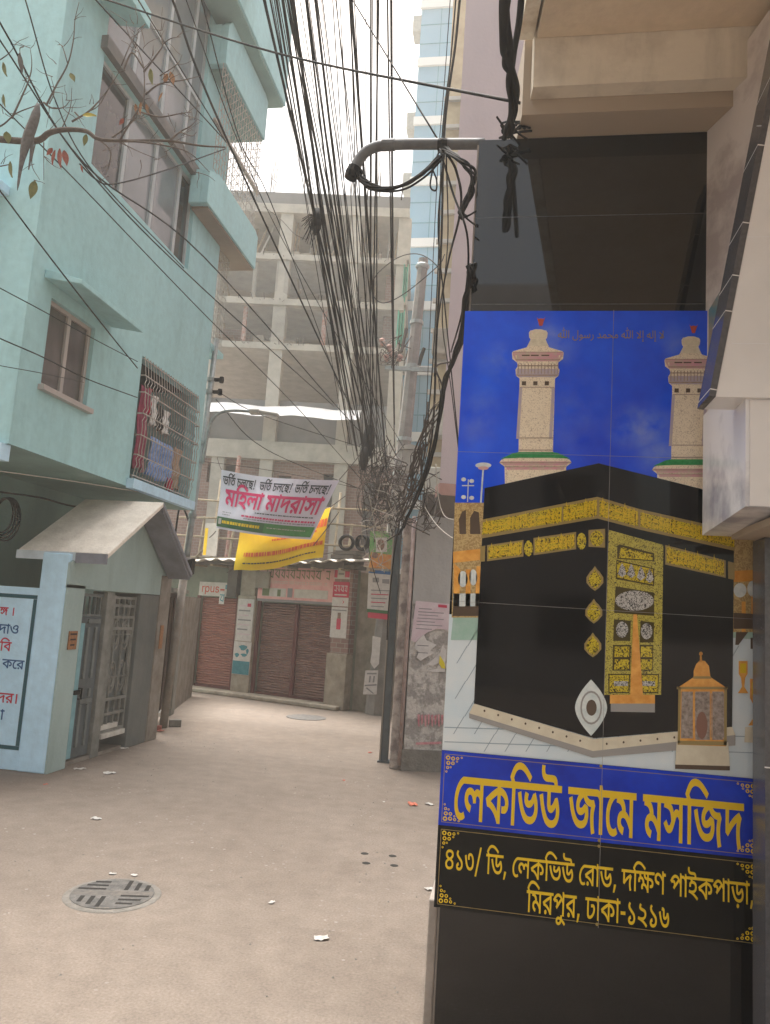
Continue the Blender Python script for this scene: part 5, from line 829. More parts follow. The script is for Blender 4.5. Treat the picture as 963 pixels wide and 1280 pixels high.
signtext('addr2', (659, 1112), (836, 1130), (748, 1148), 9, 'address_lettering', 622)
def script_on(name, pl, pr, hpx, lv, rows=1, rep=1):
    """woven gold script along a band: pl, pr are the bearings of the lower corners"""
    (xa, za), (xb, zb) = S(*pl), S(*pr); u = Vector((xb-xa, 0, zb-za)); h = S(pl[0], pl[1]-hpx)[1]-za; k = MB(); L_ = u.length/rep
    for r in range(rows):
        for i in range(rep):
            lettering(k, 'shahada', Vector((xa, SY-.012-.0006*lv-.0001*r, za+h*(.16+.40*r)))+u*((i+.02)/rep), u.normalized(), (0,0,1), (0,-1,0), width=L_*.96, height=h*(.72 if rows == 1 else .5), bold=26, up=714)
    return k.build(name, 'pr_gold', sign)
for pl, pr, hp, rp in (((604, 669.5), (702, 653.5), 15.5, 2), ((704, 653), (746, 645.5), 19, 1), ((749, 646), (797, 658.7), 19, 1), ((800, 659.3), (917, 684.5), 16.5, 3)): script_on('printed_script', pl, pr, hp, 9, 2, rp)
for pl, pr, hp, rp in (((611, 699), (652.5, 693.5), 15, 1), ((669, 691.6), (718, 685), 16, 1), ((832.5, 703.6), (904, 720), 18, 2)): script_on('printed_script', pl, pr, hp, 9, 2, rp)
q = MB(); (xa, za), (xb, zb) = S(697, 424), S(830, 424)
lettering(q, 'shahada', (xa, SY-.012-.0006*3, za), (1,0,0), (0,0,1), (0,-1,0), width=xb-xa, height=.034, bold=0, up=714); q.build('gold_script', 'pr_goldline', sign)
k = MB(); yj = SY-.012-.0006*18
for z in (zrow(571), zrow(762)): k.quad((XL, yj, z), (XR, yj, z), (XR, yj, z+.0012), (XL, yj, z+.0012))
xj = S(757, 760)[0]; k.quad((xj, yj, zE), (xj+.0014, yj, zE), (xj+.0014, yj, zT), (xj, yj, zT)); k.build('panel_joint', 'pr_grey', sign)
k = MB()
for z in (zB1-.004, zB2+.012, zB2-.008, zE+.012): k.lathe((xj-.004, yj, z), [(.006, 0), (.005, .004)], 10, (0,-1,0))
k.build('mirror_screw', 'pr_goldline', sign)

# ------------------------------------------------------------------ materials for the far end of the lane
mat('mauve', (.47, .40, .42), (.39, .33, .35), .9, .85, .12, 25, streak=.25, fine=.05)
mat('conduit', (.36, .28, .26), (.26, .18, .16), 14, .8)
mat('mauve_pink', (.40, .24, .21), (.33, .20, .175), 5, .85)
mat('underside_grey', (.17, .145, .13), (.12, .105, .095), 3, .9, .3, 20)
mat('peeling_grey', (.44, .41, .385), (.27, .25, .235), 7, .92, .6, 35, lo=.46, hi=.54, detail=12, fine=.18, fscale=45)
mat('pier_plaster', (.46, .40, .36), (.24, .20, .185), 9, .92, .5, 30, lo=.42, hi=.6, detail=9)
mat('upper_grey', (.36, .345, .335), (.27, .26, .25), 2.2, .9, .3, 30, streak=.4)
mat('tin_dark', (.10, .088, .078), (.06, .052, .046), 8, .8)
mat('tin_pale', (.50, .46, .42), (.30, .26, .22), 9, .6)
mat('shop_green', (.17, .19, .15), (.12, .135, .11), 4, .9, .3, 30)
mat('shop_plaster', (.28, .25, .21), (.17, .15, .125), 5, .92, .4, 30)
mat('shutter_red', (.30, .12, .095), (.21, .085, .068), 3, .6, streak=4, fine=.15)
mat('shutter_brown', (.22, .12, .105), (.155, .085, .076), 3, .6, streak=4, fine=.15)
mat('shutter_frame', (.13, .035, .035), (.09, .03, .03), 6, .7)
mat('post_plaster', (.34, .30, .245), (.22, .19, .155), 6, .92, .4, 30, fine=.12)
mat('sign_pink', (.58, .27, .26), (.66, .40, .38), 4, .7)
mat('sign_pale', (.50, .46, .43), (.40, .36, .33), 10, .7)
mat('ink_green', (.13, .16, .08), None); mat('ink_red', (.46, .06, .035), None); mat('ink_black', (.03, .03, .04), None); mat('ink_pink', (.62, .03, .13), None)
mat('ink_orange', (.60, .12, .03), None); mat('ink_teal', (.03, .17, .22), (.06, .24, .28), 14); mat('ink_grey', (.22, .21, .22), None)
mat('poster_white', (.55, .52, .50), (.45, .42, .41), 18, .85); mat('poster_pink', (.50, .38, .42), (.56, .48, .50), 10, .85)
mat('poster_red', (.50, .04, .09), (.42, .05, .08), 20, .8); mat('poster_green', (.10, .30, .10), (.35, .42, .22), 7, .8); mat('poster_orange', (.50, .16, .04), (.5, .3, .1), 12, .8)
mat('poster_yellow', (.58, .47, .02), None); mat('poster_skin', (.32, .18, .13), (.12, .10, .09), 26)
mat('banner_white', (.74, .67, .76), (.66, .59, .69), 3, .6); mat('banner_yellow', (.80, .53, .01), (.72, .45, .01), 5, .6)
mat('banner_green', (.035, .12, .045), None); mat('banner_green2', (.07, .26, .07), (.05, .18, .05), 8)
mat('concrete', (.43, .405, .37), (.32, .30, .275), 3, .9, .2, 20)
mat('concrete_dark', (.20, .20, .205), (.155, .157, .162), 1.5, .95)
mat('pole_concrete', (.25, .235, .22), (.17, .16, .15), 5, .9, .3, 40, fine=.1)
mat('tarp', (.66, .66, .67), (.52, .52, .54), 3, .6); mat('net_green', (.05, .28, .20), (.10, .36, .28), 4, .8)
mat('net_grey', (.20, .21, .22), None, rough=.9, alpha=.22)
mat('bamboo', (.36, .29, .20), (.24, .19, .13), 12, .8); mat('barber_red', (.42, .16, .13), (.5, .42, .38), 14, .8)
mat('blue_tile', (.15, .30, .42), (.18, .34, .46), .8, .35); mat('white_ledge', (.60, .62, .62), None)
mat('tan_wall', (.42, .335, .22), (.30, .23, .15), 3, .9)
mat('meter_box', (.36, .35, .31), (.28, .27, .24), 8, .6)
mat('bark', (.11, .085, .068), (.065, .05, .042), 30, .9, .4, 60); mat('bark_grey', (.13, .12, .115), (.08, .07, .066), 40, .9)
mat('leaf_yellow', (.42, .33, .03), (.30, .25, .03), 60, .6); mat('leaf_red', (.24, .055, .05), (.33, .12, .07), 50, .6); mat('leaf_olive', (.13, .15, .05), (.19, .18, .06), 50, .6); mat('leaf_dry', (.36, .19, .09), (.24, .12, .06), 50, .7)
mat('dust_iron', (.14, .125, .11), (.09, .085, .08), 30, .9)
mat('grate_iron', (.07, .068, .065), (.14, .13, .12), 16, .75, .4, 90); mat('hole_dark', (.02, .018, .016), None)
def bricks(name, c1, c2, mortar, sc):
    m = bpy.data.materials.new(name); m.use_nodes = True; N = m.node_tree.nodes; L = m.node_tree.links; b = N['Principled BSDF']; b.inputs['Roughness'].default_value = .92
    t = N.new('ShaderNodeTexCoord'); mp = N.new('ShaderNodeMapping'); mp.inputs['Rotation'].default_value = (math.radians(90), 0, 0)
    L.new(t.outputs['Object'], mp.inputs['Vector']); k = N.new('ShaderNodeTexBrick'); k.inputs['Scale'].default_value = sc
    k.inputs['Color1'].default_value = c1+(1,); k.inputs['Color2'].default_value = c2+(1,); k.inputs['Mortar'].default_value = mortar+(1,); k.inputs['Mortar Size'].default_value = .018
    L.new(mp.outputs['Vector'], k.inputs['Vector']); L.new(k.outputs['Color'], b.inputs['Base Color']); M[name] = m
bricks('brickwork', (.25, .155, .135), (.20, .12, .105), (.27, .24, .22), 3.2)

# ------------------------------------------------------------------ corner building on the right
C0 = Vector((-1.03, 8.34, 0)); RD = Vector((.963, .27, 0)).normalized(); LD = Vector((-.27, .963, 0)).normalized(); LB = Vector((-.06, 1, 0)).normalized()
def K(u, w, z): return C0+RD*u+LD*w+Vector((0, 0, z))
cbg = thing('corner_building', 'mauve plastered building over a grey peeling ground floor wall at the bend', 'building', C0)
MB().obox(K(0, 0, 0), RD*5, LB*6, (0,0,2.72)).build('ground_floor_wall', 'peeling_grey', cbg)
MB().obox(K(-.135, .06, 0), RD*.13, LB*.5, (0,0,2.68)).build('corner_pier', 'pier_plaster', cbg, bevel=.01)
MB().obox(K(-.02, -.02, 0), RD*5, LD*.02, (0,0,.22)).build('base_course', 'cement_block', cbg)
MB().obox(K(.003, -.012, 1.75), RD*4.9, LD*.011, (0,0,.96)).build('upper_plaster', 'upper_grey', cbg)
pe = atP(550, 600, K(0, -.2, 0), LD); ue = (pe-K(0, -.2, 0)).dot(RD)
MB().obox(K(ue, -.2, 3.06), RD*5, LB*6, (0,0,9)).build('upper_wall', 'mauve', cbg)
MB().obox(K(ue-.002, -.205, 2.93), RD*5, LD*.25, (0,0,.128)).build('edge_band', 'mauve_pink', cbg)
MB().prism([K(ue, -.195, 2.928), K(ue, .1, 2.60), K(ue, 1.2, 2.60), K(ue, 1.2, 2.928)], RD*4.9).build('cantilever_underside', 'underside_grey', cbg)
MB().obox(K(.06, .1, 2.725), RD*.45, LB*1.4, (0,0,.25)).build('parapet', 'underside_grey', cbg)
def flat_on(org, u, v, n, x0, x1, z0, z1, t=.004):
    return MB().obox(org+u*x0+v*z0, u*(x1-x0), v*(z1-z0), n*t)
UP = Vector((0,0,1))
# torn bills on the grey wall
def torn(name, label, pts, m_, lay, marks=None):
    o = K(0, -.012-.004*lay, 0); poly = [atP(x, y, o, LD) for x, y in pts]
    t = MB().prism(poly, -LD*.003).build(name, m_)
    tag(t, label, 'poster')
    if marks:
        k = MB()
        for (x0, y0, x1, y1) in marks:
            k.prism([atP(x, y, o-LD*.0035, LD) for x, y in ((x0, y0), (x1, y0+(x1-x0)*.06), (x1, y1+(x1-x0)*.06), (x0, y1))], -LD*.0015)
        k.build('print', 'ink_grey', t)
    return t
w_ = torn('torn_poster', 'pale pink printed bill pasted on the grey peeling wall', [(520, 751), (562, 755), (561, 788), (556, 787), (546, 786), (535, 790), (527, 796), (519, 803), (514, 800)], 'poster_pink', 0,
     [(524, 760, 540, 761.2), (523, 764, 555, 765.2), (523, 768, 548, 769), (522, 772, 555, 773), (521, 776, 544, 777), (521, 780, 553, 781), (520, 785, 540, 786)])
k = MB(); o_ = K(0, -.016, 0); k.prism([atP(x, y, o_, LD) for x, y in ((548, 755.5), (559, 756.5), (559, 760), (548, 759))], -LD*.002); k.build('red_heading', 'poster_red', w_)
torn('torn_poster', 'bluish white shreds of a torn bill below the pale pink one', [(520, 803), (530, 793), (533, 800), (541, 804), (546, 806), (538, 813), (543, 816), (532, 822), (526, 826), (521, 822), (524, 815), (518, 810)], 'poster_white', 1, [(522, 806, 536, 807.2), (521, 815, 535, 816)])
torn('torn_poster', 'white shred with a yellow corner low on the grey wall', [(553, 807), (558, 812), (556, 840), (541, 840), (536, 838), (546, 836), (550, 828), (541, 832), (534, 831), (544, 822), (551, 815)], 'poster_white', 0)
torn('torn_poster', 'small yellow paper scrap stuck on the grey wall', [(550, 819), (556, 829), (557, 836), (552, 835), (549, 829)], 'poster_yellow', 2)
k = MB(); o_ = K(0, -.0125, 0)
for i in range(9):
    x = 522+i*4.2; k.prism([atP(*q, o_, LD) for q in ((x, 893+i % 3), (x+3, 893), (x+2.6, 909-i % 2*5), (x+.8, 907))], -LD*.001)
k.prism([atP(*q, o_, LD) for q in ((520, 928), (552, 927), (552, 930), (520, 931))], -LD*.001)
k.build('faded_red_paint', 'cl_pink', cbg)
# steel post and pale pipes at the wall's edge
sp = thing('steel_post', 'tall dark steel post with a pale edge standing at the corner of the grey wall', 'post', (-1.28, 8.7, 0))
MB().box((-1.32, 8.68, 0), (-1.245, 8.76, 2.6)).build('post', 'gate_dark', sp, bevel=.006)
MB().box((-1.338, 8.67, .02), (-1.3225, 8.70, 2.6)).build('pale_edge', 'cable_pale', sp)
MB().box((-1.35, 8.64, 0), (-1.21, 8.80, .02)).build('base_plate', 'gate_dark', sp)
pp = MB(); pp.tube([K(-.035, -.0, .05), K(-.035, -.0, 1.5), K(-.03, -.0, 2.7)], .022, 8); o = pp.build('conduit_pipe', 'conduit', smooth=True); tag(o, 'faded pink conduit running up the corner of the grey wall', 'pipe')

# narrow tan building and the blue tiled tower behind
a, b = atY(541, 450, 14.5), atY(572, 450, 14.5); zt_ = atY(575, 0, 14.5).z+2
nb = thing('tan_building', 'narrow strip of tan building with ledges between the blue tower and the mauve wall', 'building', (a.x, 14.5, 0))
MB().box((a.x, 14.5, 0), (a.x+3, 20, zt_)).build('wall', 'tan_wall', nb)
k = MB()
for i in range(17): k.box((a.x-.06, 14.42, 2.2+.62*i), (a.x+3, 14.498, 2.28+.62*i))
k.build('ledge', 'concrete', nb)
for i, (dz, m_) in enumerate(((5.0, 'meter_box'), (6.6, 'shop_plaster'), (3.9, 'meter_box'))):
    u_ = MB().box((a.x+.02, 14.05, dz), (a.x+.52, 14.415, dz+.5)).build('wall_unit', m_, nb, bevel=.02)
bt = thing('blue_tower', 'tall blue tiled apartment tower with white ledges behind the utility pole', 'building', (-1.0, 26, 0))
xl = atY(512, 260, 26).x
k = MB(); k.box((xl, 26, 0), (xl+7, 34, 30)); k.build('tiled_wall', 'blue_tile', bt)
zb0 = atY(545, 304, 26).z; st = atY(545, 304, 26).z-atY(545, 383, 26).z
for i in range(-5, 8):
    z = zb0+i*st
    MB().box((xl-.04, 25.9, z-.16), (xl+7, 25.995, z+.16)).build('ledge', 'white_ledge', bt)
k = MB()
for i in range(-5, 8):
    for d_ in (.33, .66): k.box((xl+.002, 25.985, zb0+(i+d_)*st-.012), (xl+7, 25.999, zb0+(i+d_)*st+.012))
for x in (xl+.75, xl+1.5, xl+2.2): k.box((x, 25.985, 0), (x+.02, 25.999, 30))
k.build('tile_joint', 'ink_teal', bt)
for i, y in enumerate((40, 160, 235)):
    p = atY(524, y, 27); MB().box((xl-.42, 26.6, p.z-.3), (xl-.002, 27.3, p.z+.4)).build('cooling_unit', 'meter_box', bt, bevel=.02)

# ------------------------------------------------------------------ building under construction
cO = Vector((-6, 20, 0)); cU = Vector((.993, .118, 0)).normalized(); cN = Vector((cU.y, -cU.x, 0))
def cf(x, y): p = atP(x, y, cO, cN); return ((p-cO).dot(cU), p.z)
def CB(u, d, z): return cO+cU*u-cN*d+Vector((0, 0, z))     # d metres behind the face
con = thing('unfinished_building', 'hazy unfinished concrete frame building with brick infill across the end of the lane', 'building', cO)
uL, uR = -4.2, cf(505, 380)[0]
zs_ = [(cf(420, 257)[1], cf(420, 268)[1]), (cf(420, 320)[1], cf(420, 327)[1]), (cf(420, 376)[1], cf(420, 384)[1]), (cf(420, 432)[1], cf(420, 440)[1]), (cf(420, 556)[1], cf(420, 578)[1])]
for z1, z0 in zs_:
    s_ = MB().obox(CB(uL, 0, z0), cU*(uR-uL), -cN*6.5, (0,0,z1-z0)).build('floor_slab', 'concrete', con)
MB().obox(CB(uL, 6.2, 0), cU*(uR-uL), -cN*.2, (0,0,zs_[0][1])).build('rear_wall', 'concrete_dark', con)
MB().obox(CB(uL, .02, zs_[0][0]+.001), cU*(uR-uL), -cN*.12, (0,0,.35)).build('formwork_edge', 'concrete_dark', con)
def col(x, y0, y1, w, m_='concrete', d=.05, name='column'):
    (u, za), (_, zb) = cf(x, y0), cf(x, y1); (ub, _) = cf(x, y1)
    z0, z1 = min(za, zb), max(za, zb)
    return MB().obox(CB(u-w/2, d, z0), cU*w, -cN*w, (0,0,z1-z0)).build(name, m_, con)
lev = [z0 for z1, z0 in zs_]; top = [z1 for z1, z0 in zs_]
for x, w in ((348, .36), (499, .36), (262, .36), (437, .30)):
    u = cf(x, 400)[0]
    for i in range(4): MB().obox(CB(u-w/2, .06, top[i+1]+.001), cU*w, -cN*w, (0,0,lev[i]-top[i+1]-.002)).build('column', 'concrete', con)
for i, x in ((1, 311), (1, 410), (2, 303), (2, 404)):
    u = cf(x, 400)[0]; MB().tube([CB(u, .3, top[i+1]), CB(u, .3, lev[i])], .07, 8).build('prop', 'barber_red' if i == 2 else 'concrete', con)
pr = random.Random(3)
for i in range(26):           # raking shuttering props on the top storey
    u = uL+1.6+(uR-uL-1.8)*i/26+pr.uniform(-.05, .05); MB().tube([CB(u, .15+pr.random()*.8, top[1]), CB(u+pr.uniform(-.28, .28), .3+pr.random(), lev[0])], .028, 5).build('raking_prop', 'bamboo' if i % 3 else 'concrete', con)
# reinforcement starter bars on the roof
k = MB()
for u in (cf(335, 250)[0], cf(378, 250)[0], cf(437, 250)[0], cf(470, 250)[0]):
    for j in range(4): k.tube([CB(u+.09*(j % 2), .2+.09*(j//2), top[0]), CB(u+.09*(j % 2)+pr.uniform(-.05,.05), .2+.09*(j//2), top[0]+pr.uniform(.9, 1.6))], .012, 4)
k.build('starter_bars', 'bark_grey', con)
# nets on two storeys
def net(x0, x1, i, m_='net_grey', d=-.06, seed=1):
    u0, u1 = cf(x0, 400)[0], cf(x1, 400)[0]; rr = random.Random(seed); ph = rr.random()*6
    def fn(a, b):
        return CB(u0+(u1-u0)*a, d+.04*math.sin(a*17+ph), lev[i]-(lev[i]-top[i+1])*(b*(.92+.08*math.sin(a*9+ph)))-.25*(a*(1-a))*(1-b)*4*.5)
    MB().grid(fn, 24, 8).build('safety_net', m_, con)
net(352, 432, 1, seed=2); net(268, 344, 1, seed=4); net(268, 498, 2, seed=6)
net(497, 506, 2, 'net_green', -.1, 8); net(501, 507, 1, 'net_green', -.1, 9)
MB().obox(CB(cf(478, 400)[0], .5, top[2]), cU*(uR-cf(478, 400)[0]-.3), -cN*.15, (0,0,1.05)).build('brick_panel', 'brickwork', con)
MB().obox(CB(cf(478, 400)[0], .5, top[3]), cU*(uR-cf(478, 400)[0]-.3), -cN*.15, (0,0,lev[2]-top[3]-.01)).build('brick_panel', 'brickwork', con)
MB().obox(CB(cf(280, 400)[0]-1.2, 1.5, top[3]), cU*1.6, -cN*.15, (0,0,.9)).build('brick_panel', 'brickwork', con)
cl_ = random.Random(17)
for i in range(3):
    k = MB()
    for j in range(26):
        u = cl_.uniform(uL+.6, uR-.4); h = cl_.uniform(.04, .22); w = cl_.uniform(.08, .5)
        k.obox(CB(u, .08+cl_.random()*.8, top[i+1]+.002), cU*w+Vector((0, 0, cl_.uniform(-.03, .03))), -cN*cl_.uniform(.05, .3), (cl_.uniform(-.05, .05), 0, h))
    k.build('site_rubble', 'shop_plaster', con)
    k = MB()
    for j in range(16):
        u = cl_.uniform(uL+.6, uR-.4); k.tube([CB(u, 1.2+cl_.random()*3, top[i+1]), CB(u+cl_.uniform(-.1, .1), 1.2+cl_.random()*3, lev[i])], .035, 5)
    k.build('inner_props', 'bamboo', con)
    for j in range(3):
        u = cl_.uniform(uL+1, uR-1.6); MB().obox(CB(u, 4.2+j*.3, top[i+1]+.002), cU*cl_.uniform(.8, 1.6), -cN*.12, (0,0,cl_.uniform(.6, 1.5))).build('brick_panel', 'brickwork', con)
k = MB()
for j in range(60):
    z = cl_.choice(top[1:4]); u = cl_.uniform(uL+.5, uR-.2); k.tube([CB(u, -.01, z-.05), CB(u+cl_.uniform(-.05, .05), -.02-cl_.random()*.25, z-.05+cl_.uniform(-.15, .25))], .010, 4)
k.build('rebar_ends', 'bark_grey', con)
# white tarpaulin canopy strip
za, zb = cf(380, 511)[1], cf(380, 530)[1]; u0, u1 = cf(262, 510)[0], cf(452, 520)[0]
tp = MB().grid(lambda a, b: CB(u0+(u1-u0)*a, -.75+.62*(1-b)*1.0+.02*math.sin(a*40), za-(za-zb)*b+.03*math.sin(a*13)), 40, 3).build('white_tarpaulin', 'tarp', solid=.01)
tag(tp, 'white tarpaulin strip stretched across the front of the unfinished building', 'tarpaulin')
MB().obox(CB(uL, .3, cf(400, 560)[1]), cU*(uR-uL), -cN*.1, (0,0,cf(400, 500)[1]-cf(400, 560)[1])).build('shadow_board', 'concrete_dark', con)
MB().obox(CB(uL, -.05, cf(400, 578)[1]), cU*(uR-uL), -cN*.3, (0,0,cf(400, 561)[1]-cf(400, 578)[1])).build('edge_beam', 'concrete', con)
# ground storeys with brick infill
zt2 = lev[4]-.01; 
wall_ = MB(); H_ = zt2; holes = []
for x0, x1, y0, y1 in ((255, 290, 560, 600), (304, 328, 595, 660), (345, 362, 592, 670), (402, 418, 590, 660), (455, 470, 600, 690)):
    holes.append((cf(x0, 600)[0]-uL, cf(x1, 600)[0]-uL, max(.2, cf(x0, y1)[1]), min(H_-.15, cf(x0, y0)[1])))
holed_wall(wall_, CB(uL, .25, 0), cU, UP, cN, uR-uL, H_, holes, .2); wall_.build('brick_infill', 'brickwork', con)
MB().obox(CB(uL, 1.2, 0), cU*(uR-uL), -cN*.1, (0,0,H_)).build('inner_wall', 'concrete_dark', con)
for x, w, m_ in ((331, .36, 'concrete'), (425, .36, 'concrete'), (270, .36, 'concrete'), (497, .40, 'brickwork')):
    u = cf(x, 600)[0]; MB().obox(CB(u-w/2, .02, 0), cU*w, -cN*.22, (0,0,H_)).build('column', m_, con)
MB().tube([CB(cf(294, 600)[0], -.2, 2.6), CB(cf(299, 600)[0], -.2, zt2)], .06, 8).build('prop', 'barber_red', con)
# bamboo scaffold in front
sc = thing('bamboo_scaffold', 'bamboo scaffold poles lashed in front of the brick storey behind the banners', 'scaffold', CB(1, -1.2, 0))
for x in (244, 262, 278, 300, 383, 410, 428, 445): 
    p0 = CB(cf(x, 640)[0]*.95, -1.2, 0); MB().tube([p0, p0+Vector((.05, 0, 2.7)), p0+Vector((.12, .02, 4.3+.5*math.sin(x)))], .035, 6).build('upright', 'bamboo', sc, smooth=True)
for z, t in ((2.75, .05), (3.3, -.04), (3.75, .1), (4.25, -.06)):
    MB().tube([CB(-2.6, -1.25, z), CB(0, -1.25, z+t), CB(2.9, -1.25, z+t*.3)], .030, 6).build('ledger', 'bamboo', sc, smooth=True)
for x0, x1 in ((.2, 1.4), (-2.2, -.9)): MB().tube([CB(x0, -1.3, 2.5), CB(x1, -1.3, 4.3)], .028, 6).build('brace', 'bamboo', sc, smooth=True)

# ------------------------------------------------------------------ row of shops
sA = Vector((-5.72, 14.06, 0)); sT = (Vector((-2.51, 12.95, 0))-sA).normalized(); sN = Vector((sT.y, -sT.x, 0))
def SH(u, z, o=0.): return sA+sT*u+sN*o+Vector((0, 0, z))
shp = thing('shop_row', 'low row of shuttered shops under a rusty tin roof at the end of the lane', 'shop', sA)
w_ = MB(); holed_wall(w_, SH(-5, 0), sT, UP, sN, 8.4, 2.33, [(5-.08, 5+.80, .06, 1.74), (5+1.36, 5+2.94, .06, 1.70)], .12); w_.build('wall', 'shop_green', shp)
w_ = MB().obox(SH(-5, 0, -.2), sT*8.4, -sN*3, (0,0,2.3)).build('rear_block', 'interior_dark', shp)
def shutter(u0, u1, z1, m_):
    n = int((z1-.06)/.045); q = MB()
    for i in range(n):
        z = .06+(z1-.06)*i/n; h = (z1-.06)/n
        q.quad(SH(u0, z, -.07), SH(u1, z, -.07), SH(u1, z+h*.62, -.052), SH(u0, z+h*.62, -.052)); q.quad(SH(u0, z+h*.62, -.052), SH(u1, z+h*.62, -.052), SH(u1, z+h, -.07), SH(u0, z+h, -.07))
    s = q.build('roller_shutter', m_, shp); 
    MB().obox(SH(u0, .062, -.05), sT*(u1-u0), sN*.03, (0,0,.05)).build('bottom_bar', 'shutter_frame', s); return s
shutter(-.08, .80, 1.74, 'shutter_red'); shutter(1.36, 2.10, 1.70, 'shutter_brown'); shutter(2.17, 2.94, 1.70, 'shutter_brown')
MB().obox(SH(2.10, .06, -.06), sT*.07, sN*.05, (0,0,1.64)).build('centre_post', 'shutter_frame', shp)
for u in (.80, 1.29, -.15): MB().obox(SH(u, .06, .002), sT*.07, sN*.03, (0,0,1.70)).build('shutter_guide', 'shutter_frame', shp)
MB().obox(SH(.875, 0, .003), sT*.41, sN*.09, (0,0,1.80)).build('post', 'post_plaster', shp, bevel=.01)
MB().obox(SH(.90, 1.80, .003), sT*.33, sN*.06, (0,0,.52)).build('post', 'post_plaster', shp)
MB().obox(SH(.62, 1.76, .003), sT*.22, sN*.12, (0,0,.57)).build('drain_box', 'tin_dark', shp)
MB().obox(SH(1.33, 1.95, .004), sT*.3, sN*.2, (0,0,.3)).build('box_beam', 'shop_plaster', shp)
br = MB().obox(SH(2.96, 0, .0), sT*.40, sN*.22, (0,0,.92)).build('pillar', 'post_plaster', shp, bevel=.015)
MB().obox(SH(3.0, .92, .0), sT*.35, sN*.18, (0,0,1.42)).build('brick_pillar', 'brickwork', shp)
MB().obox(SH(3.37, 0, -.3), sT*2.2, sN*.28, (0,0,2.3)).build('side_wall', 'shop_plaster', shp)
MB().obox(SH(-5, 0, .004), sT*8.3, sN*.34, (0,0,.075)).build('plinth', 'post_plaster', shp, bevel=.02)
# wavy tin roof
def tin(a, b):
    u = -5+8.6*a; return SH(u, 2.47+.02*math.sin(u*21)+.03*math.sin(u*2.3)-.10*b+(.10 if u < .2 else 0)*0+.05*(u/3), -.4+.95*b)
rf = MB().grid(tin, 160, 4).build('tin_roof', 'tin_pale', shp, solid=.012)
MB().obox(SH(-5, 2.335, .0), sT*8.5, sN*.40, (0,0,.06)).build('roof_batten', 'tin_dark', shp)
MB().obox(SH(1.3, 2.33, .30), sT*2.0, sN*.12, (0,0,.15)).build('roof_batten', 'tin_dark', shp)
for i in range(9): MB().obox(SH(-.6+.55*i, 2.30, -.0), sT*.05, sN*.5, (0,0,.035)).build('rafter', 'bamboo', shp)
# tyres on the roof end
def tyre(u, z, nm_l, tilt):
    t = MB(); c = SH(u, z, .15); ax = (sN+sT*tilt).normalized(); t.lathe(c-ax*.04, [(.095, 0), (.125, -.02), (.142, .01), (.142, .06), (.125, .09), (.095, .07), (.095, 0)], 20, ax, False)
    tag(t.build('old_tyre', 'black_rubber', smooth=True), nm_l, 'tyre')
tyre(3.16, 2.795, 'worn tyre propped upright on the shop roof beside the pillar', .3); tyre(3.47, 2.80, 'worn tyre nearest the utility pole on the shop roof', -.2)
cr = thing('stacked_crates', 'dark stack of flattened crates on the end of the shop roof', 'crates', SH(3.1, 2.4, .1))
for i in range(4): MB().obox(SH(2.95+.02*(i % 2), 2.36+.075*i, -.05+.02*(i % 3)), sT*.46, sN*.3, (0,0,.065)).build('crate', 'tin_dark', cr)

def board(name, label, cat, u0, u1, z0, z1, o, m_, t=.02):
    b_ = MB().obox(SH(u0, z0, o), sT*(u1-u0), sN*t, (0,0,z1-z0)).build(name, m_); return tag(b_, label, cat)
def patch(par, name, m_, u0, u1, z0, z1, o): return MB().obox(SH(u0, z0, o), sT*(u1-u0), sN*.003, (0,0,z1-z0)).build(name, m_, par)
def strokes(par, name, m_, u0, u1, z0, z1, o, seed, n, headline=True):
    """worn, unreadable sign lettering: short painted strokes hung from a headline"""
    rr = random.Random(seed); k = MB(); h = z1-z0; x = u0
    P = lambda u, z: SH(u, z, o)
    while x < u1-h*.5:
        w = h*rr.uniform(.45, .8)
        if rr.random() < .12: x += h*.5; continue
        if headline: k.quad(P(x, z1-h*.14), P(x+w, z1-h*.14), P(x+w, z1), P(x, z1))
        k.quad(P(x+w*.72, z0), P(x+w*.88, z0), P(x+w*.88, z1-h*.1), P(x+w*.72, z1-h*.1))
        a = rr.uniform(.2, .5)*h; k.quad(P(x+w*.05, z0+a), P(x+w*.7, z0+h*.05), P(x+w*.7, z0+h*.2), P(x+w*.2, z0+a+h*.1))
        if rr.random() < .6: k.quad(P(x+w*.05, z0+a), P(x+w*.2, z0+a), P(x+w*.6, z1-h*.15), P(x+w*.45, z1-h*.15))
        x += w+h*.08
    return k.build(name, m_, par)
sb = board('shop_sign', 'faded pink shop signboard above the wide brown shutters', 'sign', 1.36, 2.99, 1.72, 2.40, .13, 'sign_pink')
strokes(sb, 'worn_lettering', 'ink_green', 1.46, 2.90, 2.14, 2.30, .153, 5, 9); strokes(sb, 'worn_small_lettering', 'sign_pale', 1.6, 2.85, 2.04, 2.09, .153, 6, 9)
patch(sb, 'price_strip', 'sign_pale', 1.46, 1.98, 1.81, 1.96, .151); patch(sb, 'price_strip', 'sign_pale', 2.16, 2.86, 1.81, 1.96, .151); patch(sb, 'dark_square', 'ink_green', 1.47, 1.62, 1.82, 1.95, .155); patch(sb, 'dark_square', 'ink_green', 1.80, 1.87, 1.82, 1.94, .155); patch(sb, 'dark_square', 'ink_grey', 2.02, 2.12, 1.81, 1.97, .155)
patch(sb, 'lower_edge', 'ink_grey', 1.36, 2.99, 1.72, 1.765, .151)
s2 = board('shop_sign', 'cream shop fascia lettered in red over the narrow red shutter', 'sign', -.12, .70, 1.76, 2.02, .02, 'sign_pale')
q = MB(); lettering(q, 'rpus', SH(-.06, 1.83, .0425), sT, UP, sN, width=.44, height=.11, bold=18, up=1118); q.build('red_lettering', 'ink_red', s2)
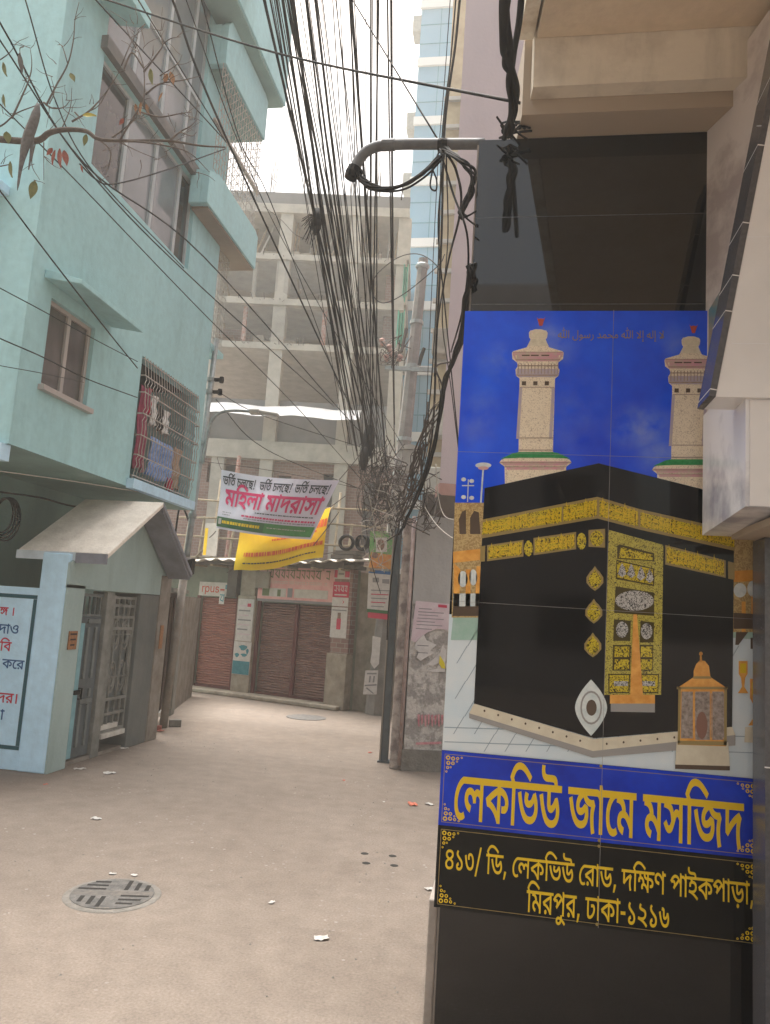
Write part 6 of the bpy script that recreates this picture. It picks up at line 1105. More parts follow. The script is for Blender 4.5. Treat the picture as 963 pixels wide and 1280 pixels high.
patch(s2, 'grey_emblem', 'ink_teal', .52, .66, 1.90, 1.98, .0415); patch(s2, 'red_dash', 'ink_red', .40, .50, 1.87, 1.90, .0415)
n1 = board('notice', 'small bluish square notice hanging from the cream shop fascia', 'notice', .40, .52, 1.62, 1.84, .045, 'poster_white', .006); strokes(n1, 'print', 'ink_teal', .41, .51, 1.66, 1.80, .0515, 2, 3); 
p1 = board('poster', 'long white election bill on the plaster post between the shutters', 'poster', .90, 1.26, .98, 1.74, .095, 'poster_white', .004)
for i in range(7): patch(p1, 'print', 'ink_grey' if i % 2 else 'poster_pink', .93, 1.22-.03*(i % 3), 1.60-.085*i, 1.625-.085*i, .0995)
patch(p1, 'red_seal', 'poster_red', 1.12, 1.2, 1.60, 1.66, .0998)
pt_ = MB().obox(SH(.885, .38, .0935), sT*.39, sN*.003, (0,0,.585)).build('painted_panel', 'poster_white', shp)
patch(pt_, 'teal_band', 'ink_teal', .89, 1.27, .385, .62, .097); 
k = MB()
for (u, z, a, b_) in ((1.1, .86, .09, .05), (.97, .72, .05, .04), (1.13, .73, .07, .03), (1.2, .80, .03, .05)): k.quad(*[SH(u+a*math.cos(6.28*i/9)*(1+.3*math.sin(i*2.1)), z+b_*math.sin(6.28*i/9), .0972) for i in range(9)])
k.build('worn_paint', 'ink_teal', pt_)
def pil(name, label, z0, z1, m_, o=.185): return board(name, label, 'poster', 2.98, 3.30, z0, z1, o, m_, .004)
q1 = pil('poster', 'red and white bill at the top of the brick pillar', 2.17, 2.36, 'poster_white'); patch(q1, 'red_corner', 'poster_red', 3.2, 3.29, 2.2, 2.33, .1895); patch(q1, 'red_corner', 'poster_red', 2.99, 3.05, 2.19, 2.32, .1895); patch(q1, 'print', 'ink_grey', 3.07, 3.18, 2.24, 2.27, .1895)
q2 = pil('poster', 'bright red bill with white lettering on the brick pillar', 1.86, 2.12, 'poster_red'); strokes(q2, 'print', 'poster_white', 3.0, 3.28, 1.95, 2.06, .190, 8, 3); patch(q2, 'print', 'poster_white', 3.02, 3.26, 1.89, 1.91, .190)
q3 = pil('poster', 'white bill with a small red arrow under the bright red one', 1.71, 1.855, 'poster_white'); k = MB(); k.quad(SH(3.18, 1.74, .190), SH(3.22, 1.78, .190), SH(3.18, 1.82, .190), SH(3.20, 1.78, .190)); k.build('red_arrow', 'poster_red', q3)
q4 = pil('poster', 'pale torn bill with a red figure lower on the brick pillar', 1.18, 1.69, 'poster_white'); patch(q4, 'figure', 'poster_red', 3.10, 3.18, 1.32, 1.50, .1895); patch(q4, 'figure', 'poster_skin', 3.11, 3.17, 1.5, 1.60, .1895); patch(q4, 'print', 'ink_grey', 3.0, 3.28, 1.63, 1.65, .1895)
pl_ = board('roof_panel', 'leaning white and yellow panel on the shop roof behind the lamp pole', 'panel', -.45, -.1, 2.55, 3.2, -.35, 'sign_pale', .02); patch(pl_, 'yellow_stripe', 'banner_yellow', -.44, -.36, 2.56, 3.1, -.329)

# ------------------------------------------------------------------ utility pole
pb0, pt0 = Vector((-2.07, 12.72, 0)), Vector((-1.74, 12.80, 7.88))
up_ = thing('utility_pole', 'leaning grey concrete utility pole carrying the cable bundle at the bend', 'utility pole', pb0)
PU = lambda z: pb0.lerp(pt0, z/7.88)
MB().tube([PU(0), PU(2), PU(5), PU(7.88)], [.175, .15, .115, .088], 8).build('pole', 'pole_concrete', up_)
MB().lathe(PU(7.70), [(.11, 0), (.125, .02), (.125, .06), (.11, .08)], 10).build('top_band', 'galv', up_)
for z in (6.7, 5.9, 4.6, 4.0, 3.5): MB().lathe(PU(z), [(.118+.006*(7-z), -.03), (.118+.006*(7-z), .03)], 10).build('strap', 'galv', up_)
zc = atY(512, 464, 12.7).z
xa = atY(482, 463, 12.62); xb = atY(547, 466, 12.62)
MB().obox(xa, xb-xa, (0, -.06, 0), (0, 0, .07)).build('cross_arm', 'galv', up_)
def ins(c, up=UP): return MB().lathe(c, [(.02, 0), (.045, .02), (.045, .05), (.03, .06), (.05, .08), (.05, .11), (.02, .13)], 10, up).build('insulator', 'mauve_pink', up_, smooth=True)
for x, y in ((479, 432), (487, 440), (492, 448), (498, 452), (484, 452)): ins(atY(x, y, 12.6), Vector((random.uniform(-.5, .5), -.2, 1)))
k = MB()
for a, b_ in (((478, 432), (503, 440)), ((486, 445), (510, 428)), ((484, 455), (515, 420)), ((490, 462), (505, 430)), ((496, 458), (500, 425))): k.tube(sagline(atY(*a, 12.6), atY(*b_, 12.6), .06, 6), .010, 5)
for i in range(16):
    c = atY(random.uniform(475, 505), random.uniform(425, 462), 12.55); k.tube(crom([c+Vector((random.uniform(-.16, .16), random.uniform(-.08, .08), random.uniform(-.16, .16))) for _ in range(4)], 4), .007, 4)
k.build('jumper_wires', 'cable_brown', up_)
c = atY(527, 445, 12.5); MB().tube([c+Vector((.04,0,.14)), c, c-Vector((.03,0,.16))], [.03, .035, .03], 8).build('fuse', 'black_rubber', up_)
c = atY(505, 426, 12.55); MB().tube([c+Vector((.03,0,.22)), c, c-Vector((.03,0,.2))], .03, 6).build('bracket', 'tin_dark', up_)
mbx = thing('meter_box', 'pale grey box with a small pitched lid strapped to the utility pole', 'electrical box', atY(516, 590, 12.4))
c = atY(500, 588, 12.4); w_ = .30
MB().obox(c, (.30, .04, 0), (0, .25, 0), (.01, 0, .36)).build('box', 'meter_box', mbx, bevel=.012)
MB().prism([c+Vector((-.03, -.03, .361)), c+Vector((.36, -.01, .361)), c+Vector((.34, -.01, .40)), c+Vector((.15, -.02, .45)), c+Vector((-.02, -.03, .40))], (0, .3, 0)).build('lid', 'meter_box', mbx)
# posters wrapped on the pole
def pole_card(name, label, pts, m_, Y=12.5):
    t = MB().prism([atY(x, y, Y) for x, y in pts], (0, .004, 0)).build(name, m_); return tag(t, label, 'poster')
def mark(par, pts, m_, Y=12.495, name='print'): return MB().prism([atY(x, y, Y) for x, y in pts], (0, .003, 0)).build(name, m_, par)
g1 = pole_card('poster', 'green and orange portrait bill at the top of the pole', [(463, 664), (483, 664), (493, 675), (490, 712), (461, 709)], 'poster_green')
mark(g1, [(464, 690), (491, 694), (490, 712), (461, 709)], 'poster_orange'); mark(g1, [(470, 672), (484, 672), (484, 690), (470, 690)], 'poster_white', 12.493); mark(g1, ell(476, 681, 5, 7, 12), 'poster_skin', 12.489, 'portrait'); mark(g1, ell(469, 694, 4, 4, 12), 'poster_skin', 12.489, 'portrait')
g2 = pole_card('poster', 'white bill with a blue top edge and a red foot on the pole', [(461, 714), (493, 717), (490, 768), (459, 764)], 'poster_white')
mark(g2, [(461, 712), (493, 715), (493, 719), (461, 716)], 'paint_blue'); mark(g2, [(459, 761), (490, 764), (490, 768), (459, 765)], 'banner_green', 12.493)
for i in range(5): mark(g2, [(464, 737+i*5), (488-i*2, 738+i*5), (488-i*2, 739.2+i*5), (464, 738.2+i*5)], 'poster_red' if i % 2 else 'ink_grey')
mark(g2, [(466, 722), (474, 722), (474, 728), (466, 728)], 'ink_grey'); mark(g2, [(478, 724), (487, 724), (487, 730), (478, 729)], 'ink_grey')
g3 = pole_card('poster', 'red and white strip pasted under the white bill on the pole', [(460, 765), (489, 767), (488, 775), (460, 772)], 'poster_red', 12.5)
g4 = pole_card('poster', 'scraped white paper halfway down the pole', [(466, 795), (476, 797), (474, 830), (468, 836), (463, 828), (465, 815)], 'poster_white', 12.51)
wt = pole_card('painted_marks', 'white painted block of dark strokes near the foot of the pole', [(457, 838), (473, 838), (471, 868), (454, 868)], 'poster_white', 12.52)
for q_ in ([(459, 841), (471, 841), (471, 843), (459, 843)], [(462, 845), (464, 845), (463, 853), (461, 853)], [(467, 845), (469, 845), (468, 853), (466, 853)], [(456, 856), (471, 855), (471, 857), (456, 858)], [(457, 860), (459, 859), (468, 867), (466, 867)]): mark(wt, q_, 'ink_grey', 12.516)

# ------------------------------------------------------------------ banners strung over the lane
def bil(c, s, t, Y, wav=0.03, ph=0.):
    tl, tr, br, bl = [Vector(p) for p in c]
    p = (tl*(1-s)+tr*s)*(1-t)+(bl*(1-s)+br*s)*t
    return p+Vector((0, wav*math.sin(s*7+ph+t*2)+wav*.7*math.sin(t*5+s*3), -.05*math.sin(math.pi*s)*(1-.4*t)))
def banner_text(mb, line, c, s0, s1, t0, t1, off, bold, up):
    W, L = LINES[line]
    for k_, dx in L:
        vs, fs = glyph_tris(k_, bold)
        mb.add([bil(c, s0+(s1-s0)*(x+dx)/W, t1-(t1-t0)*y/up, 0)+Vector((0, -off, 0)) for x, y in vs], fs)
Yb = 11.0
wc = [atY(277, 587, Yb), atY(424, 600, Yb-.1), atY(388, 674, Yb), atY(270, 660, Yb)]
wb = thing('white_banner', 'white cloth banner with black and pink lettering and a green foot hung across the lane', 'banner', wc[3])
MB().grid(lambda s, t: bil(wc, s, t, 0), 40, 16).build('cloth', 'banner_white', wb, smooth=True)
k = MB()
for s0 in (.02, .35, .67): banner_text(k, 'adm', wc, s0, s0+.295, .10, .24, .012, 14, 622)
k.build('black_lettering', 'ink_black', wb)
k = MB(); banner_text(k, 'big', wc, .055, .955, .32, .58, .012, 24, 622); k.build('pink_lettering', 'ink_pink', wb)
def bpatch(s0, s1, t0, t1, nm, m_, off=.010): return MB().grid(lambda s, t: bil(wc, s0+(s1-s0)*s, t0+(t1-t0)*t, 0)+Vector((0, -off, 0)), 14, 2).build(nm, m_, wb)
bpatch(.005, .50, .795, .965, 'green_strip', 'banner_green'); bpatch(.50, .985, .795, .965, 'green_strip', 'banner_green2')
def bdash(t, s0, s1, m_, h, seed, c=wc, par=wb, off=.013, nm='small_lettering'):
    rr = random.Random(seed); k = MB(); s = s0
    while s < s1:
        w = rr.uniform(.008, .03); 
        k.grid(lambda a, b_: bil(c, s+w*a, t+h*b_, 0)+Vector((0, -off, 0)), 1, 1); s += w+rr.uniform(.003, .009)
    k.build(nm, m_, par)
bdash(.635, .38, .92, 'ink_black', .018, 1); bdash(.705, .25, .96, 'ink_pink', .03, 2); bdash(.755, .28, .96, 'ink_grey', .015, 3); bdash(.85, .06, .46, 'banner_yellow', .05, 4, off=.016); bdash(.86, .53, .9, 'sign_pale', .015, 5, off=.016); bdash(.70, .05, .13, 'ink_grey', .012, 6); bdash(.74, .05, .12, 'ink_grey', .012, 7)
bpatch(.02, .05, .82, .92, 'square_emblem', 'sign_pale', .014)
for (x, y), (x2, y2), i in (((277, 587), (272, 572), 0), ((270, 664), (262, 672), 1), ((424, 600), (452, 566), 2), ((392, 682), (424, 640), 3)):
    MB().tube(sagline(atY(x, y, Yb), atY(x2, y2, Yb+.1), .01, 4), .007, 5).build('tie_rope', 'cable_brown', wb)
yc = [atY(300, 650, Yb+.22), atY(413, 634, Yb+.2), atY(404, 697, Yb+.2), atY(294, 713, Yb+.22)]
yb = thing('yellow_banner', 'yellow cloth banner with orange lettering sagging behind the white banner', 'banner', yc[3])
MB().grid(lambda s, t: bil(yc, s, t, 0, .04, 2)+Vector((0, 0, -.10*math.sin(math.pi*min(1, s*1.15))**2*t*.6+.12*(s-.2)*t*(1 if s > .2 else 0)*(1-s)*2)), 34, 12).build('cloth', 'banner_yellow', yb, smooth=True)
def ydash(t, s0, s1, m_, h, seed):
    rr = random.Random(seed); k = MB(); s = s0
    F_ = lambda s, t: bil(yc, s, t, 0, .04, 2)+Vector((0, -.014, -.10*math.sin(math.pi*min(1, s*1.15))**2*t*.6+.12*(s-.2)*t*(1 if s > .2 else 0)*(1-s)*2))
    while s < s1:
        w = rr.uniform(.01, .035); k.grid(lambda a, b_: F_(s+w*a, t+h*b_), 1, 1); s += w+rr.uniform(.004, .01)
    k.build('small_lettering', m_, yb)
ydash(.66, .10, .95, 'ink_orange', .08, 1); ydash(.86, .10, .9, 'ink_black', .025, 2); ydash(.42, .40, .9, 'ink_orange', .04, 3); ydash(.22, .86, .97, 'ink_orange', .16, 4)
for (x, y), (x2, y2) in (((413, 634), (432, 620)), ((295, 708), (284, 716)), ((403, 693), (420, 690))): MB().tube([atY(x, y, Yb+.2), atY(x2, y2, Yb+.3)], .007, 5).build('tie_rope', 'cable_brown', yb)

# ------------------------------------------------------------------ overhead cables
BUN = 'black cables of the main overhead bundle'
BLAB = 'black cable in the dense overhead bundle running down to the utility pole'
cr_ = random.Random(11)
def run(pts, Ys, extend=0., sag=0.): 
    P = [atY(x, y, Y) for (x, y), Y in zip(pts, Ys)]
    if extend:
        d = (P[0]-P[1]).normalized(); P = [P[0]+d*extend]+P
    return P
NB = 46
for i in range(NB):
    f_ = i/(NB-1)
    dense = i < 26
    xt = 338+f_*100 if dense else 390+(i-26)/19*96
    xt += cr_.uniform(-6, 6)
    Yt = 5.2+cr_.uniform(-.7, .7)
    xe = 449+cr_.uniform(-4, 34)+(f_-.5)*26; ye = 545+cr_.uniform(-25, 60)
    Ye = 12.35+cr_.uniform(-.25, .1)
    a, b_ = atY(xt, 0, Yt), atY(xe, ye, Ye)
    d = (a-b_).normalized(); a2 = a+d*(3.0)
    path = sagline(a2, b_, cr_.uniform(.05, .28), 18)
    rr = cr_.choice((.003, .004, .0045, .005, .006, .008)) if i % 9 else .012
    o = MB().tube(path, rr, 5).build('overhead_cable', 'black_rubber', smooth=True)
    tag(o, BLAB, 'cable', BUN)
def cable(label, pts, Ys, r=.006, sag=.0, m_='black_rubber', ext=(0, 0), group=None, name='overhead_cable', smooth=True):
    P = [atY(x, y, Y) for (x, y), Y in zip(pts, Ys)]
    if ext[0]: P = [P[0]+(P[0]-P[1]).normalized()*ext[0]]+P
    if ext[1]: P = P+[P[-1]+(P[-1]-P[-2]).normalized()*ext[1]]
    path = crom(P, 8) if len(P) > 2 else sagline(P[0], P[1], sag, 14)
    o = MB().tube(path, r, 6).build(name, m_, smooth=smooth); tag(o, label, 'cable', group); return o
cable('thick grey service cable slanting across the lane to the tan overhang', [(134, 0), (345, 66), (672, 133)], [5.2, 4.6, 3.05], .007, ext=(.5, 0))
cable('pair of cables from the top edge past the upper balcony, left one', [(216, 0), (282, 170), (443, 519)], [5.6, 6.9, 12.0], .012, ext=(1, 0))
cable('thin cable just right of the thick one passing the upper balcony', [(233, 0), (300, 182), (370, 330), (505, 560)], [5.6, 6.9, 8.4, 12.3], .005, ext=(1, 0))
cable('cable from the top edge ending at the upper balcony railing', [(252, 0), (300, 175), (345, 268), (430, 500)], [5.6, 7.0, 8.0, 12.0], .006, ext=(1, 0))
cable('long cable from the top left corner down past the stair windows', [(32, 0), (70, 127), (120, 219), (230, 335)], [4.8, 5.4, 5.8, 7.3], .006, ext=(1, 0))
cable('cable from the left edge crossing the teal wall low to the bundle', [(0, 28), (106, 205), (255, 321), (424, 511), (470, 560)], [4.3, 5.2, 7.2, 11.3, 12.4], .007, ext=(1, 0))
cable('cable from the left edge just below its neighbour', [(0, 50), (113, 216), (250, 357), (418, 508)], [4.3, 5.2, 7.0, 11.5], .006, ext=(1, 0))
cable('lowest of the cables slanting from the left edge across the lane', [(0, 130), (105, 236), (250, 387), (373, 511), (470, 620)], [4.5, 5.5, 7.2, 10.2, 12.3], .005, ext=(1, 0))
cable('cable from the top edge running across the stair windows to the balcony', [(120, 0), (282, 176)], [4.9, 7.2], .006, .02, ext=(1, 0))
cable('cable beside it running from the top edge to the same balcony corner', [(173, 0), (283, 178)], [5.0, 7.2], .006, .02, ext=(1, 0))
cable('drooping cable loop hanging between the branch and the upper balcony', [(100, 205), (120, 224), (142, 230), (200, 215), (282, 186)], [5.0, 5.3, 5.4, 6.0, 7.3], .006)
cable('thin cable crossing just above the small window to the barred balcony', [(0, 360), (60, 392), (120, 425), (172, 452)], [5.0, 5.4, 6.4, 7.4], .004, ext=(1, 0))
cable('thin cable crossing the small window at half height', [(0, 423), (55, 447), (110, 474), (172, 497)], [5.0, 5.4, 6.4, 7.4], .005, ext=(1, 0))
cable('faint cable crossing the foot of the small window', [(0, 457), (55, 467), (105, 478)], [5.0, 5.5, 6.5], .003, ext=(1, 0))
cable('long thin cable sloping from the left edge over the window hood to the balcony corner', [(0, 238), (60, 318), (130, 408), (172, 460)], [4.9, 5.3, 6.3, 7.3], .006, ext=(1, 0))
cable('pale thin wire crossing the dark underside of the teal building', [(0, 589), (100, 603), (200, 620), (240, 632)], [5.5, 6.4, 8.6, 9.6], .004, m_='cable_pale', ext=(1, 0))
cable('black cable sagging along the ground floor wall of the teal building', [(0, 615), (50, 622), (100, 634), (200, 645)], [6.9, 7.2, 7.9, 9.6], .010)
cl = MB(); c = atY(4, 644, 6.4)
for i in range(4): cl.tube([c+Vector(((.10+.012*i)*math.cos(q), .02*i, (.16+.014*i)*math.sin(q)-.01*i)) for q in [6.2832*j/24 for j in range(25)]], .009, 5)
tag(cl.build('cable_coil', 'black_rubber', smooth=True), 'coil of black cable hanging on the shaded teal wall at the left edge', 'cable')
cable('cable from the top edge slanting down past the pipe bracket to the pillar', [(441, 0), (548, 175)], [4.2, 3.32], .004, .0, ext=(1, 0))
cable('cable running from the lamp pole insulator towards the bundle, upper one', [(271, 489), (330, 520), (455, 560)], [9.55, 10.2, 12.2], .005)
cable('cable running from the lamp pole insulator towards the bundle, lower one', [(270, 499), (330, 560), (452, 612)], [9.55, 10.2, 12.2], .005)
cable('thin wire crossing in front of the brick storey above the white banner', [(240, 575), (350, 590), (470, 615)], [10, 11, 12.4], .004)
cable('thin pale wire slung from the far balcony rail to the hairy splice', [(330, 258), (352, 275), (368, 292), (384, 300)], [8.2, 7.6, 7.4, 7.2], .003, m_='cable_brown')
cable('thin wire stretched from the upper balcony towards the bundle', [(330, 215), (358, 236), (380, 240)], [8.2, 7.6, 7.2], .003, m_='cable_brown')
cable('large drooping loop of cable hung around the top of the utility pole', [(553, 352), (546, 332), (525, 318), (500, 321), (474, 340), (465, 358), (470, 374), (484, 378), (510, 364), (548, 332), (556, 318)], [11.5, 11.6, 11.8, 11.8, 11.7, 11.6, 11.6, 11.6, 11.7, 11.6, 11.4], .008)
cable('single cable falling straight down in front of the shops to the pillar posters', [(440, 520), (452, 600), (462, 690), (476, 742)], [11.6, 11.8, 12.0, 12.1], .006)
# vertical drops near the mauve wall
for j, (pts, Ys, r, lab) in enumerate([
    ([(575, 0), (569, 60), (556, 160), (552, 300), (546, 420), (538, 560), (505, 660)], [6.0, 6.2, 6.5, 6.9, 7.3, 7.8, 8.1], .011, 'thickest of the black drop cables in front of the mauve wall'),
    ([(570, 0), (563, 80), (553, 170), (548, 330), (540, 470), (527, 600)], [6.0, 6.2, 6.5, 6.9, 7.3, 8.0], .007, 'black drop cable just left of the thickest one at the mauve wall'),
    ([(563, 0), (556, 100), (548, 200), (540, 360), (533, 520), (530, 640)], [6.1, 6.3, 6.6, 7.0, 7.5, 8.0], .004, 'thin drop wire in front of the blue tower'),
    ([(556, 185), (548, 290), (556, 380), (562, 440), (570, 520), (577, 590)], [3.4, 5.0, 5.5, 6, 6.4, 6.8], .005, 'drop wire drifting right across the mauve wall'),
    ([(558, 190), (560, 300), (553, 395), (560, 455), (566, 500), (576, 585)], [3.4, 5.2, 5.7, 6.2, 6.5, 6.9], .004, 'thinner drop wire crossing its neighbour on the mauve wall')]):
    cable(lab, pts, Ys, r, ext=(1, 0) if j < 3 else (0, 0), name='drop_cable')
def twisted(label, pts, Ys, n, r, spread, turns, m_='black_rubber', name='twisted_cable'):
    P = crom([atY(x, y, Y) for (x, y), Y in zip(pts, Ys)], 10); t_ = thing(name, label, 'cable', P[-1])
    for s in range(n):
        q = []
        for i, p in enumerate(P):
            a = turns*6.2832*i/len(P)+s*6.2832/n
            q.append(p+Vector((math.cos(a), math.sin(a)*.6, .5*math.sin(a+1)))*spread*(1+.5*math.sin(i*.37+s)))
        MB().tube(q, r*(1+.25*(s % 2)), 5).build('strand', m_, t_, smooth=True)
    return t_
twisted('twisted black cable bundle swinging down past the left edge of the mosque sign', [(590, 330), (589, 352), (582, 378), (577, 420), (566, 455), (556, 480), (545, 545), (530, 600), (500, 668)], [3.12, 3.16, 3.5, 4.4, 5.3, 6, 6.8, 7.4, 8.1], 4, .008, .013, 3)
twisted('knot of dark cables hanging under the pipe bracket beside the pillar', [(553, 183), (572, 198), (590, 216), (588, 240), (578, 265), (582, 272)], [3.3, 3.16, 3.14, 3.14, 3.14, 3.14], 4, .0055, .011, 2)
twisted('dark cable looped below the pipe bracket from its open end to the pillar', [(447, 212), (453, 226), (475, 236), (505, 231), (530, 215), (550, 195)], [3.3, 3.28, 3.24, 3.22, 3.22, 3.25], 4, .0065, .011, 1.5)
twisted('thick bundle of black feeders climbing past the top of the black pillar', [(634, -60), (630, 40), (636, 75), (641, 100), (640, 140), (634, 172)], [2.3, 2.5, 2.7, 2.85, 3.0, 3.12], 4, .010, .012, 1.2)
cable('thick black feeder joining the bundle above the pillar from the right', [(654, -40), (650, 20), (642, 70), (638, 110)], [2.3, 2.5, 2.8, 3.0], .012)
tf = MB()
for i in range(16):
    c = atY(636, 170, 3.13); tf.tube(crom([c, c+Vector((cr_.uniform(-.04,.06), cr_.uniform(-.03, .0), cr_.uniform(-.02, .05))), c+Vector((cr_.uniform(-.07,.10), cr_.uniform(-.04, .0), cr_.uniform(-.05, .08)))], 4), .005, 5)
tag(tf.build('cable_tie', 'black_rubber'), 'knot of black cable ends tied at the top of the black pillar', 'cable')
cable('short dark cable end curling beside the pipe bracket', [(575, 262), (583, 270), (597, 263)], [3.14, 3.14, 3.14], .004, name='cable_end')
cable('short dark cable end hooked onto the pillar below the bracket', [(576, 266), (586, 275), (598, 284)], [3.14, 3.14, 3.14], .004, name='cable_end')
cable('long dark cable loop dropping from the bracket wrap down the mauve wall', [(556, 188), (571, 215), (576, 262), (560, 330), (548, 400), (543, 470)], [3.25, 3.3, 3.4, 4.5, 6.0, 7.0], .006)
cable('thin dark cable bowing right of the bracket wrap before dropping', [(550, 186), (566, 240), (585, 300), (580, 380), (564, 440)], [3.25, 3.2, 3.12, 3.6, 5.0], .005)
cable('small looped cable end hanging just left of the bracket wrap', [(549, 190), (543, 205), (538, 232), (545, 238), (546, 225), (541, 208), (551, 195)], [3.25]*7, .004)
cable('second thin cable sagging from the open pipe end to the wrap', [(446, 216), (462, 236), (500, 238), (530, 222), (552, 200)], [3.28]*5, .005)
# curved pipe bracket
pb_ = thing('pipe_bracket', 'grey steel pipe bracket curving down over the lane from the black pillar', 'pipe', atY(600, 180, 3.3))
pth = crom([atY(606, 180, 3.32), atY(548, 180, 3.30), atY(487, 181, 3.30), atY(462, 187, 3.30), atY(449, 200, 3.30), atY(441, 218, 3.30)], 6)
MB().tube(pth, .025, 12).build('pipe', 'pipe_dark', pb_, smooth=True)
c = atY(486, 181, 3.3); MB().lathe(c-Vector((.03,0,0)), [(.029, 0), (.029, .06)], 12, (1,0,0)).build('coupling', 'pipe_dark', pb_)
c = atY(441, 216, 3.3); MB().lathe(c, [(.03, -.03), (.034, 0), (.03, .03)], 12, (.3, 0, 1)).build('end_wrap', 'black_rubber', pb_)
c = atY(553, 182, 3.3); MB().lathe(c-Vector((.02,0,0)), [(.03, 0), (.036, .02), (.03, .045)], 12, (1,0,0)).build('tape_wrap', 'black_rubber', pb_)
for x in (462, 505): cable('short cut wire end dangling under the pipe, %s' % ('near its open end' if x == 462 else 'midway along'), [(x-1, 232), (x-2, 240), (x-3, 250)], [3.3]*3, .003, m_='cable_brown', name='cable_end')
# hairy splice of cut ends, and closures
def tuft(label, x, y, Y, n, rad, m_='black_rubber', core=.05, long=1.4):
    t = thing('cable_splice', label, 'cable', atY(x, y, Y)); c = atY(x, y, Y); k = MB(); rr = random.Random(int(x*7+y))
    for i in range(n):
        d = Vector((rr.uniform(-1, .35), rr.uniform(-.6, .6), rr.uniform(-1, .6)))
        k.tube(crom([c+d*rad*.15, c+d*rad*.6+Vector((0, 0, rad*.35)), c+d*rad+Vector((0,0,-rad*.1)), c+d*rad*long-Vector((0, 0, rad*.6))], 4), .0035, 4)
    k.build('cut_ends', m_, t)
    MB().tube([c+Vector((.0,0,core*2.6)), c+Vector((0,0,core)), c-Vector((0,0,core)), c-Vector((0,0,core*2.4))], [core*.6, core, core*.95, core*.4], 10).build('closure', m_, t, smooth=True)
tuft('hairy black splice of cut cable ends hanging high on the bundle', 396, 278, 7.2, 34, .12, core=.055)
tuft('dark splice closure low on the bundle above the shops', 461, 552, 12.0, 16, .14, core=.10)
tuft('second dark closure hanging below the other above the tangle', 455, 574, 11.9, 6, .08, core=.075)
# tangle on the pole
tg = MB(); tr_ = random.Random(5)
for i in range(70):
    x0 = tr_.uniform(458, 500); y0 = tr_.uniform(545, 625)
    pts = [(x0+tr_.uniform(-16, 16), y0+j*18+tr_.uniform(-12, 12)) for j in range(4)]
    tg.tube(crom([atY(x, y, 12.3+tr_.uniform(-.5, .2)) for x, y in pts], 5), tr_.choice((.006, .008, .012)), 4)
tgo = tg.build('cable_tangle', 'cable_brown', smooth=True); tag(tgo, 'brown mass of dead cables tangled around the middle of the utility pole', 'cable')
tg = MB()
for i in range(16):
    x0 = tr_.uniform(470, 505); y0 = tr_.uniform(590, 660); pts = [(x0+tr_.uniform(-22, 22), y0+j*20+tr_.uniform(-14, 14)) for j in range(4)]
    tg.tube(crom([atY(x, y, 12.0+tr_.uniform(-.5, .2)) for x, y in pts], 5), .006, 4)
tgo = tg.build('cable_tangle', 'cable_pale', smooth=True); tag(tgo, 'pale loose wires strewn over the brown cable tangle', 'cable')
tg = MB()
for i in range(30):
    x0 = tr_.uniform(498, 535); y0 = tr_.uniform(600, 655); pts = [(x0+tr_.uniform(-20, 20), y0+tr_.uniform(-20, 20)) for j in range(4)]
    tg.tube(crom([atY(x, y, 8.25+tr_.uniform(-.25, .1)) for x, y in pts], 5), tr_.choice((.004, .006)), 4)
tgo = tg.build('cable_tangle', 'cable_brown', smooth=True); tag(tgo, 'knot of wires heaped on top of the grey corner wall', 'cable')
tg = MB()
for i in range(26):
    t0 = tr_.uniform(0, .8); pts = []
    for j in range(4):
        t = t0+.12*j; pts.append((562-62*t+tr_.uniform(-9, 9), 440+215*t+tr_.uniform(-10, 10), 6.0+2.1*t+tr_.uniform(-.15, .15)))
    tg.tube(crom([atY(*p) for p in pts], 5), tr_.choice((.004, .006, .008)), 4)
tgo = tg.build('cable_tangle', 'cable_brown', smooth=True); tag(tgo, 'loose dead wires wound along the twisted bundle in front of the mauve wall', 'cable')
cable('white wire drooping from the wire knot to the left edge of the sign', [(530, 632), (545, 655), (565, 672), (585, 676)], [8.2, 7.8, 7, 6], .006, m_='cable_pale')
cable('white wire hanging down the mauve wall below the drop cables', [(545, 580), (548, 620), (556, 645), (575, 652)], [7.9, 7.9, 7.8, 7.5], .006, m_='cable_pale')
cable('dark wire hanging from the tangle towards the steel post', [(500, 650), (492, 700), (486, 760), (484, 800)], [8.5, 8.6, 8.6, 8.6], .008)
sq = MB()
q_ = atY(502, 660, 9.2); sq.box(q_-Vector((.02, 0, .1)), q_+Vector((.22, .2, .1))); tag(sq.build('junction_box', 'tarp', bevel=.01), 'small white junction box among the wires above the grey wall', 'electrical box')

# ------------------------------------------------------------------ tree with dry leaves reaching in from the left
tr = thing('dry_tree', 'nearly bare tree branch with a few red and yellow leaves reaching in from the left', 'tree', (-4.9, 4.3, 0))
def br_path(pts, Y): return crom([atY(x, y, Y+.0*i) for i, (x, y) in enumerate(pts)], 5)
main = [(-60, 165), (0, 174), (45, 176), (62, 166), (82, 162), (108, 164), (124, 174), (160, 176), (210, 176), (250, 182), (282, 184)]
mp = br_path(main, 4.5); n_ = len(mp)
trunk = [Vector((-4.9, 4.3, 0)), Vector((-4.82, 4.35, 1.6)), Vector((-4.6, 4.4, 3.2)), Vector((-4.2, 4.45, 4.2)), mp[0]]
MB().tube(crom(trunk, 5), [.12-.085*i/(5*4) for i in range(21)], 10).build('trunk', 'bark', tr, smooth=True)
bm_ = MB(); bm_.tube(mp, [.026-.022*i/n_ for i in range(n_)], 8); bm_.build('limb', 'bark', tr, smooth=True)
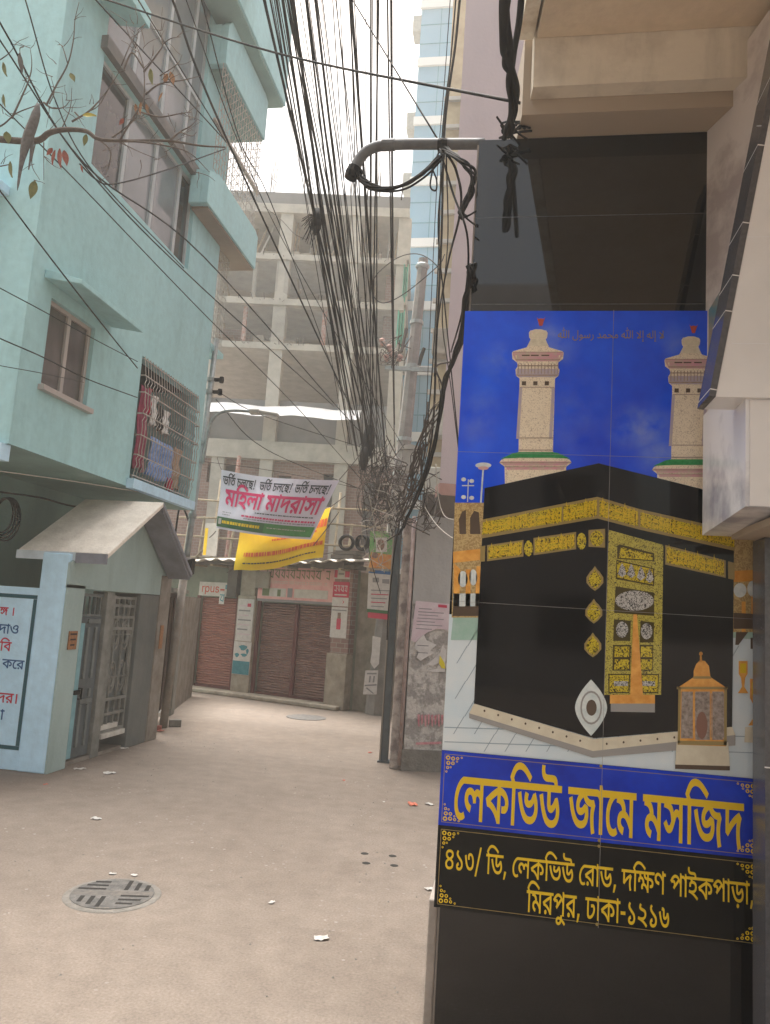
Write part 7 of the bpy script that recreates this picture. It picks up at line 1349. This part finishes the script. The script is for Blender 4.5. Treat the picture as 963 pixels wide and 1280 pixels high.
tw = [[(-40, 170), (0, 158), (20, 142), (45, 132), (55, 128)], [(15, 148), (28, 120), (37, 98), (40, 80), (38, 60)], [(58, 132), (70, 108), (85, 80), (92, 50), (94, 25), (99, 3)], [(85, 80), (78, 58), (72, 56)], [(55, 128), (65, 135), (80, 134), (88, 125)], [(62, 130), (68, 115), (64, 96)], [(150, 175), (165, 150), (174, 135), (180, 125), (180, 85), (172, 60), (168, 52)], [(180, 90), (195, 70), (204, 55), (200, 38)], [(180, 85), (165, 66), (155, 88), (172, 48)], [(200, 95), (222, 80), (228, 68)], [(182, 118), (200, 105), (230, 100), (250, 95)], [(175, 140), (200, 146), (225, 142), (240, 140)], [(170, 60), (160, 40), (158, 28)], [(152, 82), (166, 50), (182, 30)], [(90, 152), (110, 140), (125, 125), (140, 105), (152, 85)], [(110, 140), (125, 130), (143, 98)], [(160, 176), (195, 180), (235, 190), (262, 215)], [(210, 178), (225, 165), (238, 158), (246, 150)], [(225, 165), (240, 170), (246, 165)], [(124, 174), (138, 188), (137, 205), (130, 220)], [(55, 178), (55, 195), (55, 225)], [(45, 176), (40, 205), (50, 225)], [(0, 208), (15, 205)], [(30, 58), (25, 64), (34, 100)], [(204, 55), (214, 48), (226, 46)], [(182, 30), (172, 38)], [(78, 160), (88, 135), (90, 110)], [(150, 178), (175, 190), (200, 200)], [(140, 172), (146, 168), (168, 150), (172, 140)], [(0, 75), (12, 66), (20, 55)]]
for q in tw:
    p = br_path(q, 4.5+random.uniform(-.06, .06)); n_ = len(p); MB().tube(p, [.0075-.0058*i/n_ if len(q) > 3 else .0045-.003*i/n_ for i in range(n_)], 5).build('twig', 'bark', tr, smooth=True)
tq = MB(); tr2 = random.Random(21)
for q in tw+[main[2:]]:
    for k_ in range(5 if len(q) > 3 else 2):
        i = tr2.randrange(1, len(q)); x, y = q[i]; x -= (q[i][0]-q[i-1][0])*tr2.random(); a = math.atan2(q[i][1]-q[i-1][1], q[i][0]-q[i-1][0])+tr2.choice((-1, 1))*tr2.uniform(.5, 1.2); ln = tr2.uniform(8, 30); pts = [(x, y)]
        for j in range(3): a += tr2.uniform(-.4, .4); pts.append((pts[-1][0]+math.cos(a)*ln/3, pts[-1][1]+math.sin(a)*ln/3))
        p = br_path(pts, 4.5+tr2.uniform(-.1, .1)); tq.tube(p, [.0032-.0022*m/len(p) for m in range(len(p))], 4)
tq.build('fine_twigs', 'bark', tr)['kind'] = 'stuff'
def leaf(x, y, l, w, ang, m_, curl=.3, lab=None):
    c = atY(x, y, 4.45+random.uniform(-.05, .05)); s = 4.45/963
    d = (CR*math.sin(ang)-CU*math.cos(ang)); side = (CR*math.cos(ang)+CU*math.sin(ang))*.8+CF*.5*random.choice((-1, 1)); nn = d.cross(side).normalized()
    def fn(a, b_):
        t = a; wd = math.sin(math.pi*min(1, t**.8))*w*s; return c+d*(t*l*s)+side*((b_-.5)*wd)+nn*(curl*w*s*(abs(b_-.5)*1.2-.5*t*t))
    o = MB().grid(fn, 8, 4).build('leaf', m_, tr, smooth=True)
    if lab: o['label'] = lab
leaf(44, 226, 28, 13, -.25, 'leaf_olive', lab='yellow green leaf hanging from a twig'); leaf(14, 202, 24, 11, .05, 'leaf_olive'); leaf(76, 186, 28, 12, .0, 'leaf_red', lab='dark red leaf cluster'); leaf(70, 188, 22, 10, -.25, 'leaf_red'); leaf(80, 188, 24, 10, .2, 'leaf_red'); leaf(66, 185, 14, 7, -.7, 'leaf_red')
leaf(104, 145, 20, 11, 1.6, 'leaf_yellow', lab='bright yellow leaf on the limb'); leaf(170, 130, 16, 8, .2, 'leaf_dry'); leaf(177, 128, 18, 8, -.1, 'leaf_dry'); leaf(183, 130, 15, 7, .3, 'leaf_dry')
leaf(189, 86, 24, 11, .1, 'leaf_olive'); leaf(213, 90, 20, 9, .25, 'leaf_dry'); leaf(209, 92, 16, 8, -.3, 'leaf_dry'); leaf(204, 116, 14, 6, -.5, 'leaf_dry'); leaf(5, 78, 22, 10, .2, 'leaf_olive'); leaf(24, 66, 34, 8, .15, 'bark_grey'); leaf(5, 118, 20, 8, .1, 'leaf_olive'); leaf(8, 165, 18, 12, .2, 'leaf_olive'); leaf(108, 168, 18, 8, -.2, 'leaf_olive'); leaf(88, 92, 14, 9, .5, 'leaf_olive'); leaf(102, 206, 12, 5, .2, 'leaf_red'); leaf(155, 148, 12, 6, -.6, 'leaf_red')
dp = MB(); P = crom([atY(x, y, 4.42) for x, y in ((48, 130), (44, 148), (34, 176), (27, 205), (22, 238))], 4); dp.tube(P, [.012, .018, .024, .030, .032, .034, .036, .036, .034, .030, .026, .020, .016, .012, .010, .008, .002][:len(P)], 7)
P = crom([atY(x, y, 4.44) for x, y in ((40, 150), (40, 185), (36, 212))], 4); dp.tube(P, [.02-.002*i for i in range(len(P))], 6)
dp.build('dried_pod', 'bark_grey', tr, smooth=True)

# ------------------------------------------------------------------ drain cover, litter, bricks
gc = atZ(141, 1119); gt = thing('drain_cover', 'round iron drain cover with four groups of slots set in the road', 'drain cover', (gc.x, gc.y, .0))
R_ = .238
MB().lathe((gc.x, gc.y, .0005), [(R_+.02, 0), (R_+.015, .004), (R_-.004, .006), (R_-.02, .006)], 36).build('rim', 'cement_block', gt)
MB().lathe((gc.x, gc.y, .0015), [(R_-.018, 0), (R_-.018, .008), (R_-.04, .0095), (.001, .0095)], 36).build('lid', 'grate_iron', gt)
k = MB(); a0 = math.radians(14)
ex, ey = Vector((math.cos(a0), math.sin(a0), 0)), Vector((-math.sin(a0), math.cos(a0), 0)); c = Vector((gc.x, gc.y, .0116))
for qx, qy in ((1, 1), (-1, 1), (-1, -1), (1, -1)):
    for i in range(3):
        o_ = .045+i*.055; ln = .15-.032*i; w_ = .024
        if qx*qy > 0: p = c+ex*(qx*o_)+ey*(qy*.05); A_, B_ = ex*w_, ey*(qy*ln)
        else: p = c+ex*(qx*.05)+ey*(qy*o_); A_, B_ = ex*(qx*ln), ey*w_
        k.quad(p, p+A_, p+A_+B_, p+B_)
k.build('slots', 'hole_dark', gt)
k = MB()
for a_ in (0, 1.5708): 
    e1 = ex*math.cos(a_)+ey*math.sin(a_); e2 = -ex*math.sin(a_)+ey*math.cos(a_); p = c-Vector((0,0,.0004+.0003*(a_ > 1)))
    k.quad(p-e1*.215-e2*.034, p+e1*.215-e2*.034, p+e1*.215+e2*.034, p-e1*.215+e2*.034)
k.build('dusty_cross', 'dust_iron', gt)
# faint second cover far away and four small holes in the road
gc2 = atZ(383, 897); MB_ = MB().lathe((gc2.x, gc2.y, .001), [(.30, 0), (.30, .006), (.001, .007)], 24).build('drain_cover', 'grate_iron'); tag(MB_, 'faint flat drain cover far off in front of the shutters', 'drain cover')
for i, (x, y) in enumerate(((456, 1067), (458, 1079), (491, 1070), (493, 1082))):
    p = atZ(x, y); o = MB().lathe((p.x, p.y, .0008), [(.028, 0), (.022, .002), (.001, .0025)], 10).build('road_hole', 'hole_dark'); tag(o, 'one of four small dark sockets set in a square in the road', 'socket', 'square of small sockets in the road')
def scrap(x, y, r, m_, label, seed, name='paper_scrap', h=.03):
    p = atZ(x, y); rr = random.Random(seed)
    a = rr.random()*3
    def fn(u, v):
        du, dv_ = (u-.5)*2*r, (v-.5)*1.3*r
        return (p.x+du*math.cos(a)-dv_*math.sin(a)+rr.uniform(-.1, .1)*r, p.y+du*math.sin(a)+dv_*math.cos(a)+rr.uniform(-.1, .1)*r, .004+rr.random()*h*r*8)
    o = MB().grid(fn, 5, 4).build(name, m_); tag(o, label, 'litter')
for a_ in ((402, 1174, .036, 'paper_white', 'crumpled white paper scrap near the bottom of the road', 1), (120, 1024, .035, 'paper_white', 'small white scrap on the road above the drain cover', 2), (137, 967, .05, 'paper_white', 'white paper scrap near the foot of the wall pillar', 3), (100, 962, .05, 'paper_white', 'pale scrap lying closest to the wall pillar', 4),
           (516, 1006, .055, 'paper_orange', 'flat orange wrapper on the road near the sign', 5), (537, 1006, .04, 'paper_white', 'pale scrap beside the orange wrapper', 6), (57, 981, .02, 'paper_red', 'tiny red scrap at the left of the road', 7), (538, 1112, .03, 'paper_white', 'white scrap at the foot of the sign', 8), (340, 1129, .02, 'paper_white', 'tiny white fleck in the middle of the road', 9), (430, 976, .02, 'paper_red', 'tiny red fleck on the right half of the road', 10),
           (480, 951, .05, 'paper_red', 'red scrap at the foot of the steel post', 11), (200, 914, .07, 'brick_red', 'reddish rag at the foot of the gate pillar', 12), (155, 936, .05, 'paper_white', 'pale scrap in front of the gateway sill', 13), (141, 1093, .02, 'paper_white', 'tiny bright chip at the top edge of the drain cover', 14), (168, 1095, .02, 'paper_white', 'second bright chip by the drain cover rim', 15), (463, 941, .03, 'paper_red', 'small reddish scrap beyond the orange wrapper', 16), (480, 1003, .015, 'paper_white', 'white fleck on the road left of the orange wrapper', 17)): scrap(*a_)
def brick(x, y, rot, m_, label, s=(.22, .11, .07)):
    p = atZ(x, y); e = Vector((math.cos(rot), math.sin(rot), 0)); n = Vector((-e.y, e.x, 0))
    o = MB().obox(Vector((p.x, p.y, .001))-e*s[0]/2, e*s[0], n*s[1], (0,0,s[2])).build('loose_brick', m_, bevel=.006); tag(o, label, 'brick')
brick(140, 922, .25, 'cement_block', 'large grey block lying in front of the gateway', (.30, .2, .13))
brick(219, 909, .5, 'cement_block', 'grey brick lying by the foot of the brown gate', (.15, .09, .09))
brick(196, 913, .3, 'brick_red', 'broken red brick at the foot of the lamp pole', (.10, .09, .05))
gv = random.Random(9); k = MB()
for i in range(420):
    x, y = gv.uniform(-4.0, -.3), gv.uniform(2.6, 12.5)
    if gv.random() < .5: x = -3.9+gv.random()**2*.8 if gv.random() < .5 else -.3-gv.random()**2*.9
    r = gv.uniform(.003, .010); a = gv.random()*6
    k.add([(x+r*math.cos(a+q)*gv.uniform(.6, 1.2), y+r*math.sin(a+q)*gv.uniform(.6, 1.2), .0005) for q in (0, 1.6, 3.1, 4.7)]+[(x, y, r*.7)], [(0,1,4), (1,2,4), (2,3,4), (3,0,4)])
g_ = k.build('gravel', 'cement_block', base=(0,0,0)); g_['kind'] = 'stuff'

# ------------------------------------------------------------------ street end behind the viewer, mirrored in the granite, and an added sun blocker
rb = thing('rear_building', 'plain grey block closing the street behind the viewer', 'building', (-4, -13, 0))
w_ = MB(); hs = [(1+2.4*i, 2.3+2.4*i, 1+3*j, 2.4+3*j) for i in range(6) for j in range(3)]
holed_wall(w_, (3, -13, 0), (-1,0,0), (0,0,1), (0,1,0), 16, 10.4, hs, .2); w_.build('wall', 'upper_grey', rb)
MB().box((3, -13.25, 0), (-13, -13.6, 10.4)).build('inner_wall', 'interior_dark', rb)

sb_ = thing('added_side_block', 'plain grey block added behind the viewer on the left to shade the road there', 'building', (-5.5, -6, 0))  # added unseen block, keeps sun off the road that the granite mirrors
w_ = MB(); hs = [(1+2.4*i, 2.2+2.4*i, 1+3*j, 2.4+3*j) for i in range(5) for j in range(3)]
holed_wall(w_, (-4.9, -12.9, 0), (0,1,0), (0,0,1), (1,0,0), 14, 9.8, hs, .2); w_.build('wall', 'upper_grey', sb_)
MB().box((-5.15, -12.9, 0), (-6, 1.1, 9.8)).build('inner_wall', 'interior_dark', sb_)

# ------------------------------------------------------------------ camera
cam = bpy.data.cameras.new('camera'); co = bpy.data.objects.new('camera', cam); COL.objects.link(co)
co.matrix_world = Matrix(((CR.x, CU.x, -CF.x, 0), (CR.y, CU.y, -CF.y, 0), (CR.z, CU.z, -CF.z, EYE), (0, 0, 0, 1)))
cam.sensor_fit = 'VERTICAL'; cam.sensor_height = 24; cam.sensor_width = 24*963/1280; cam.lens = FPX/1280*24; cam.clip_start = .05; cam.clip_end = 2000
scn.camera = co

# ------------------------------------------------------------------ daylight
SUN_EL, SUN_AZ = 74, -45        # azimuth from the street axis, negative to the left
w = bpy.data.worlds.new('World'); scn.world = w; w.use_nodes = True
nt = w.node_tree; bgn = nt.nodes['Background']
sky = nt.nodes.new('ShaderNodeTexSky'); sky.sky_type = 'NISHITA'; sky.sun_disc = False
sky.sun_elevation = math.radians(SUN_EL); sky.sun_rotation = math.radians(SUN_AZ); sky.air_density = 1.2; sky.dust_density = 6; sky.ozone_density = .6
tint = nt.nodes.new('ShaderNodeMix'); tint.data_type = 'RGBA'; tint.blend_type = 'MULTIPLY'; tint.inputs['Factor'].default_value = 1
tint.inputs['B'].default_value = (1, .89, .72, 1)      # dust laden air
nt.links.new(sky.outputs['Color'], tint.inputs['A']); nt.links.new(tint.outputs['Result'], bgn.inputs['Color']); bgn.inputs['Strength'].default_value = .055
sl_ = bpy.data.lights.new('sun', 'SUN'); sl_.energy = 1.45; sl_.angle = math.radians(40); sl_.color = (.90, .96, 1)
so = bpy.data.objects.new('sun', sl_); COL.objects.link(so)
sd = Vector((math.sin(math.radians(SUN_AZ))*math.cos(math.radians(SUN_EL)), math.cos(math.radians(SUN_AZ))*math.cos(math.radians(SUN_EL)), math.sin(math.radians(SUN_EL))))
so.rotation_euler = (-sd).to_track_quat('-Z', 'Y').to_euler(); so.location = (0, 0, 20)

# ------------------------------------------------------------------ dusty air
HAZE = .0043
if HAZE:
    hz = MB().box((-60, -40, -1.5), (60, 60, 32)).build('haze', 'ink_grey', base=(0,0,0)); hz['kind'] = 'stuff'
    hm = bpy.data.materials.new('dusty_air'); hm.use_nodes = True; nn_ = hm.node_tree; nn_.nodes.clear()
    out = nn_.nodes.new('ShaderNodeOutputMaterial'); pv = nn_.nodes.new('ShaderNodeVolumePrincipled')
    pv.inputs['Color'].default_value = (1, .95, .88, 1); pv.inputs['Density'].default_value = HAZE; pv.inputs['Anisotropy'].default_value = .35
    nn_.links.new(pv.outputs['Volume'], out.inputs['Volume']); hz.data.materials[0] = hm
    scn.cycles.volume_bounces = 1
scn.cycles.max_bounces = 8; scn.cycles.transparent_max_bounces = 8
scn.cycles.use_denoising = True
vs = scn.view_settings; vs.view_transform = 'Standard'; vs.look = 'None'; vs.gamma = 1; vs.exposure = 3.0; vs.use_curve_mapping = False
